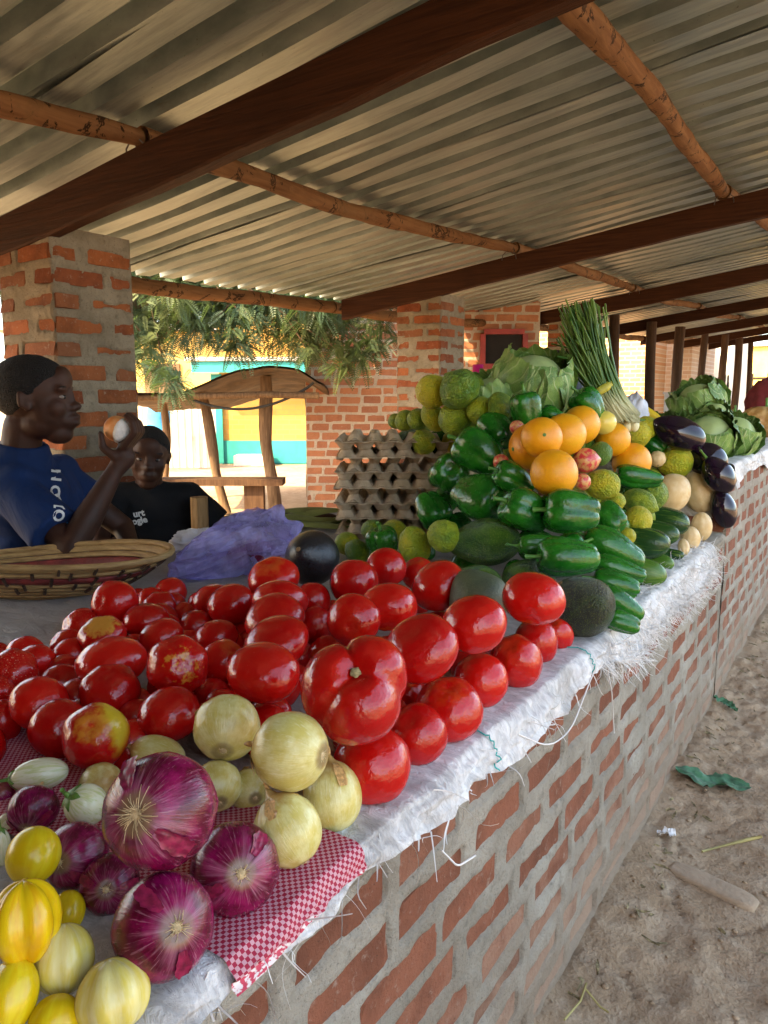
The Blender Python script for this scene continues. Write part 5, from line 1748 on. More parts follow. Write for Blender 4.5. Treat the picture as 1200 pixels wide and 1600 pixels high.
EGG = {'white': umesh('garden_egg', egg_fn(6, 0.02, 1.05, 1), MAT['white_egg'], 30, 20), '': umesh('garden_egg', egg_fn(5, 0.05, 1.0, 2), MAT['yellow_egg'], 30, 20),
       'round': umesh('garden_egg', egg_fn(4, 0.02, 1.02, 3), MAT['yellow_egg'], 30, 20), 'lobed': umesh('garden_egg', egg_fn(5, 0.24, 1.05, 4), MAT['yellow_egg_lobed'], 40, 22),
       'pale': umesh('garden_egg', egg_fn(7, 0.10, 1.0, 5), MAT['yellow_egg_pale'], 40, 22)}
def calyx_mesh():
    parts = []
    t = np.linspace(0, 1, 8)
    pts = np.stack([0.25 * t ** 2, 0.05 * t, 0.95 + 0.75 * t - 0.1 * t ** 3], 1)
    parts.append(tube(pts, np.array([0.26, 0.17, 0.13, 0.11, 0.10, 0.09, 0.10, 0.12]), 8))
    for k in range(5):
        az = k * 1.2566
        q = np.linspace(0, 1, 6)
        w = 0.20 * np.sin(np.pi * (0.25 + 0.75 * q)) + 0.005
        ph = 0.12 + q * 0.62
        for sgn in (1,):
            L_ = np.stack([np.sin(ph) * 1.04 * math.cos(az), np.sin(ph) * 1.04 * math.sin(az), np.cos(ph) * 1.09], 1)
            tang = np.array([-math.sin(az), math.cos(az), 0])
            v = np.concatenate([L_ + tang * w[:, None] - [0, 0, 0.02], L_ + np.array([math.cos(az), math.sin(az), 1]) * 0.03, L_ - tang * w[:, None] - [0, 0, 0.02]])
            f = np.array([[i, i + 1, 7 + i, 6 + i] for i in range(5)] + [[6 + i, 7 + i, 13 + i, 12 + i] for i in range(5)])
            parts.append((v, f))
    v, f = join(parts)
    return mesh('calyx', v, f, MAT['calyx_green'])
CALYX = calyx_mesh()
WE = ['white striped garden egg with green cap lying by the tomatoes', 'white garden egg with upright curled green stalk', 'white garden egg beside the round yellow one', 'small white garden egg tucked by the red onions']
for k, (x, y, z, R, ax, ay, az, sz, sx, note) in enumerate(LAYOUT['white_egg']):
    o = tag(link('garden_egg', EGG['white'], mw=axis_matrix((x, y, z), (ax, ay, az), rr.uniform(0, 6) if k else 0, R * sx, R * sz)), WE[k], 'garden egg')
    link('calyx', CALYX, o)
YE = ['round lemon yellow fruit above the lobed yellow garden egg', 'deeply lobed bright yellow garden egg on top of its pile', 'pale yellow garden egg with faint ribs in the middle of the pile', 'large pale ribbed garden egg beside the streaked red onion', 'bright yellow garden egg below the lobed one', 'bright yellow garden egg between the two pale ribbed ones', 'orange yellow garden egg behind the lobed one']
j = 0
for k, (x, y, z, R, ax, ay, az, sz, sx, note) in enumerate(LAYOUT['yellow_egg']):
    m = EGG.get(note, EGG[''])
    o = link('garden_egg', m, mw=axis_matrix((x, y, z), (ax, ay, az), rr.uniform(0, 6), R * sx * 1.02, R * sz * 1.02))
    if note == 'fill':
        tag(o, 'yellow garden egg hidden under the rest of its pile', 'garden egg', 'buried garden eggs')
    else:
        tag(o, YE[k], 'garden egg')
        link('stem_button', BUTTON, o)

# ---- bell peppers
a = NT('pepper')
v = a.shift(19)
c = a.mix(a.ramp(a.noise(1.4, 3, 0.5, v), 0.35, 0.7), (0.005, 0.080, 0.006), (0.016, 0.150, 0.009))
c = a.mix(a.ramp(a.rand(), 0.3, 1.0, 0, 0.45), c, (0.025, 0.14, 0.010))
c = a.mix(a.ramp(a.noise(7, 4, 0.6, v), 0.6, 0.78, 0, 0.35), c, (0.07, 0.20, 0.03))
a.bump(a.noise(4, 3, 0.5, v), 0.10, 0.06)
c = a.mix(a.ramp(a.noise(2.2, 6, 0.75, v), 0.60, 0.76, 0, 0.35), c, (0.06, 0.09, 0.02))
MAT['pepper'] = a.done(c, a.ramp(a.noise(3, 5, 0.7, v), 0.3, 0.75, 0.16, 0.34), 0.5)
def pepper_fn(lobes, seed, tall, taper):
    rg = np.random.default_rng(seed)
    ph = rg.uniform(0, 6)
    am = rg.uniform(0.75, 1.25, lobes)
    def fn(D):
        th, rho = polar(D)
        s = D[:, 2]
        cs = np.abs(np.cos(lobes / 2 * th + ph)) ** 0.55
        r_ = (0.78 + 0.26 * cs)
        sec = np.floor((lobes / 2 * th + ph + np.pi / 2) / np.pi).astype(int) % lobes
        prof = np.maximum(1e-3, 1 - np.abs(s) ** 3.2) ** 0.5
        wd = prof * (1 - taper * sstep(0.3, -1, s)) * (0.96 + 0.06 * s)
        P = np.stack([np.cos(th) * r_ * wd, np.sin(th) * r_ * wd, s * tall], 1)
        cen = np.exp(-(rho / 0.36) ** 2)
        P[:, 2] -= 0.20 * cen * (s > 0)
        P[:, 2] += 0.24 * cen * (s < 0)
        P[:, 2] -= 0.12 * am[sec] * cs * rho * (s < -0.5)
        bend = 0.10 * s ** 2
        P[:, 0] += bend
        return P + 0.03 * fbm(P * 1.7 + seed, seed, 2)[:, None] * D
    return fn
PM = [umesh('bell_pepper', pepper_fn(*q), MAT['pepper'], 44, 26) for q in ((4, 1, 1.08, 0.12), (3, 2, 1.12, 0.2), (4, 3, 1.0, 0.05), (3, 4, 1.18, 0.28), (4, 5, 1.15, 0.18))]
def stem_mesh(L, mat):
    t = np.linspace(0, 1, 8)
    pts = np.stack([0.16 * t ** 2, 0.04 * t, 0.78 + L * t], 1)
    v1 = tube(pts, np.array([0.30, 0.20, 0.12, 0.10, 0.09, 0.09, 0.10, 0.12]), 10)
    return mesh('stem', *v1, MAT[mat])
PSTEM = stem_mesh(0.62, 'stem_green')
PEP = {(-0.0, 0): ''}
for k, (x, y, z, R, ax, ay, az, sz, sx, note) in enumerate(LAYOUT['pepper']):
    hid = note == 'fill'
    o = link('bell_pepper', PM[k % 5], mw=axis_matrix((x, y, z), (ax, ay, az), rr.uniform(0, 6), R * sx * 1.06, R * sz * 1.06))
    if k == 2:
        tag(o, 'green bell pepper with its four lobed bottom end on show beside the egg trays', 'pepper')
    elif k == 7:
        tag(o, 'upright green bell pepper with tall curved stalk in front of the cabbage', 'pepper')
    elif hid:
        tag(o, 'green bell pepper half hidden inside the produce mound', 'pepper', 'peppers inside the mound')
    elif k in (12, 13, 14, 15, 16, 17):
        tag(o, 'long glossy green bell pepper at the front of the mound near the white fringe', 'pepper', 'front row peppers')
    elif k == len([q for q in LAYOUT['pepper'] if q[-1] != 'fill']) - 1:
        tag(o, 'dark green bell pepper among the small limes behind the tomatoes', 'pepper')
    elif k in (0, 1):
        tag(o, ['green bell pepper just below the topmost limes', 'big green bell pepper tilted below the limes, above the lobed one'][k], 'pepper')
    elif k in (18, 19, 20):
        tag(o, ['long dark green pepper lying between the oranges and limes', 'small green pepper behind the orange near the eggplant', 'green pepper beside the yellow leaf tie'][k - 18], 'pepper')
    elif k in (9, 10):
        tag(o, ['wide green bell pepper lying across below the lowest orange', 'narrow green pepper between the wide one and the limes'][k - 9], 'pepper')
    else:
        tag(o, 'glossy dark green bell pepper stacked on the near side of the mound above the avocado', 'pepper', 'peppers on the near side of the mound')
    link('stem', PSTEM, o)

# ---- limes, oranges, guavas
def citrus(name, cols, scale, bs, rough):
    a = NT(name)
    v = a.shift(29)
    f = a.noise(1.1, 3, 0.6, v)
    f2 = a.math('ADD', a.math('MULTIPLY', f, 0.7), a.math('MULTIPLY', a.rand(), 0.42))
    c = a.mix(a.ramp(f2, 0.35, 0.60), cols[0], cols[1])
    c = a.mix(a.ramp(f2, 0.60, 0.80), c, cols[2])
    p = a.noise(scale, 4, 0.65, v)
    c = a.mix(a.ramp(p, 0.30, 0.45, 0.4, 0), c, tuple(q * 0.6 for q in cols[0]))
    c = a.mix(a.ramp(a.noise(7, 5, 0.7, v), 0.62, 0.72, 0, 0.5), c, (0.16, 0.13, 0.04))
    b1 = a.bump(a.noise(scale * 0.45, 3, 0.5, v), bs, 0.10)
    a.bump(p, bs * 0.6, 0.05, b1)
    MAT[name] = a.done(c, rough, 0.45)
citrus('lime', [(0.085, 0.19, 0.010), (0.31, 0.39, 0.012), (0.56, 0.50, 0.015)], 17, 0.55, 0.34)
citrus('orange', [(0.70, 0.27, 0.004), (0.74, 0.33, 0.006), (0.74, 0.38, 0.008)], 34, 0.12, 0.34)
a = NT('guava')
v = a.shift(13)
c = a.mix(a.ramp(a.noise(2.2, 4, 0.7, v), 0.42, 0.58), (0.52, 0.035, 0.05), (0.60, 0.33, 0.12))
MAT['guava'] = a.done(c, 0.3, 0.5)
def lime_fn(seed):
    def fn(D):
        th, rho = polar(D)
        r_ = 1 + 0.055 * fbm(D * 2.4 + seed, seed, 3) + 0.02 * fbm(D * 6, seed + 3, 2)
        P = D * r_[:, None]
        P[:, 2] += 0.16 * np.exp(-(rho / 0.25) ** 2) * np.sign(D[:, 2]) * (D[:, 2] < 0) - 0.06 * np.exp(-(rho / 0.14) ** 2) * (D[:, 2] > 0)
        P[:, 2] *= 1.05
        return P
    return fn
LM = [umesh('lime', lime_fn(i), MAT['lime'], 28, 20) for i in range(5)]
for k, (x, y, z, R, ax, ay, az, sz, sx, note) in enumerate(LAYOUT['lime']):
    o = link('lime', LM[k % 5], mw=axis_matrix((x, y, z), (ax, ay, az), rr.uniform(0, 6), R * sx * 1.02, R * sz))
    if note == 'fill':
        tag(o, 'green lime half hidden inside the produce mound', 'lime', 'limes inside the mound')
    elif k < 10:
        tag(o, 'rough skinned yellow green lime stacked above the egg trays', 'lime', 'limes above the egg trays')
    elif k < 20:
        tag(o, 'rough skinned lime between the oranges and the pale squashes', 'lime', 'limes between oranges and squashes')
    else:
        tag(o, 'small lime lying at the foot of the egg trays behind the tomatoes', 'lime', 'limes at the foot of the egg trays')
OM = [umesh('orange', lambda D, s=i: D * (1 + 0.02 * fbm(D * 1.5 + s, s, 2))[:, None] * np.array([1, 1, 0.97]), MAT['orange'], 32, 22) for i in range(3)]
BUT = {}
for k, (x, y, z, R, ax, ay, az, sz, sx, note) in enumerate(LAYOUT['orange']):
    o = link('orange', OM[k % 3], mw=axis_matrix((x, y, z), (ax, ay, az), 0, R * 1.06, R * 1.06))
    tag(o, ['biggest orange, lowest of the cluster and touching the green peppers', 'orange stacked above the lowest one, beside a green pepper', 'orange in the middle of the cluster between two others', 'topmost orange of the cluster under the tall green pepper', 'orange half hidden behind the others of the cluster', 'smooth orange behind the small green lime', 'smooth orange resting over the dark long pepper'][k], 'orange')
    link('stem_button', BUTTON, o)
GM = umesh('guava', lime_fn(9), MAT['guava'], 24, 16)
GL = ['pinkish red and yellow fruit between the oranges', 'pink fruit peeping out under the lowest orange', 'pink fruit peeping out behind the green peppers', 'pale orange fruit tip beside the rearmost orange']
for k, (x, y, z, R, ax, ay, az, sz, sx, note) in enumerate(LAYOUT['guava']):
    tag(link('guava', GM, mw=axis_matrix((x, y, z), (ax, ay, az), 0, R, R)), GL[k], 'fruit')

# ---- avocados
def avo_mat(name, c0, c1, c2, bs=0.35):
    a = NT(name)
    v = a.shift(17)
    sp = a.noise(30, 4, 0.7, v)
    c = a.mix(a.ramp(a.noise(1.6, 3, 0.6, v), 0.35, 0.7), c0, c1)
    c = a.mix(a.ramp(sp, 0.52, 0.66, 0, 0.75), c, c2)
    b1 = a.bump(a.noise(16, 3, 0.6, v), bs, 0.05)
    MAT[name] = a.done(c, 0.27 if 'dull' not in name else 0.5, 0.5)
avo_mat('avocado', (0.018, 0.065, 0.005), (0.055, 0.135, 0.008), (0.16, 0.24, 0.03), 0.55)
avo_mat('avocado_dark', (0.012, 0.018, 0.006), (0.030, 0.055, 0.010), (0.15, 0.16, 0.03), 0.7)
avo_mat('avocado_dull', (0.045, 0.060, 0.030), (0.075, 0.095, 0.045), (0.13, 0.15, 0.08), 0.2)
avo_mat('avocado_black', (0.008, 0.008, 0.010), (0.016, 0.016, 0.018), (0.035, 0.035, 0.035), 0.15)
def avo_fn(D):
    th, rho = polar(D)
    s = D[:, 2]
    P = D * (1 + 0.02 * fbm(D * 2, 4, 2))[:, None]
    k = 1 - 0.24 * sstep(0.0, 1.0, s)
    P[:, :2] *= k[:, None]
    P[:, 2] = np.where(s > 0, s * 1.14, s * 0.98)
    return P
AM = {m: umesh('avocado', avo_fn, MAT[m], 30, 22) for m in ('avocado', 'avocado_dark', 'avocado_dull', 'avocado_black')}
AL = [('avocado', 'large bright green avocado lying on its side under the green peppers'), ('avocado', 'green avocado top peeping out above the dull grey green one'), ('avocado_dull', 'dull grey green avocado half hidden behind a red tomato'), ('avocado', 'green avocado tucked below the large bright green one'), ('avocado_dark', 'large dark speckled avocado at the counter edge beside the tomatoes'), ('avocado_black', 'black shiny avocado beside the blue plastic bag')]
plain('stem_brown', (0.16, 0.10, 0.04), 0.8)
v_, f_ = usphere(8, 5)
ANUB = mesh('stem_nub', v_ * np.array([0.09, 0.09, 0.05]) + np.array([0, 0, 1.13]), f_, MAT['stem_brown'])
for k, (x, y, z, R, ax, ay, az, sz, sx, note) in enumerate(LAYOUT['avocado']):
    if note == 'fill':
        o = tag(link('avocado', AM['avocado'], mw=axis_matrix((x, y, z), (ax, ay, az), 0, R, R)), 'green avocado half hidden inside the produce mound', 'avocado', 'avocados inside the mound')
    else:
        o = tag(link('avocado', AM[AL[k][0]], mw=axis_matrix((x, y, z), (ax, ay, az), rr.uniform(0, 6), R * sx * 1.03, R * sz * 1.0)), AL[k][1], 'avocado')
    link('stem_nub', ANUB, o)

# ---- cucumbers
a = NT('cucumber')
x, y, z = a.sep()
xy = a.vmath('NORMALIZE', a.comb(x, y, 0.0))
s1 = a.noise(4, 4, 0.6, a.vmath('ADD', xy, a.comb(a.math('MULTIPLY', a.rand(), 9), 0.0, a.math('MULTIPLY', z, 0.12))))
c = a.mix(a.ramp(a.rand(), 0.35, 0.65), (0.010, 0.050, 0.010), (0.06, 0.15, 0.016))
c = a.mix(a.ramp(s1, 0.5, 0.68, 0, 0.6), c, (0.17, 0.27, 0.035))
a.bump(a.noise(9, 3, 0.5), 0.15, 0.05)
MAT['cucumber'] = a.done(c, 0.26, 0.5)
def cuke_fn(D):
    th, rho = polar(D)
    s = D[:, 2]
    prof = np.maximum(1e-4, 1 - np.abs(s) ** 3.5) ** 0.5
    P = np.stack([np.cos(th) * prof, np.sin(th) * prof, s * 2.6], 1)
    P[:, :2] *= (1 + 0.025 * np.cos(7 * th))[:, None]
    P[:, 0] += 0.22 * s ** 2
    return P
CM = umesh('cucumber', cuke_fn, MAT['cucumber'], 28, 26)
CL = ['light green cucumber with its end pointing out under the pale squash', 'green cucumber second from the top of the cucumber pile', 'dark green thick cucumber in the middle of its pile', 'dark cucumber end at the bottom resting on the white cloth', 'small cucumber end between two darker ones', 'small dark cucumber end beside the pale squashes']
for k, (x, y, z, R, ax, ay, az, sz, sx, note) in enumerate(LAYOUT['cucumber']):
    av = Vector((ax, ay, az)).normalized()
    rr_ = R * 0.92
    p = Vector((x, y, z)) - av * rr_ * 1.6
    tag(link('cucumber', CM, mw=axis_matrix(p, av, rr.uniform(0, 6), rr_, rr_)), CL[k], 'cucumber')

# ---- pale squashes
a = NT('squash')
v = a.shift(23)
c = a.mix(a.ramp(a.noise(2, 4, 0.6, v), 0.35, 0.7), (0.58, 0.41, 0.19), (0.66, 0.52, 0.29))
c = a.mix(a.ramp(a.noise(9, 5, 0.7, v), 0.6, 0.75, 0, 0.4), c, (0.42, 0.30, 0.12))
MAT['squash'] = a.done(c, 0.42, 0.4)
SM = umesh('squash', egg_fn(8, 0.06, 1.0, 6), MAT['squash'], 36, 20)
SL = ['round pale squash beside the yellow green limes', 'tall pale cream squash beside the black eggplants', 'pale squash below the tall one at the counter edge', 'small pale squash low down beside the cucumbers', 'small pale squash end at the foot of the cucumber pile', 'pale squash top showing behind the rough lime']
for k, (x, y, z, R, ax, ay, az, sz, sx, note) in enumerate(LAYOUT['squash']):
    o = tag(link('squash', SM, mw=axis_matrix((x, y, z), (ax, ay, az), rr.uniform(0, 6), R * sx, R * sz)), SL[k], 'squash')
    link('stem_nub', ANUB, o)

# ---- eggplants
a = NT('eggplant')
c = a.mix(a.ramp(a.noise(2, 3, 0.6, a.shift()), 0.4, 0.7), (0.006, 0.003, 0.009), (0.018, 0.006, 0.020))
MAT['eggplant'] = a.done(c, 0.10, 0.6)
def aub_fn(D):
    th, rho = polar(D)
    s = D[:, 2]
    P = D.copy() * (1 + 0.03 * np.abs(np.cos(2.5 * th)) * rho)[:, None]
    P[:, :2] *= (1 - 0.16 * sstep(-0.1, 1, s))[:, None]
    P[:, 2] *= 1.12
    return P
EM = umesh('eggplant', aub_fn, MAT['eggplant'], 32, 22)
EL = ['shiny black eggplant lying behind the limes before the cabbages', 'shiny black eggplant above the tall pale squash', 'shiny black eggplant below the cabbages at the far end of the mound', 'shiny black eggplant lowest of its pile on the counter edge']
for k, (x, y, z, R, ax, ay, az, sz, sx, note) in enumerate(LAYOUT['eggplant']):
    o = tag(link('eggplant', EM, mw=axis_matrix((x, y, z), (ax, ay, az), rr.uniform(0, 6), R * sx, R * sz)), EL[k], 'eggplant')
    link('calyx', CALYX, o, mw=Matrix.Diagonal((0.8, 0.8, 1.0, 1)))

# ---- cabbages
a = NT('cabbage_leaf')
uvn = a.n('UVMap').outputs[0]
u, v, _ = a.sep(uvn)
au = a.math('ABSOLUTE', u)
mid = a.ramp(au, 0.02, 0.07, 1, 0)
wv = a.math('SUBTRACT', a.math('MULTIPLY', v, 5.0), a.math('MULTIPLY', au, 2.6))
wv = a.math('ADD', wv, a.math('MULTIPLY', a.noise(3, 3, 0.6, a.shift()), 0.6))
tri = a.math('ABSOLUTE', a.math('SUBTRACT', a.math('FRACT', wv), 0.5))
side = a.ramp(tri, 0.03, 0.09, 1, 0)
fine = a.ramp(a.vor(16, 'DISTANCE_TO_EDGE', a.shift()), 0.0, 0.05, 0.5, 0)
vein = a.math('MAXIMUM', mid, a.math('MAXIMUM', a.math('MULTIPLY', side, 0.8), fine))
c = a.mix(a.ramp(a.noise(2.0, 3, 0.6, a.shift()), 0.35, 0.7), (0.09, 0.20, 0.035), (0.22, 0.36, 0.08))
c = a.mix(a.ramp(a.rand(), 0.4, 1.0, 0, 0.5), c, (0.04, 0.12, 0.03))
c = a.mix(a.math('MULTIPLY', vein, 0.55), c, (0.42, 0.50, 0.24))
a.bump(vein, 0.4, 0.02)
MAT['cabbage_leaf'] = a.done(c, 0.42, 0.4)
def leaf_mesh(seed, curl, wmax=0.95, reach=2.15):
    nu, nv = 17, 15
    uu, vv = np.meshgrid(np.linspace(-1, 1, nu), np.linspace(0, 1, nv), indexing='ij')
    psi = 0.25 + vv * reach
    wid = wmax * np.sin(np.pi * (0.12 + 0.72 * vv)) * (1 + 0.25 * sstep(0.6, 1, vv))
    az = uu * wid / np.maximum(np.sin(np.clip(psi, 0.45, 2.6)), 0.4)
    q = np.stack([uu * 2, vv * 3, 0 * uu + seed], -1)
    edge = np.maximum(np.abs(uu), vv) ** 4
    rad = 1.02 + 0.03 * fbm(q * 1.5, seed, 2) + edge * curl * (0.7 + 0.8 * fbm(q * 2.6, seed + 1, 3))
    V = np.stack([np.sin(psi) * np.cos(az) * rad, np.sin(psi) * np.sin(az) * rad, -np.cos(psi) * rad], -1)
    return mesh('leaf', V.reshape(-1, 3), gridf(nu, nv), MAT['cabbage_leaf'], True, None, np.stack([uu, vv], -1).reshape(-1, 2))
LEAF = [leaf_mesh(i, 0.10 + 0.09 * (i % 4)) for i in range(8)]
CORE = umesh('heart', lambda D: D * (0.96 + 0.03 * fbm(D * 2, 3, 2))[:, None], MAT['cabbage_leaf'])
def cabbage(p, R, label, seed, n=9, tilt=(0, 0, 1), spread=1.0):
    t = thing('cabbage', label, 'cabbage', p)
    t.matrix_local = axis_matrix(p, tilt, seed * 1.3, R, R)
    link('heart', CORE, t)
    r = random.Random(seed)
    for k in range(n):
        s = 1.0 + 0.018 * k
        m = Matrix.Rotation(k * 2.4 + r.uniform(-0.3, 0.3), 4, 'Z') @ Matrix.Rotation(r.uniform(-0.15, 0.30) * spread, 4, 'Y') @ Matrix.Diagonal((s, s, s, 1))
        link('leaf', LEAF[(k + seed) % 8], t, mw=m)
    return t
cabbage((-0.965, 2.33, 1.185), 0.115, 'big pale green cabbage on top of the mound beside the spring onions', 1, 9, (0.25, -0.35, 0.9))
cabbage((-1.065, 2.24, 1.14), 0.085, 'smaller dark leaved cabbage beside the limes on the mound', 2, 10, (-0.2, -0.5, 0.8), 1.6)
cabbage((-0.665, 3.47, 1.125), 0.095, 'dark green cabbage at the top of the far cabbage pile', 3, 10, (-0.2, -0.3, 0.9))
cabbage((-0.585, 3.28, 0.995), 0.092, 'pale green cabbage at the bottom of the far cabbage pile', 4, 8, (0.3, -0.6, 0.7))
cabbage((-0.52, 3.52, 0.99), 0.088, 'crinkled green cabbage at the lane side of the far pile', 5, 10, (0.4, -0.1, 0.8), 1.5)
cabbage((-0.575, 3.36, 1.085), 0.05, 'small whitish cabbage heart wedged in the far pile', 6, 6, (0.2, -0.5, 0.7))
cabbage((-0.80, 3.35, 0.99), 0.09, 'shaded cabbage behind the eggplants in the far pile', 7, 8, (0, -0.3, 0.9))

# ---- bundle of spring onions
so = thing('spring_onions', 'tall bundle of green spring onions tied with a yellow leaf', 'spring onions', (0, 0, 0))
a = NT('scallion')
w = a.n('NewGeometry').outputs['Position']
z = a.sep(w)[2]
c = a.mix(a.ramp(a.noise(30, 2, 0.5, a.vmath('MULTIPLY', w, (1, 1, 0.1))), 0.35, 0.65), (0.035, 0.115, 0.018), (0.12, 0.22, 0.035))
c = a.mix(a.ramp(z, 1.10, 1.21, 1, 0), c, (0.58, 0.58, 0.36))
MAT['scallion'] = a.done(c, 0.38, 0.4)
rg = np.random.default_rng(12)
B0, B1, B2 = np.array([-0.705, 2.50, 1.085]), np.array([-0.785, 2.455, 1.185]), np.array([-0.862, 2.46, 1.44])
parts = []
for k in range(210):
    q0 = rg.normal(0, 1, 2)
    q0 = q0 / max(1, np.linalg.norm(q0))
    e1, e2 = np.array([0.832, 0.555, 0]), np.array([-0.555, 0.832, 0.0])
    p0 = B0 + 0.045 * (e1 * q0[0] + e2 * q0[1]) + np.array([0, 0, rg.uniform(-0.01, 0.02)])
    p1 = B1 + 0.038 * (e1 * q0[0] + e2 * q0[1])
    q2 = q0 * 0.75 + rg.normal(0, 0.3, 2)
    p2 = B2 + 0.066 * (e1 * q2[0] + e2 * q2[1]) + np.array([0, 0, rg.uniform(-0.13, 0.04)])
    t = np.linspace(0, 1, 7)[:, None]
    pts = (1 - t) ** 2 * p0 + 2 * t * (1 - t) * (p1 * 1.0) + t ** 2 * p2
    pts[:, :2] += (0.012 * np.sin(t * 6 + k) * t)[:, :1] * rg.normal(0, 1, 2)
    if rg.random() < 0.10:
        pts[-1] += np.array([rg.normal(0, 0.03), rg.normal(0, 0.03), -0.04])
    tt = t[:, 0]
    parts.append(tube(pts, 0.0042 * (1 - 0.5 * tt) + 0.0008, 5))
v, f = join(parts)
st = link('stalks', mesh('stalks', v, f, MAT['scallion']), so)
st['kind'] = 'stuff'
for k in range(12):
    an = k * 0.5236
    c0 = B0 + 0.03 * math.sqrt(k / 12) * np.array([math.cos(an * 5), math.sin(an * 5), 0]) + np.array([0.012, 0.012, -0.02])
    D, F = usphere(12, 8)
    vv = D * np.array([0.013, 0.013, 0.020]) + c0
    link('bulb', mesh('bulb', vv, F, MAT['scallion']), so)
plain('yellow_leaf', (0.42, 0.40, 0.05), 0.5, 0.25, 20)
t = np.linspace(0, 2 * np.pi, 40)
ring = B1 + 0.050 * np.cos(t)[:, None] * np.array([0.70, 0.47, 0.5]) + 0.047 * np.sin(t)[:, None] * np.array([-0.555, 0.832, 0.0]) + np.array([-0.004, 0, -0.004])
parts = [tube(ring, 0.015, 7, False), tube(np.array([ring[20], ring[20] + [-0.03, -0.03, -0.02], ring[20] + [-0.06, -0.05, -0.04], ring[20] + [-0.075, -0.055, -0.01]]), [0.010, 0.009, 0.008, 0.004], 7),
         tube(np.array([ring[20], ring[20] + [-0.035, -0.03, 0.005], ring[20] + [-0.055, -0.04, 0.03]]), [0.009, 0.007, 0.003], 7)]
v, f = join(parts)
link('tie', mesh('tie', v, f, MAT['yellow_leaf']), so)
D, F = usphere(20, 12)
o = link('white_onion', mesh('white_onion', D * np.array([0.042, 0.042, 0.038]) + np.array([-0.725, 2.33, 1.08]), F, MAT['yellow_egg_pale']))
tag(o, 'pale onion lying at the foot of the spring onion bundle', 'onion')

# ---- egg trays
a = NT('pulp_board')
w = a.n('NewGeometry').outputs['Position']
c = a.mix(a.ramp(a.noise(20, 5, 0.7, w), 0.35, 0.7), (0.44, 0.345, 0.23), (0.58, 0.47, 0.335))
a.bump(a.noise(220, 4, 0.7, w), 0.5, 0.003)
MAT['pulp_board'] = a.done(c, 0.95, 0.1)
pc, nc, rs = 0.068, 6, 10
m = nc * rs + 1
X_, Y_ = np.meshgrid(np.linspace(0, nc, m), np.linspace(0, nc, m), indexing='ij')
vv = (np.cos(2 * np.pi * X_) + np.cos(2 * np.pi * Y_)) / 2
hh = 0.028 * np.clip(np.sign(vv) * np.abs(vv) ** 0.85 * 1.75 - 0.15, -0.85, 1.0)
eg = np.minimum(np.minimum(X_, nc - X_), np.minimum(Y_, nc - Y_))
hh = hh * (0.12 + 0.88 * sstep(0.0, 0.42, eg)) - 0.002
top = np.stack([(X_ - nc / 2) * pc, (Y_ - nc / 2) * pc, hh], -1).reshape(-1, 3)
top += 0.0022 * fbm(top * 30, 4, 3)[:, None]
bot = top - np.array([0, 0, 0.004])
F = gridf(m, m)
e = [(i * m, (i + 1) * m) for i in range(m - 1)]
rim = []
idx = [i * m for i in range(m)] + [(m - 1) * m + j for j in range(1, m)] + [i * m + m - 1 for i in range(m - 2, -1, -1)] + [j for j in range(m - 2, 0, -1)]
for i in range(len(idx)):
    p_, q_ = idx[i], idx[(i + 1) % len(idx)]
    rim.append([p_, q_, q_ + m * m, p_ + m * m])
TRAY = mesh('egg_tray', np.concatenate([top, bot]), [F, F[:, ::-1] + m * m, np.array(rim)], MAT['pulp_board'])
zt = CT + 0.032
TL = ['lowest grey pulp egg tray of the stack beside the limes', 'second egg tray up from the bottom of the stack', 'third egg tray up in the stack, turned over', 'fourth egg tray up in the stack', 'fifth egg tray up in the stack, turned over', 'sixth egg tray up, just under the topmost one', 'topmost empty grey pulp egg tray with rows of peaks']
for k in range(7):
    flip = k % 2 == 1
    mm = Matrix.Translation((-1.485 + rr.uniform(-0.006, 0.006), 2.285 + rr.uniform(-0.006, 0.006), zt)) @ Matrix.Rotation(YAW + rr.uniform(-0.035, 0.035), 4, 'Z') @ Matrix.Rotation(rr.uniform(-0.012, 0.012), 4, 'X') @ Matrix.Rotation(rr.uniform(-0.012, 0.012), 4, 'Y')
    if flip:
        mm = mm @ Matrix.Rotation(math.pi, 4, 'X')
    o = link('egg_tray', TRAY, mw=mm)
    tag(o, TL[k], 'egg tray', 'stack of egg trays')
    zt += 0.050 if not flip else 0.056

# ---- blue plastic bag with onions inside
a = NT('blue_plastic')
a.done((0.55, 0.56, 1.0), 0.12, 1.0)
t1 = a.n('BsdfTransparent')
a.put(t1.inputs[0], (0.84, 0.80, 1.0))
t2 = a.n('BsdfTranslucent')
a.put(t2.inputs[0], (0.55, 0.50, 1.0))
m1, m2 = a.n('MixShader'), a.n('MixShader')
m1.inputs[0].default_value = 0.45
a.t.links.new(a.b.outputs[0], m1.inputs[1])
a.t.links.new(t2.outputs[0], m1.inputs[2])
fac = a.ramp(a.noise(11, 4, 0.6, a.n('NewGeometry').outputs['Position'], 0.5), 0.3, 0.7, 0.30, 0.80)
a.t.links.new(fac, m2.inputs[0])
a.t.links.new(m1.outputs[0], m2.inputs[1])
a.t.links.new(t1.outputs[0], m2.inputs[2])
a.t.links.new(m2.outputs[0], a.t.nodes['Material Output'].inputs[0])
a.bump(a.noise(26, 4, 0.6, a.n('NewGeometry').outputs['Position'], 1.5), 1.0, 0.02)
MAT['blue_plastic'] = a.m
D, F = usphere(64, 44)
rdg = ridge(D * 2.3 + 3, 5, 4)
rad = 0.95 + 0.16 * rdg + 0.34 * fbm(D * 2.1, 8, 2) + 0.10 * ridge(D * 6, 2, 3)
P = D * rad[:, None] * np.array([0.108, 0.092, 0.088])
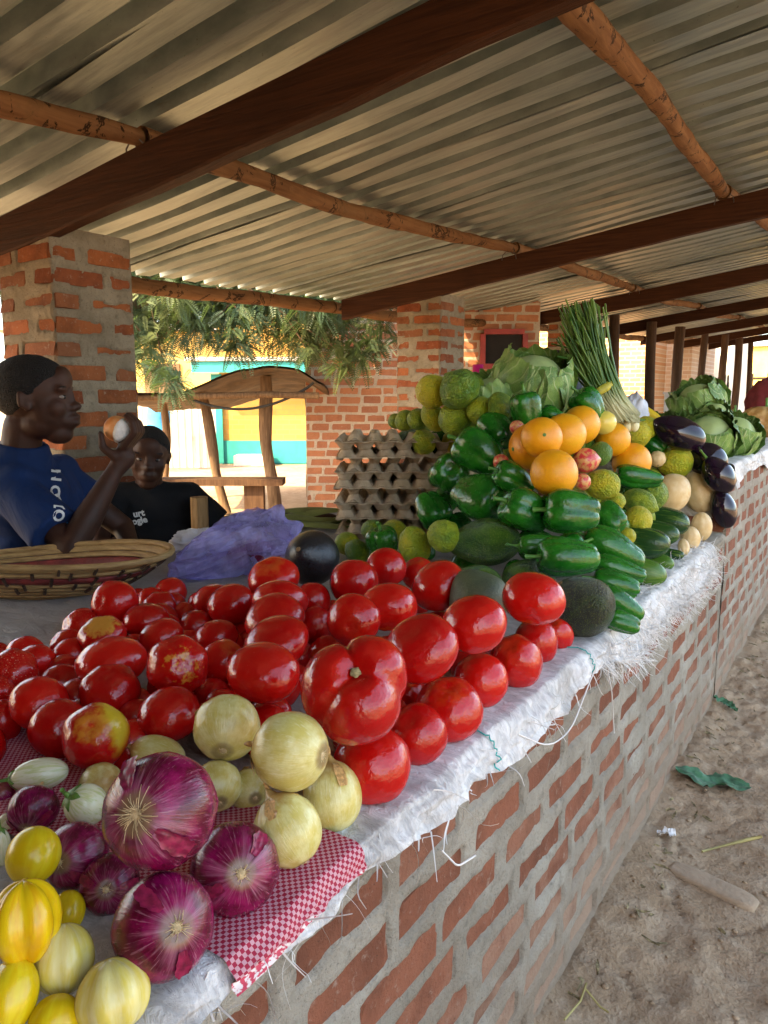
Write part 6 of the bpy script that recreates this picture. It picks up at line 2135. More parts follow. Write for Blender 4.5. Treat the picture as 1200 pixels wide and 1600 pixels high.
# gathered mouth trailing to one side over the cloth
k = np.exp(-((D[:, 0] + 1) / 0.55) ** 2)
P[:, 0] -= 0.12 * k
P[:, 2] -= 0.06 * k
P[:, 1] -= 0.05 * k
P[:, 1] += k * 0.02 * np.sin(D[:, 2] * 14)
P = P @ rotz(YAW + 0.1).T + np.array([-1.430, 1.52, 0.752])
P[:, 2] = np.maximum(P[:, 2], CT + 0.014 + 0.008 * np.abs(fbm(P * 40, 2, 2)))
bag = link('plastic_bag', mesh('plastic_bag', P, F, MAT['blue_plastic'], False))
tag(bag, 'crumpled translucent blue plastic bag between the basket and the tomatoes', 'bag')
for (x, y, z, R) in [(-1.40, 1.50, 0.715, 0.042), (-1.46, 1.46, 0.71, 0.038), (-1.47, 1.54, 0.715, 0.042)]:
    o = link('red_onion', ONM[('red_onion', 1)], mw=axis_matrix((x, y, z), (0.5, -0.4, 0.3), 1, R, R))
    tag(o, 'pink red onion showing through the blue plastic bag', 'onion', 'onions inside the blue bag')
    link('neck', NECK, o)

# ---- winnowing basket
bk = thing('basket', 'shallow woven cane basket with a dark red band', 'basket', (0, 0, 0))
a = NT('cane')
w = a.n('NewGeometry').outputs['Position']
n1 = a.noise(9, 5, 0.7, a.vmath('MULTIPLY', w, (2, 2, 18)))
c = a.mix(a.ramp(n1, 0.32, 0.68), (0.20, 0.115, 0.042), (0.40, 0.26, 0.10))
c = a.mix(a.ramp(a.noise(30, 4, 0.7, w), 0.6, 0.75, 0, 0.6), c, (0.09, 0.045, 0.015))
a.bump(n1, 0.4, 0.006)
MAT['cane'] = a.done(c, 0.6, 0.35)
plain('cane_red', (0.16, 0.022, 0.020), 0.5, 0.4, 25, 0.3, 60)
plain('tie_dark', (0.045, 0.022, 0.012), 0.7)
BC, BA, BB, BH = np.array([-1.735, 1.03, CT + 0.006]), 0.335, 0.125, 0.095
ex, ey = np.array([0.832, 0.555, 0]), np.array([-0.555, 0.832, 0])
def bowl(t, phi, push=0.0):
    """t 0 bottom .. 1 rim"""
    k = 0.30 + 0.70 * t ** 0.62
    rise = BH * t ** 1.25 + 0.012 * t * np.cos(phi) + 0.010 * t * np.sin(2 * phi)
    return BC + ((BA * k + push) * np.cos(phi))[..., None] * ex + ((BB * k + push) * np.sin(phi))[..., None] * ey + rise[..., None] * np.array([0, 0, 1.0])
phi = np.linspace(0, 2 * np.pi, 120, endpoint=False)
bands = [(0.0, 0.10), (0.115, 0.22), (0.235, 0.34), (0.355, 0.46), (0.475, 0.575), (0.59, 0.745), (0.76, 0.86), (0.875, 0.985)]
for i, (ta, tb) in enumerate(bands):
    tt = np.linspace(ta, tb, 6)
    T_, Ph = np.meshgrid(tt, phi, indexing='ij')
    bulge = 0.0045 * np.sin(np.pi * (T_ - ta) / (tb - ta))
    jig = 0.0025 * fbm(np.stack([np.cos(Ph) * 3, np.sin(Ph) * 3, T_ * 9], -1), i, 3)
    Vo = bowl(T_ + jig * 2, Ph, bulge + jig)
    Vi = bowl(T_ + jig * 2, Ph, -0.006 - bulge * 0.3)
    V = np.concatenate([Vo.transpose(1, 0, 2), Vi.transpose(1, 0, 2)[:, ::-1]], 1)
    nn = V.shape[1]
    q = np.arange(120)
    F = [gridf(120, nn, True), np.stack([q * nn + nn - 1, ((q + 1) % 120) * nn + nn - 1, ((q + 1) % 120) * nn, q * nn], 1)]
    link('cane_band', mesh('cane_band', V.reshape(-1, 3), F, MAT['cane_red' if i == 5 else 'cane']), bk)
    for j in range(0, 17):
        ph = j * 2 * np.pi / 17 + 0.19 * (i % 2) + 0.05 * math.sin(j * 3 + i)
        tq = np.linspace(ta - 0.02, tb + 0.02, 5)
        pts = bowl(tq, np.full(5, ph), 0.0055)
        if i >= 3:
            v, f = tube(pts, 0.0042, 6)
            link('lashing', mesh('lashing', v, f, MAT['tie_dark']), bk)
v, f = tube(np.concatenate([bowl(np.full(120, 1.02), phi, 0.0), bowl(np.full(1, 1.02), phi[:1], 0.0)]), 0.0085, 8, False)
link('rim', mesh('rim', v, f, MAT['cane']), bk)
v0 = bowl(np.full(120, 0.01), phi)
link('base', mesh('base', np.concatenate([v0, [BC]]), np.array([[i, (i + 1) % 120, 120] for i in range(120)]), MAT['cane']), bk)

# ---- white cloth scrap, wooden stub, greens behind the trays
D, F = usphere(60, 40)
P = D * (1 + 0.35 * ridge(D * 2.2, 15, 3) + 0.15 * fbm(D * 6, 4, 3))[:, None] * np.array([0.085, 0.06, 0.04])
P = P @ rotz(0.4).T + np.array([-1.80, 1.63, CT + 0.03])
P[:, 2] = np.maximum(P[:, 2], CT + 0.008)
tag(link('cloth_scrap', mesh('cloth_scrap', P, F, MAT['thread'])), 'crumpled white scrap of sack beside the blue bag', 'cloth')
V, F = tube(np.array([(-2.05, 1.855, 0), (-2.052, 1.856, 0.4), (-2.05, 1.855, 0.798)]), [0.034, 0.033, 0.031], 10)
V = V + 0.003 * fbm(V * 25, 2, 3)[:, None]
wood_mat('stub_wood', (0.20, 0.12, 0.05), (0.33, 0.21, 0.10), 0.8, (20, 20, 2))
tag(link('wooden_stub', mesh('wooden_stub', V, F, MAT['stub_wood'], False)), 'short cut wooden post standing behind the counter before the seated boy', 'post')
gl = thing('leaf_bundle', 'flat bundle of pale green leaves and stalks behind the egg trays', 'leaves', (0, 0, 0))
plain('dry_leaf', (0.16, 0.20, 0.06), 0.6, 0.4, 8)
for k in range(9):
    t = np.linspace(0, 1, 8)
    x0, y0 = -1.86 + rr.uniform(-0.05, 0.05), 2.0 + rr.uniform(-0.04, 0.10)
    an = 0.75 + rr.uniform(-0.25, 0.25)
    L = rr.uniform(0.25, 0.40)
    pts = np.stack([x0 + math.cos(an) * L * t, y0 + math.sin(an) * L * t, CT + 0.02 + 0.012 * k * 0.4 + 0.015 * np.sin(t * 3 + k)], 1)
    wd_ = 0.030 * np.sin(np.pi * (0.1 + 0.85 * t))
    sd_ = np.array([-math.sin(an), math.cos(an), 0.2])
    V = np.concatenate([pts + sd_ * wd_[:, None], pts + [0, 0, 0.006], pts - sd_ * wd_[:, None]])
    F = np.array([[i, i + 1, 9 + i, 8 + i] for i in range(7)] + [[8 + i, 9 + i, 17 + i, 16 + i] for i in range(7)])
    link('leaf', mesh('leaf', V, F, MAT['dry_leaf']), gl)

# ================================================================== FAR COUNTER GOODS
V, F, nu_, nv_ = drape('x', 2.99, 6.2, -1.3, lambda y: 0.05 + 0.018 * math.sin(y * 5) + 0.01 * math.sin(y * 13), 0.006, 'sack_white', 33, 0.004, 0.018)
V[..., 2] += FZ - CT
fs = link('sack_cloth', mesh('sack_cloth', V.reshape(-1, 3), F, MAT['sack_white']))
tag(fs, 'white sack cloth edging the taller far counter under the cabbages', 'cloth')
rg = np.random.default_rng(5)
for k in range(16):
    x, y = -0.505 - rg.uniform(0, 0.09), 3.78 + rg.uniform(0, 0.28)
    R = rg.uniform(0.020, 0.026)
    z = FZ + 0.012 + R + (0.035 if k % 3 == 0 else 0)
    o = link('garden_egg', EGG[''], mw=axis_matrix((x, y, z), tuple(rg.normal(0, 1, 3)), 0, R, R))
    tag(o, 'small yellow fruit in the little heap beside the far cabbages', 'fruit', 'little heap of yellow fruit')
a = NT('pumpkin')
c = a.mix(a.ramp(a.noise(3, 4, 0.6, a.shift()), 0.4, 0.7), (0.36, 0.19, 0.05), (0.48, 0.32, 0.13))
MAT['pumpkin'] = a.done(c, 0.5, 0.4)
PUM = umesh('pumpkin', lambda D: D * (1 + 0.10 * np.abs(np.cos(5 * np.arctan2(D[:, 1], D[:, 0]))) * np.hypot(D[:, 0], D[:, 1]))[:, None] * np.array([1, 1, 0.72]), MAT['pumpkin'], 60, 22)
for (p, R, lb) in [((-0.73, 4.85, FZ + 0.085), 0.105, 'ribbed brown pumpkin with curled stalk on the far counter'), ((-0.60, 5.15, FZ + 0.10), 0.13, 'pale ribbed pumpkin on the far counter, bigger of the pair'), ((-1.0, 4.6, FZ + 0.08), 0.10, 'shaded pumpkin behind the other two on the far counter')]:
    o = tag(link('pumpkin', PUM, mw=axis_matrix(p, (0.1, 0.05, 1), 0, R, R)), lb, 'pumpkin')
    link('stem', PSTEM, o, mw=Matrix.Translation((0, 0, -0.15)) @ Matrix.Diagonal((0.6, 0.6, 0.9, 1)))
for k in range(9):
    x, y = -0.53 - rg.uniform(0, 0.30), 4.25 + rg.uniform(0, 0.45)
    R = rg.uniform(0.040, 0.055)
    if k % 3 == 0:
        o = tag(link('eggplant', EM, mw=axis_matrix((x, y, FZ + R), tuple(rg.normal(0, 1, 3)), 0, R, R)), 'dark eggplant in the shaded heap before the pumpkins', 'eggplant', 'far eggplants')
        link('calyx', CALYX, o)
    elif k % 3 == 1:
        o = tag(link('bell_pepper', PM[k % 5], mw=axis_matrix((x, y, FZ + R), tuple(rg.normal(0, 1, 3)), 0, R, R)), 'green pepper in the shaded heap before the pumpkins', 'pepper', 'far peppers')
        link('stem', PSTEM, o)
    else:
        o = tag(link('red_onion', ONM[('red_onion', 1)], mw=axis_matrix((x, y, FZ + R), tuple(rg.normal(0, 1, 3)), 0, R * 0.8, R * 0.8)), 'red onion in the shaded heap before the pumpkins', 'onion', 'far onions')
        link('neck', NECK, o)
plain('carrot', (0.52, 0.10, 0.015), 0.45, 0.3, 9)
plain('chili_yellow', (0.58, 0.42, 0.02), 0.35, 0.2)
for k in range(11):
    t = np.linspace(0, 1, 9)
    y0, x0, z0 = 3.10 + 0.05 * (k % 4), -1.18 + 0.035 * k, FZ + 0.05 + 0.025 * (k % 4)
    d = np.array([0.62, -0.25 + 0.03 * k, -0.22 - 0.02 * (k % 3)])
    L = 0.20 + 0.02 * (k % 3)
    pts = np.array([x0, y0, z0 + 0.10]) + d * (L * t)[:, None] + np.array([0, 0, -0.06]) * (t ** 2)[:, None]
    V, F = tube(pts, 0.020 * (1 - 0.75 * t ** 1.4), 10)
    yl_ = k in (3, 7, 10)
    o = link('chili_pepper' if yl_ else 'carrot', mesh('carrot', V, F, MAT['chili_yellow' if yl_ else 'carrot']))
    tag(o, 'long yellow chili lying among the red carrots' if yl_ else 'long red orange carrot in the pile behind the black eggplant', 'chili' if yl_ else 'carrot', 'yellow chilies' if yl_ else 'carrots in the pile')
# goods standing further back
plain('black_plastic', (0.010, 0.010, 0.011), 0.35, 0.3, 8, 0.5, 25)
plain('pink_plastic', (0.55, 0.012, 0.17), 0.35, 0.15)
plain('white_blue', (0.52, 0.56, 0.64), 0.5, 0.3, 14)
def lump(name, c, s, mat, label, cat, seed, zmin):
    D, F = usphere(48, 32)
    P = D * (1 + 0.20 * ridge(D * 2.0 + seed, seed, 3) + 0.12 * fbm(D * 3, seed + 2, 2))[:, None] * np.array(s) + np.array(c)
    P[:, 2] = np.maximum(P[:, 2], zmin)
    return tag(link(name, mesh(name, P, F, MAT[mat])), label, cat)
lump('black_bag', (-1.17, 3.10, 1.10), (0.12, 0.11, 0.21), 'black_plastic', 'black plastic bag standing behind the big cabbage', 'bag', 3, FZ)
lump('black_bag', (-0.98, 3.12, 1.04), (0.08, 0.08, 0.16), 'black_plastic', 'smaller black plastic bag behind the spring onions', 'bag', 7, FZ)
lump('white_bag', (-1.38, 3.12, 1.11), (0.11, 0.09, 0.22), 'white_blue', 'white and blue plastic bag beside the pink jug', 'bag', 9, FZ)
lump('white_bag', (-0.86, 3.18, 1.03), (0.06, 0.06, 0.13), 'white_blue', 'pale plastic bag behind the spring onions beside the dark post', 'bag', 13, FZ)
prof = [(0.0, 0.0), (0.050, 0.0), (0.055, 0.03), (0.055, 0.26), (0.045, 0.32), (0.025, 0.36), (0.025, 0.40), (0.0, 0.40)]
th = np.linspace(0, 2 * np.pi, 20, endpoint=False)
V = np.array([[(r_ * math.cos(t_) - 1.56, r_ * math.sin(t_) + 3.12, FZ + z_) for (r_, z_) in prof] for t_ in th])
o = tag(link('plastic_jug', mesh('plastic_jug', V.reshape(-1, 3), gridf(20, len(prof), True), MAT['pink_plastic'])), 'bright pink plastic jug standing behind the limes', 'jug')
v, f = tube(np.array([(-1.51, 3.10, FZ + 0.34), (-1.47, 3.09, FZ + 0.33), (-1.46, 3.09, FZ + 0.24), (-1.51, 3.10, FZ + 0.18)]), 0.010, 8)
link('handle', mesh('handle', v, f, MAT['pink_plastic']), o)
# pale plastic crate and a maroon cloth at the far end
cr = thing('plastic_crate', 'pale grey plastic crate standing on the far counter behind the cabbages', 'crate', (-1.36, 6.9, FZ))
plain('crate_grey', (0.36, 0.38, 0.42), 0.45, 0.1)
for (c, s, nm) in [((0, -0.15, 0.20), (0.42, 0.014, 0.16), 'side'), ((0, 0.15, 0.20), (0.42, 0.014, 0.16), 'side'), ((-0.21, 0, 0.20), (0.014, 0.286, 0.16), 'end'), ((0.21, 0, 0.20), (0.014, 0.286, 0.16), 'end'), ((0, 0, 0.008), (0.40, 0.28, 0.014), 'floor'), ((0, -0.156, 0.285), (0.45, 0.04, 0.018), 'lip'), ((0, 0.156, 0.285), (0.45, 0.04, 0.018), 'lip')]:
    v, f = box(c, s)
    link(nm, mesh(nm, v, f, MAT['crate_grey'], False), cr)
for k in range(12):
    v, f = box((-0.19 + k * 0.0345, -0.15, 0.06), (0.012, 0.014, 0.13))
    link('slat', mesh('slat', v, f, MAT['crate_grey'], False), cr)
plain('maroon_cloth', (0.11, 0.012, 0.016), 0.85, 0.3, 12, 0.3, 30)
lump('maroon_cloth', (-0.70, 6.1, 1.04), (0.14, 0.12, 0.22), 'maroon_cloth', 'dark maroon cloth bundle heaped on the far counter beyond the pumpkins', 'cloth', 17, FZ)

# ================================================================== LITTER ON THE GROUND
rg = np.random.default_rng(21)
parts = []
for k in range(520):
    x, y = rg.uniform(-0.42, 0.7), rg.uniform(1.0, 4.6)
    R = rg.uniform(0.002, 0.006) * (1.7 if rg.random() < 0.07 else 1)
    D, F = usphere(7, 4)
    P = D * (1 + 0.3 * fbm(D * 2 + k, k, 2))[:, None] * R * np.array([1.2, 1, 0.7]) + np.array([x, y, ground_z(x, y) + R * 0.3])
    parts.append((P, F))
v, f = join(parts)
o = link('pebbles', mesh('pebbles', v, f, MAT['dirt']))
o['kind'] = 'stuff'
tag(o, 'small clods and grit scattered on the bare earth lane', 'grit')
# trodden leaf bits, straw ends and paper specks
plain('litter_mix', (0.20, 0.16, 0.08), 0.8, 0.7, 90)
parts = []
for k in range(150):
    x, y = rg.uniform(-0.41, 0.6), rg.uniform(1.0, 4.4)
    if rg.random() < 0.5:
        x = -0.41 + abs(rg.normal(0, 0.05))
    L, W, an = rg.uniform(0.006, 0.030), rg.uniform(0.0012, 0.006), rg.uniform(0, 3.14)
    q = np.array([(-L, -W * 0.4), (0, -W), (L, -W * 0.3), (L, W * 0.3), (0, W), (-L, W * 0.4)]) / 2 * 1.6
    z = ground_z(x, y) + 0.006 + rg.uniform(0, 0.006, 6)
    V = np.stack([q[:, 0] * math.cos(an) - q[:, 1] * math.sin(an) + x, q[:, 0] * math.sin(an) + q[:, 1] * math.cos(an) + y, z], 1)
    parts.append((np.concatenate([V, V - [0, 0, 0.0015]]), [np.array([[0, 1, 4, 5], [1, 2, 3, 4]]), np.array([[6, 11, 10, 7], [7, 10, 9, 8]])]))
v, f = join(parts)
o = link('litter', mesh('litter', v, f, MAT['litter_mix'], False))
o['kind'] = 'stuff'
tag(o, 'trodden leaf bits and straw ends scattered along the wall foot', 'litter')
plain('wilted_leaf', (0.055, 0.15, 0.075), 0.6, 0.5, 30)
def scrap(name, c, L, W, an, label, mat, seed, notch=0.4, cat='leaf'):
    nu, nv = 26, 9
    uu, vv = np.meshgrid(np.linspace(0, 1, nu), np.linspace(-1, 1, nv), indexing='ij')
    wd_ = W * (np.sin(np.pi * (0.08 + 0.84 * uu)) ** 0.6) * (1 + notch * fbm(np.stack([uu * 7, vv, 0 * uu], -1), seed, 3))
    x = (uu - 0.5) * L
    y = vv * wd_ + 0.25 * W * np.sin(uu * 5 + seed)
    z = 0.010 + 0.014 * np.abs(fbm(np.stack([uu * 5, vv * 2, 0 * uu], -1), seed + 1, 3)) + 0.006 * np.abs(vv)
    V = np.stack([x * math.cos(an) - y * math.sin(an) + c[0], x * math.sin(an) + y * math.cos(an) + c[1], z], -1)
    for i in range(nu):
        for j in range(nv):
            V[i, j, 2] += ground_z(V[i, j, 0], V[i, j, 1])
    return tag(link(name, mesh(name, V.reshape(-1, 3), gridf(nu, nv), MAT[mat])), label, cat)
scrap('wilted_leaf', (-0.33, 2.29), 0.21, 0.042, 0.25, 'long torn wilted green leaf on the bare earth', 'wilted_leaf', 3, 0.8)
scrap('wilted_leaf', (-0.395, 2.92), 0.10, 0.020, -0.5, 'small wilted green leaf scrap on the earth near the wall', 'wilted_leaf', 5)
scrap('paper_scrap', (-0.382, 1.945), 0.048, 0.016, 0.5, 'tiny torn scrap of white paper on the earth', 'thread', 8, 0.6, 'paper')
plain('straw', (0.30, 0.25, 0.09), 0.7, 0.3)
def straw(pts, rad, label):
    p = np.array([(x, y, ground_z(x, y) + 0.008 + dz) for x, y, dz in pts])
    v, f = tube(p, rad, 6)
    return tag(link('straw', mesh('straw', v, f, MAT['straw'])), label, 'straw')
straw([(-0.29, 1.93, 0), (-0.25, 1.98, 0.003), (-0.20, 2.04, 0.004), (-0.17, 2.08, 0.002)], [0.003, 0.003, 0.005, 0.004], 'dry seed stalk lying beside the wilted leaf')
straw([(-0.395, 1.20, 0), (-0.385, 1.26, 0.004), (-0.39, 1.31, 0.002)], 0.0022, 'bent dry straw on the earth near the wall foot')
straw([(-0.39, 1.30, 0), (-0.35, 1.27, 0.005), (-0.335, 1.275, 0.002)], 0.0020, 'second dry straw crossing the bent one')
def half_brick(c, s, an, label, seed):
    D, F = usphere(30, 18)
    P = np.sign(D) * np.abs(D) ** 0.42 * np.array(s) * (1 + 0.05 * fbm(D * 2.5, seed, 3))[:, None]
    P = P @ rotz(an).T + np.array([c[0], c[1], ground_z(*c) + 0.001])
    return tag(link('buried_brick', mesh('buried_brick', P, F, MAT['dirt_brick'])), label, 'brick')
plain('dirt_brick', (0.34, 0.255, 0.175), 0.95, 0.15, 8, 0.4, 70)
half_brick((-0.245, 1.80), (0.105, 0.030, 0.013), -0.22, 'dusty half buried brick in the earth lane', 3)

# ================================================================== PEOPLE
def skin_mat(name, c0, c1):
    a = NT(name)
    n1 = a.noise(9, 4, 0.6)
    c = a.mix(a.ramp(n1, 0.35, 0.7), c0, c1)
    a.bump(a.noise(90, 3, 0.6), 0.12, 0.004)
    MAT[name] = a.done(c, a.ramp(n1, 0.3, 0.7, 0.5, 0.68), 0.25)
skin_mat('skin', (0.030, 0.012, 0.007), (0.052, 0.021, 0.012))
a = NT('hair')
a.bump(a.vor(260), 0.8, 0.006)
MAT['hair'] = a.done((0.006, 0.005, 0.005), 0.8, 0.3)
def cloth_mat(name, c):
    a = NT(name)
    w = a.n('NewGeometry').outputs['Position']
    n1 = a.noise(6, 4, 0.55, w, 0.8)
    col = a.mix(a.ramp(n1, 0.3, 0.7), tuple(x * 0.85 for x in c), tuple(x * 1.12 for x in c))
    b1 = a.bump(n1, 0.55, 0.03)
    a.bump(a.noise(500, 2, 0.5, w), 0.12, 0.001, b1)
    MAT[name] = a.done(col, 0.85, 0.2)
cloth_mat('shirt_blue', (0.006, 0.020, 0.076))
cloth_mat('shirt_black', (0.006, 0.0065, 0.008))
cloth_mat('trousers', (0.020, 0.022, 0.035))
cloth_mat('grey_cloth', (0.16, 0.16, 0.14))
plain('eye_white', (0.16, 0.13, 0.11), 0.25, 0.05)
plain('eye_dark', (0.010, 0.006, 0.004), 0.15, 0.05)
plain('print_white', (0.62, 0.62, 0.60), 0.8, 0.08)
plain('print_pink', (0.55, 0.20, 0.24), 0.8, 0.1)
a = NT('print_blue')
w = a.n('NewGeometry').outputs['Position']
st = a.math('SINE', a.math('MULTIPLY', a.sep(w)[2], 620))
dash = a.ramp(a.noise(120, 2, 0.5, w), 0.42, 0.52)
c = a.mix(a.math('MULTIPLY', a.ramp(st, 0.3, 0.7), dash), (0.02, 0.16, 0.36), (0.55, 0.62, 0.66))
MAT['print_blue'] = a.done(c, 0.8, 0.2)
plain('lip', (0.085, 0.030, 0.026), 0.4, 0.1)

UPV = np.array([0, 0, 1.0])
RIGHT = np.array([0.832, 0.555, 0.0])
TOWARD = np.array([0.555, -0.832, 0.0])
def basis(fwd, up=(0, 0, 1)):
    f = np.array(fwd, float)
    f /= np.linalg.norm(f)
    l = np.cross(up, f)
    l /= np.linalg.norm(l)
    u = np.cross(f, l)
    return np.stack([f, l, u], 1)      # columns: forward, left, up

HEAD = [((-0.06, 0, 0.13), (0.42, 0.335, 0.365)), ((0.10, 0, -0.08), (0.27, 0.275, 0.37)), ((0.19, 0, -0.39), (0.155, 0.165, 0.115)), ((0.02, 0, -0.27), (0.26, 0.25, 0.17)),
        ((0.285, 0, -0.24), (0.125, 0.155, 0.12)), ((0.345, 0, 0.01), (0.055, 0.045, 0.14)), ((0.395, 0, -0.085), (0.075, 0.055, 0.055)), ((0.365, 0.065, -0.10), (0.05, 0.04, 0.04)), ((0.365, -0.065, -0.10), (0.05, 0.04, 0.04)),
        ((0.385, 0, -0.205), (0.060, 0.105, 0.034)), ((0.375, 0, -0.272), (0.060, 0.095, 0.038)), ((0.285, 0.13, 0.115), (0.075, 0.12, 0.045)), ((0.285, -0.13, 0.115), (0.075, 0.12, 0.045)),
        ((0.21, 0.17, -0.09), (0.12, 0.10, 0.12)), ((0.21, -0.17, -0.09), (0.12, 0.10, 0.12)), ((0.27, 0, 0.22), (0.12, 0.20, 0.16))]
def head_parts(C, H, B):
    out = []
    for c, r in HEAD:
        out.append(ell(C + B @ (np.array(c) * H), np.array(r) * H, B))
    for s in (-1, 1):     # ear: rim and lobe
        for c, r in (((-0.045, 0.315, 0.03), (0.075, 0.035, 0.085)), ((-0.02, 0.315, -0.07), (0.050, 0.030, 0.060)), ((-0.085, 0.345, 0.01), (0.035, 0.035, 0.10))):
            out.append(ell(C + B @ (np.array((c[0], c[1] * s, c[2])) * H), np.array(r) * H, B))
    return out
def add_face(person, C, H, B, look=0.0):
    for s in (-1, 1):
        c = C + B @ (np.array((0.278, 0.125 * s, 0.025)) * H)
        v, f = ell(c, np.array((0.050, 0.060, 0.030)) * H, B, 14, 10)
        e = link('eye', mesh('eye', v, f, MAT['eye_white']), person)
        v, f = ell(c + B @ (np.array((0.030, 0.006, 0.0)) * H), np.array((0.030, 0.034, 0.030)) * H, B, 12, 8)
        link('iris', mesh('iris', v, f, MAT['eye_dark']), e)
        v, f = ell(C + B @ (np.array((0.315, 0.135 * s, 0.135)) * H), np.array((0.040, 0.095, 0.014)) * H, B, 12, 8)
        link('eyebrow', mesh('eyebrow', v, f, MAT['hair']), person)
    D, F = usphere(48, 34)
    c0, r0 = np.array((-0.065, 0, 0.135)), np.array((0.437, 0.350, 0.380))
    P = D * r0 + c0
    x, y, z = P.T
    line = 0.30 - 0.02 * np.abs(y) / 0.3            # hair line over the forehead
    zlo = np.where(x > 0.12, 0.24, np.where(x > -0.12, 0.10 - (x - 0.0) * 0.2, -0.10))
    zlo = np.interp(x, [-0.5, -0.25, -0.12, 0.0, 0.10, 0.22, 0.4], [-0.16, -0.14, -0.06, 0.04, 0.17, 0.27, 0.31])
    hide = sstep(zlo, zlo - 0.05, z)
    P = c0 + (P - c0) * (1 - 0.10 * hide)[:, None] + 0.006 * fbm(P * 30, 3, 2)[:, None] * D
    link('hair', mesh('hair', C + (P * H) @ B.T, F, MAT['hair']), person)

def project(me, O, ex, ey, n, bvh, off=0.002):
    O, ex, ey, n = map(np.array, (O, ex, ey, n))
    for v in me.vertices:
        p = Vector(O + ex * v.co.x + ey * v.co.y + n * 0.25)
        h = bvh.ray_cast(p, Vector(-n), 0.6)
        v.co = (h[0] + Vector(n) * (off + max(0, v.co.z))) if h[0] is not None else Vector(O + ex * v.co.x + ey * v.co.y)
    me.update()
def text_mesh(s, size, bold=0.0015, shear=0.0):
    cu = bpy.data.curves.new('t', 'FONT')
    cu.body = s
    cu.size = size
    cu.offset = bold
    cu.shear = shear
    cu.resolution_u = 3
    o = bpy.data.objects.new('t', cu)
    COL.objects.link(o)
    dg = bpy.context.evaluated_depsgraph_get()
    dg.update()
    me = bpy.data.meshes.new_from_object(o.evaluated_get(dg))
    bpy.data.objects.remove(o)
    return me
def lettering(parent, shirt_me, s, size, O, ex, n, mat, name='lettering'):
    n = np.array(n) / np.linalg.norm(n)
    ex = np.array(ex) - n * np.dot(ex, n)
    ex /= np.linalg.norm(ex)
    ey = np.cross(n, ex)
    me = text_mesh(s, size)
    bm = bmesh.new()
    bm.from_mesh(me)
    bmesh.ops.triangulate(bm, faces=bm.faces[:])
    bm.to_mesh(me)
    bm.free()
    bv = BVHTree.FromPolygons([v.co.copy() for v in shirt_me.vertices], [tuple(p.vertices) for p in shirt_me.polygons])
    project(me, O, ex, ey, n, bv)
    me.materials.clear()
    me.materials.append(MAT[mat])
    return link(name, me, parent)
def print_patch(parent, shirt_me, corners, O, ex, n, mat, name):
    """flat printed shape given by its outline in the plane of the chest"""
    n = np.array(n) / np.linalg.norm(n)
    ex = np.array(ex) - n * np.dot(ex, n)
    ex /= np.linalg.norm(ex)
    ey = np.cross(n, ex)
    c = np.array(corners, float)
    m = 12
    U_, W_ = np.meshgrid(np.linspace(0, 1, m), np.linspace(0, 1, m), indexing='ij')
    Q = (c[0] * ((1 - U_) * (1 - W_))[..., None] + c[1] * (U_ * (1 - W_))[..., None] + c[2] * (U_ * W_)[..., None] + c[3] * ((1 - U_) * W_)[..., None])
    me = mesh(name, np.concatenate([Q, np.zeros((m, m, 1))], -1).reshape(-1, 3), gridf(m, m), MAT[mat])
    bv = BVHTree.FromPolygons([v.co.copy() for v in shirt_me.vertices], [tuple(p.vertices) for p in shirt_me.polygons])
    project(me, O, ex, ey, n, bv, 0.0012)
    return link(name, me, parent)
def wrinkles(seed, amp):
    return lambda co: amp * (ridge(co * np.array([9, 9, 7]), seed, 3) * 0.7 + fbm(co * 6, seed + 2, 3))

# ---- boy in blue, side on, eating a fruit
b1 = thing('person', 'boy in blue printed T-shirt raising a wrapped orange fruit to his mouth', 'person', (-2.08, 1.25, 0))
b1.matrix_local = Matrix.Identity(4)
C1, H1 = np.array([-2.005, 1.228, 1.150]), 0.252
F1 = RIGHT * 0.97 - TOWARD * 0.14 + UPV * 0.04
Bh = basis(F1)
parts = head_parts(C1, H1, Bh)
neck0 = np.array([-2.045, 1.200, 1.075])
parts.append(capsule(neck0, (-2.075, 1.20, 0.95), 0.052, 0.062))
rs1, el1, wr1 = np.array([-2.01, 1.140, 0.895]), np.array([-1.795, 1.165, 0.755]), np.array([-1.760, 1.290, 0.955])
parts += [capsule(rs1, el1, 0.045, 0.037), capsule(el1, el1 + (wr1 - el1) * 0.35, 0.037, 0.040), capsule(el1 + (wr1 - el1) * 0.35, wr1, 0.040, 0.024)]
FC = np.array([-1.767, 1.311, 1.072])
pal = FC + RIGHT * 0.018 - UPV * 0.070
parts.append(ell(pal, (0.036, 0.020, 0.048), np.stack([TOWARD, RIGHT, UPV], 1)))
parts.append(capsule(wr1, pal - UPV * 0.01, 0.024, 0.030))
for i in range(4):
    tw = TOWARD * (0.030 - 0.0205 * i)
    ln = (0.88, 1.0, 0.96, 0.78)[i]
    p0 = FC + RIGHT * 0.026 - UPV * 0.045 + tw
    p1 = FC + RIGHT * 0.058 - UPV * 0.008 * (2 - ln) + tw * 1.05
    p2 = FC + RIGHT * 0.052 + UPV * 0.022 * ln + tw
    p3 = FC + RIGHT * 0.034 + UPV * 0.040 * ln + tw * 0.9
    parts += [capsule(p0, p1, 0.0115, 0.0100), capsule(p1, p2, 0.0100, 0.0090), capsule(p2, p3, 0.0090, 0.0078)]
q0, q1, q2 = FC - UPV * 0.075 + TOWARD * 0.030, FC - RIGHT * 0.030 - UPV * 0.050 + TOWARD * 0.036, FC - RIGHT * 0.034 - UPV * 0.012 + TOWARD * 0.034
parts += [capsule(q0, q1, 0.014, 0.0115), capsule(q1, q2, 0.0115, 0.009)]
ls1 = np.array([-2.13, 1.36, 0.90])
el1b = np.array([-2.02, 1.50, 0.74])
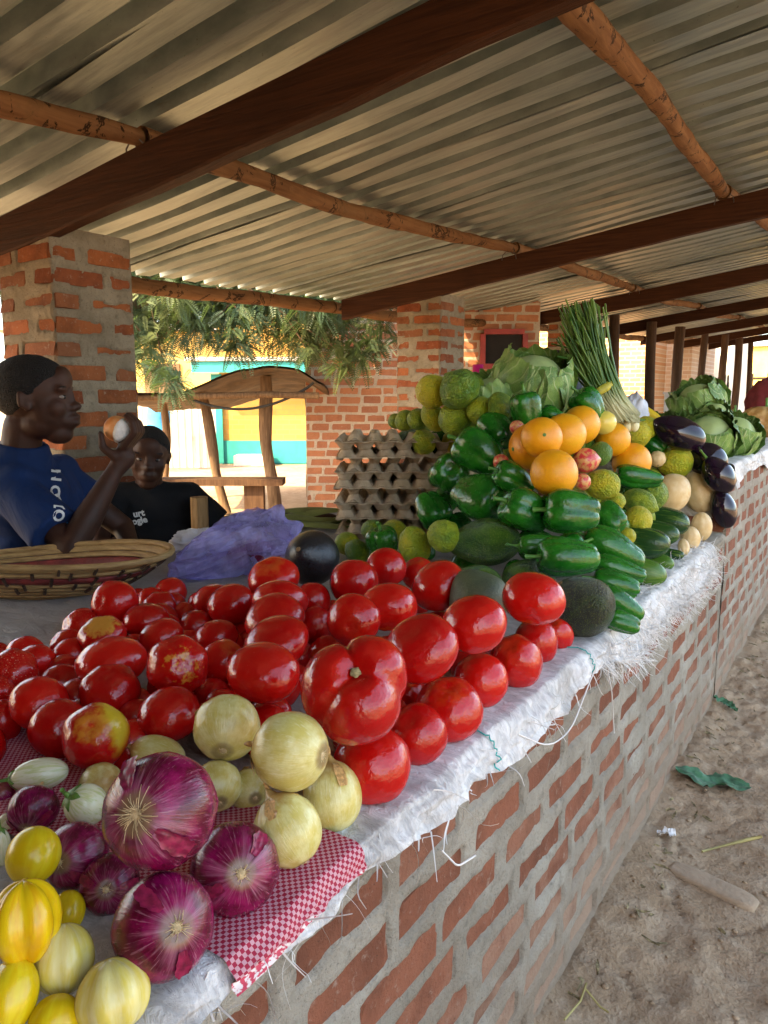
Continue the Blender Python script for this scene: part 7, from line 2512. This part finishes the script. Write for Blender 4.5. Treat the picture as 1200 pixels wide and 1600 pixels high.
parts += [capsule(ls1, el1b, 0.045, 0.037), capsule(el1b, (-1.93, 1.46, 0.69), 0.036, 0.026), ell((-1.90, 1.44, 0.685), (0.045, 0.03, 0.018))]
for s in (-1, 1):
    parts.append(capsule((-2.15 + 0.05 * s, 1.24 + 0.07 * s, 0.45), (-2.14 + 0.05 * s, 1.23 + 0.07 * s, 0.07), 0.06, 0.035))
    parts.append(ell((-2.09 + 0.05 * s, 1.25 + 0.07 * s, 0.03), (0.10, 0.045, 0.035), basis(F1 * [1, 1, 0])))
parts.append(capsule((-2.07, 1.205, 0.96), (-2.13, 1.24, 0.48), 0.055, 0.09))
body = remesh_parts('body', parts, 0.0055, MAT['skin'], 4, 0.5)
link('body', body, b1)
add_face(b1, C1, H1, Bh)
Bb = basis(RIGHT * 0.92 + TOWARD * 0.28)
sp = [ell((-2.09, 1.245, 0.845), (0.118, 0.165, 0.130), Bb), ell((-2.005, 1.225, 0.855), (0.055, 0.10, 0.10), Bb), ell((-2.10, 1.245, 0.70), (0.118, 0.150, 0.15), Bb), ell((-2.12, 1.24, 0.55), (0.122, 0.150, 0.12), Bb),
      capsule(rs1 + [-0.005, 0.01, 0.022], ls1 + [0, 0, 0.022], 0.064, 0.060), ell((-2.085, 1.20, 0.945), (0.085, 0.12, 0.07), Bb), cone((-2.080, 1.205, 0.92), (-2.062, 1.203, 1.028), 0.098, 0.072), cone((-2.12, 1.24, 0.55), (-2.13, 1.24, 0.42), 0.130, 0.135)]
dirA = (el1 - rs1) / np.linalg.norm(el1 - rs1)
sp += [ell(rs1, (0.066,) * 3), cone(rs1, rs1 + dirA * 0.195, 0.066, 0.076, 18, 8)]
dirB = (el1b - ls1) / np.linalg.norm(el1b - ls1)
sp += [cone(ls1, ls1 + dirB * 0.15, 0.062, 0.07, 18, 8)]
shirt = remesh_parts('shirt', sp, 0.0075, MAT['shirt_blue'], 5, 0.5, wrinkles(5, 0.006))
so_ = link('shirt', shirt, b1)
tp = [ell((-2.13, 1.24, 0.47), (0.125, 0.150, 0.10), Bb)]
for s in (-1, 1):
    tp.append(cone((-2.14 + 0.05 * s, 1.24 + 0.07 * s, 0.48), (-2.145 + 0.05 * s, 1.235 + 0.07 * s, 0.16), 0.085, 0.07))
link('shorts', remesh_parts('shorts', tp, 0.010, MAT['trousers'], 4), b1)
nt = RIGHT * 0.5 + TOWARD * 0.86
chest = np.array([-1.985, 1.225, 0.80])
lettering(so_, shirt, 'OLD N', 0.040, np.array([-1.945, 1.222, 0.825]), UPV + RIGHT * 0.22 - TOWARD * 0.1, nt, 'print_white')
print_patch(so_, shirt, [(-0.085, -0.012), (0.0, -0.012), (-0.012, -0.050), (-0.105, -0.050)], np.array([-1.945, 1.222, 0.825]), UPV + RIGHT * 0.22 - TOWARD * 0.1, nt, 'print_blue', 'print')
print_patch(so_, shirt, [(-0.110, -0.052), (0.0, -0.052), (0.01, -0.078), (-0.12, -0.078)], np.array([-1.945, 1.222, 0.825]), UPV + RIGHT * 0.22 - TOWARD * 0.1, nt, 'print_pink', 'print')

# the fruit in his hand
a = NT('peach')
c = a.mix(a.ramp(a.noise(1.4, 3, 0.6), 0.35, 0.7), (0.56, 0.20, 0.05), (0.60, 0.30, 0.12))
MAT['peach'] = a.done(c, 0.5, 0.3)
pf = link('held_fruit', umesh('held_fruit', lambda D: D * (1 + 0.04 * fbm(D * 2, 2, 2))[:, None], MAT['peach'], 28, 18), mw=axis_matrix(FC, (-0.5, -0.2, 0.6), 0, 0.036, 0.036))
tag(pf, 'orange fruit in white paper held up by the boy in blue', 'fruit')
D, F = usphere(40, 24)
lo = sstep(-0.15, -0.45, D[:, 2]) + 0.8 * sstep(0.55, 0.8, -D[:, 0])
P = D * (0.9 + 0.22 * lo * (1 + 0.5 * ridge(D * 4, 3, 2)))[:, None]
pw = mesh('paper_wrap', P, F, MAT['print_white'])
link('paper_wrap', pw, pf, mw=Matrix.Rotation(0.5, 4, 'X'))

# ---- seated boy in black leaning on the pillar
b2 = thing('person', 'seated boy in black T-shirt leaning against the brick pillar', 'person', (0, 0, 0))
C2, H2 = np.array([-2.225, 1.800, 0.972]), 0.222
Bh2 = basis(TOWARD * 0.95 + RIGHT * 0.28 - UPV * 0.14, (0.06, 0.04, 1))
parts = head_parts(C2, H2, Bh2)
parts.append(capsule((-2.245, 1.815, 0.90), (-2.26, 1.82, 0.80), 0.048, 0.058))
sL, eL, hL = np.array([-2.345, 1.685, 0.815]), np.array([-2.235, 1.575, 0.670]), np.array([-2.045, 1.70, 0.668])
sR, eR, hR = np.array([-2.165, 1.935, 0.805]), np.array([-2.060, 2.010, 0.665]), np.array([-1.99, 1.86, 0.61])
parts += [capsule(sL, eL, 0.044, 0.036), capsule(eL, hL, 0.036, 0.024), ell(hL + RIGHT * 0.03, (0.045, 0.028, 0.016), basis(RIGHT)), capsule(sR, eR, 0.044, 0.036), capsule(eR, hR, 0.036, 0.024), ell(hR, (0.04, 0.03, 0.02))]
for i in range(4):
    b_ = hL + RIGHT * 0.060 + TOWARD * (0.020 - 0.0135 * i)
    parts.append(capsule(b_, b_ + RIGHT * (0.042, 0.05, 0.047, 0.036)[i] - UPV * 0.006, 0.0085, 0.0072))
parts.append(capsule(hL + RIGHT * 0.02 + TOWARD * 0.024, hL + RIGHT * 0.055 + TOWARD * 0.040, 0.010, 0.008))
hip, kn, an = np.array([-2.17, 1.98, 0.62]), np.array([-1.985, 2.19, 0.695]), np.array([-1.885, 2.37, 0.680])
parts += [capsule(hip, kn, 0.075, 0.052), capsule(kn, an, 0.046, 0.030), ell(an + RIGHT * 0.03 + UPV * 0.01, (0.06, 0.035, 0.028), basis(RIGHT)), capsule((-2.27, 1.84, 0.80), (-2.26, 1.87, 0.60), 0.06, 0.09),
          capsule((-2.22, 1.80, 0.59), (-2.00, 1.78, 0.50), 0.075, 0.055), capsule((-2.00, 1.78, 0.50), (-2.02, 1.79, 0.08), 0.05, 0.035), ell((-1.985, 1.77, 0.03), (0.09, 0.04, 0.032), basis(TOWARD))]
body2 = remesh_parts('body', parts, 0.0065, MAT['skin'], 4, 0.5)
link('body', body2, b2)
add_face(b2, C2, H2, Bh2)
Bb2 = basis(TOWARD * 0.95 + RIGHT * 0.15)
sp = [ell((-2.265, 1.83, 0.765), (0.105, 0.160, 0.115), Bb2), ell((-2.255, 1.845, 0.66), (0.115, 0.150, 0.12), Bb2), capsule(sL + [0, 0, 0.005], sR + [0, 0, 0.005], 0.060, 0.060), cone((-2.262, 1.822, 0.80), (-2.252, 1.818, 0.872), 0.085, 0.066), cone((-2.25, 1.85, 0.64), (-2.25, 1.86, 0.56), 0.14, 0.135)]
for a_, b_ in ((sL, eL), (sR, eR)):
    d_ = (b_ - a_) / np.linalg.norm(b_ - a_)
    sp += [ell(a_, (0.062,) * 3), cone(a_, a_ + d_ * 0.135, 0.062, 0.070, 18, 7)]
shirt2 = remesh_parts('shirt', sp, 0.0085, MAT['shirt_black'], 5, 0.5, wrinkles(9, 0.006))
s2 = link('shirt', shirt2, b2)
n2_ = TOWARD * 0.97 + RIGHT * 0.1
for s_, dx, dz in (('urt', 0.0, 0.0), ('ogle', -0.006, -0.028)):
    lettering(s2, shirt2, s_, 0.033, np.array([-2.245, 1.745, 0.757]) + RIGHT * dx + UPV * dz, RIGHT + UPV * 0.18, n2_, 'print_white')
tp = [ell((-2.24, 1.87, 0.60), (0.13, 0.15, 0.09), Bb2), capsule(hip + [-0.02, -0.02, 0], hip + (kn - hip) * 0.9, 0.088, 0.064), capsule((-2.22, 1.80, 0.59), (-2.02, 1.78, 0.51), 0.088, 0.066)]
link('shorts', remesh_parts('shorts', tp, 0.010, MAT['trousers'], 4), b2)
# grey sleeve or jacket over his shoulder
gp = [ell(sL + [-0.03, -0.02, -0.01], (0.075, 0.075, 0.085)), capsule(sL + [-0.035, -0.03, -0.02], sL + [-0.01, -0.05, -0.13], 0.068, 0.06)]
link('jacket', remesh_parts('jacket', gp, 0.009, MAT['grey_cloth'], 4, 0.5, wrinkles(14, 0.007)), b2)
# what he sits on
b2.location = (-0.012, -0.012, -0.032)
bs = thing('wooden_bench', 'low plank bench behind the counter under the seated boy', 'bench', (0, 0, 0))
v, f = box((-2.28, 1.95, 0.472), (0.30, 0.95, 0.035), rotz(-0.35))
link('plank', mesh('plank', v, f, MAT['post_wood'], False), bs)
for (x, y) in ((-2.36, 1.62), (-2.14, 2.30)):
    v, f = box((x, y, 0.227), (0.22, 0.05, 0.453), rotz(-0.35))
    link('leg', mesh('leg', v, f, MAT['post_wood'], False), bs)
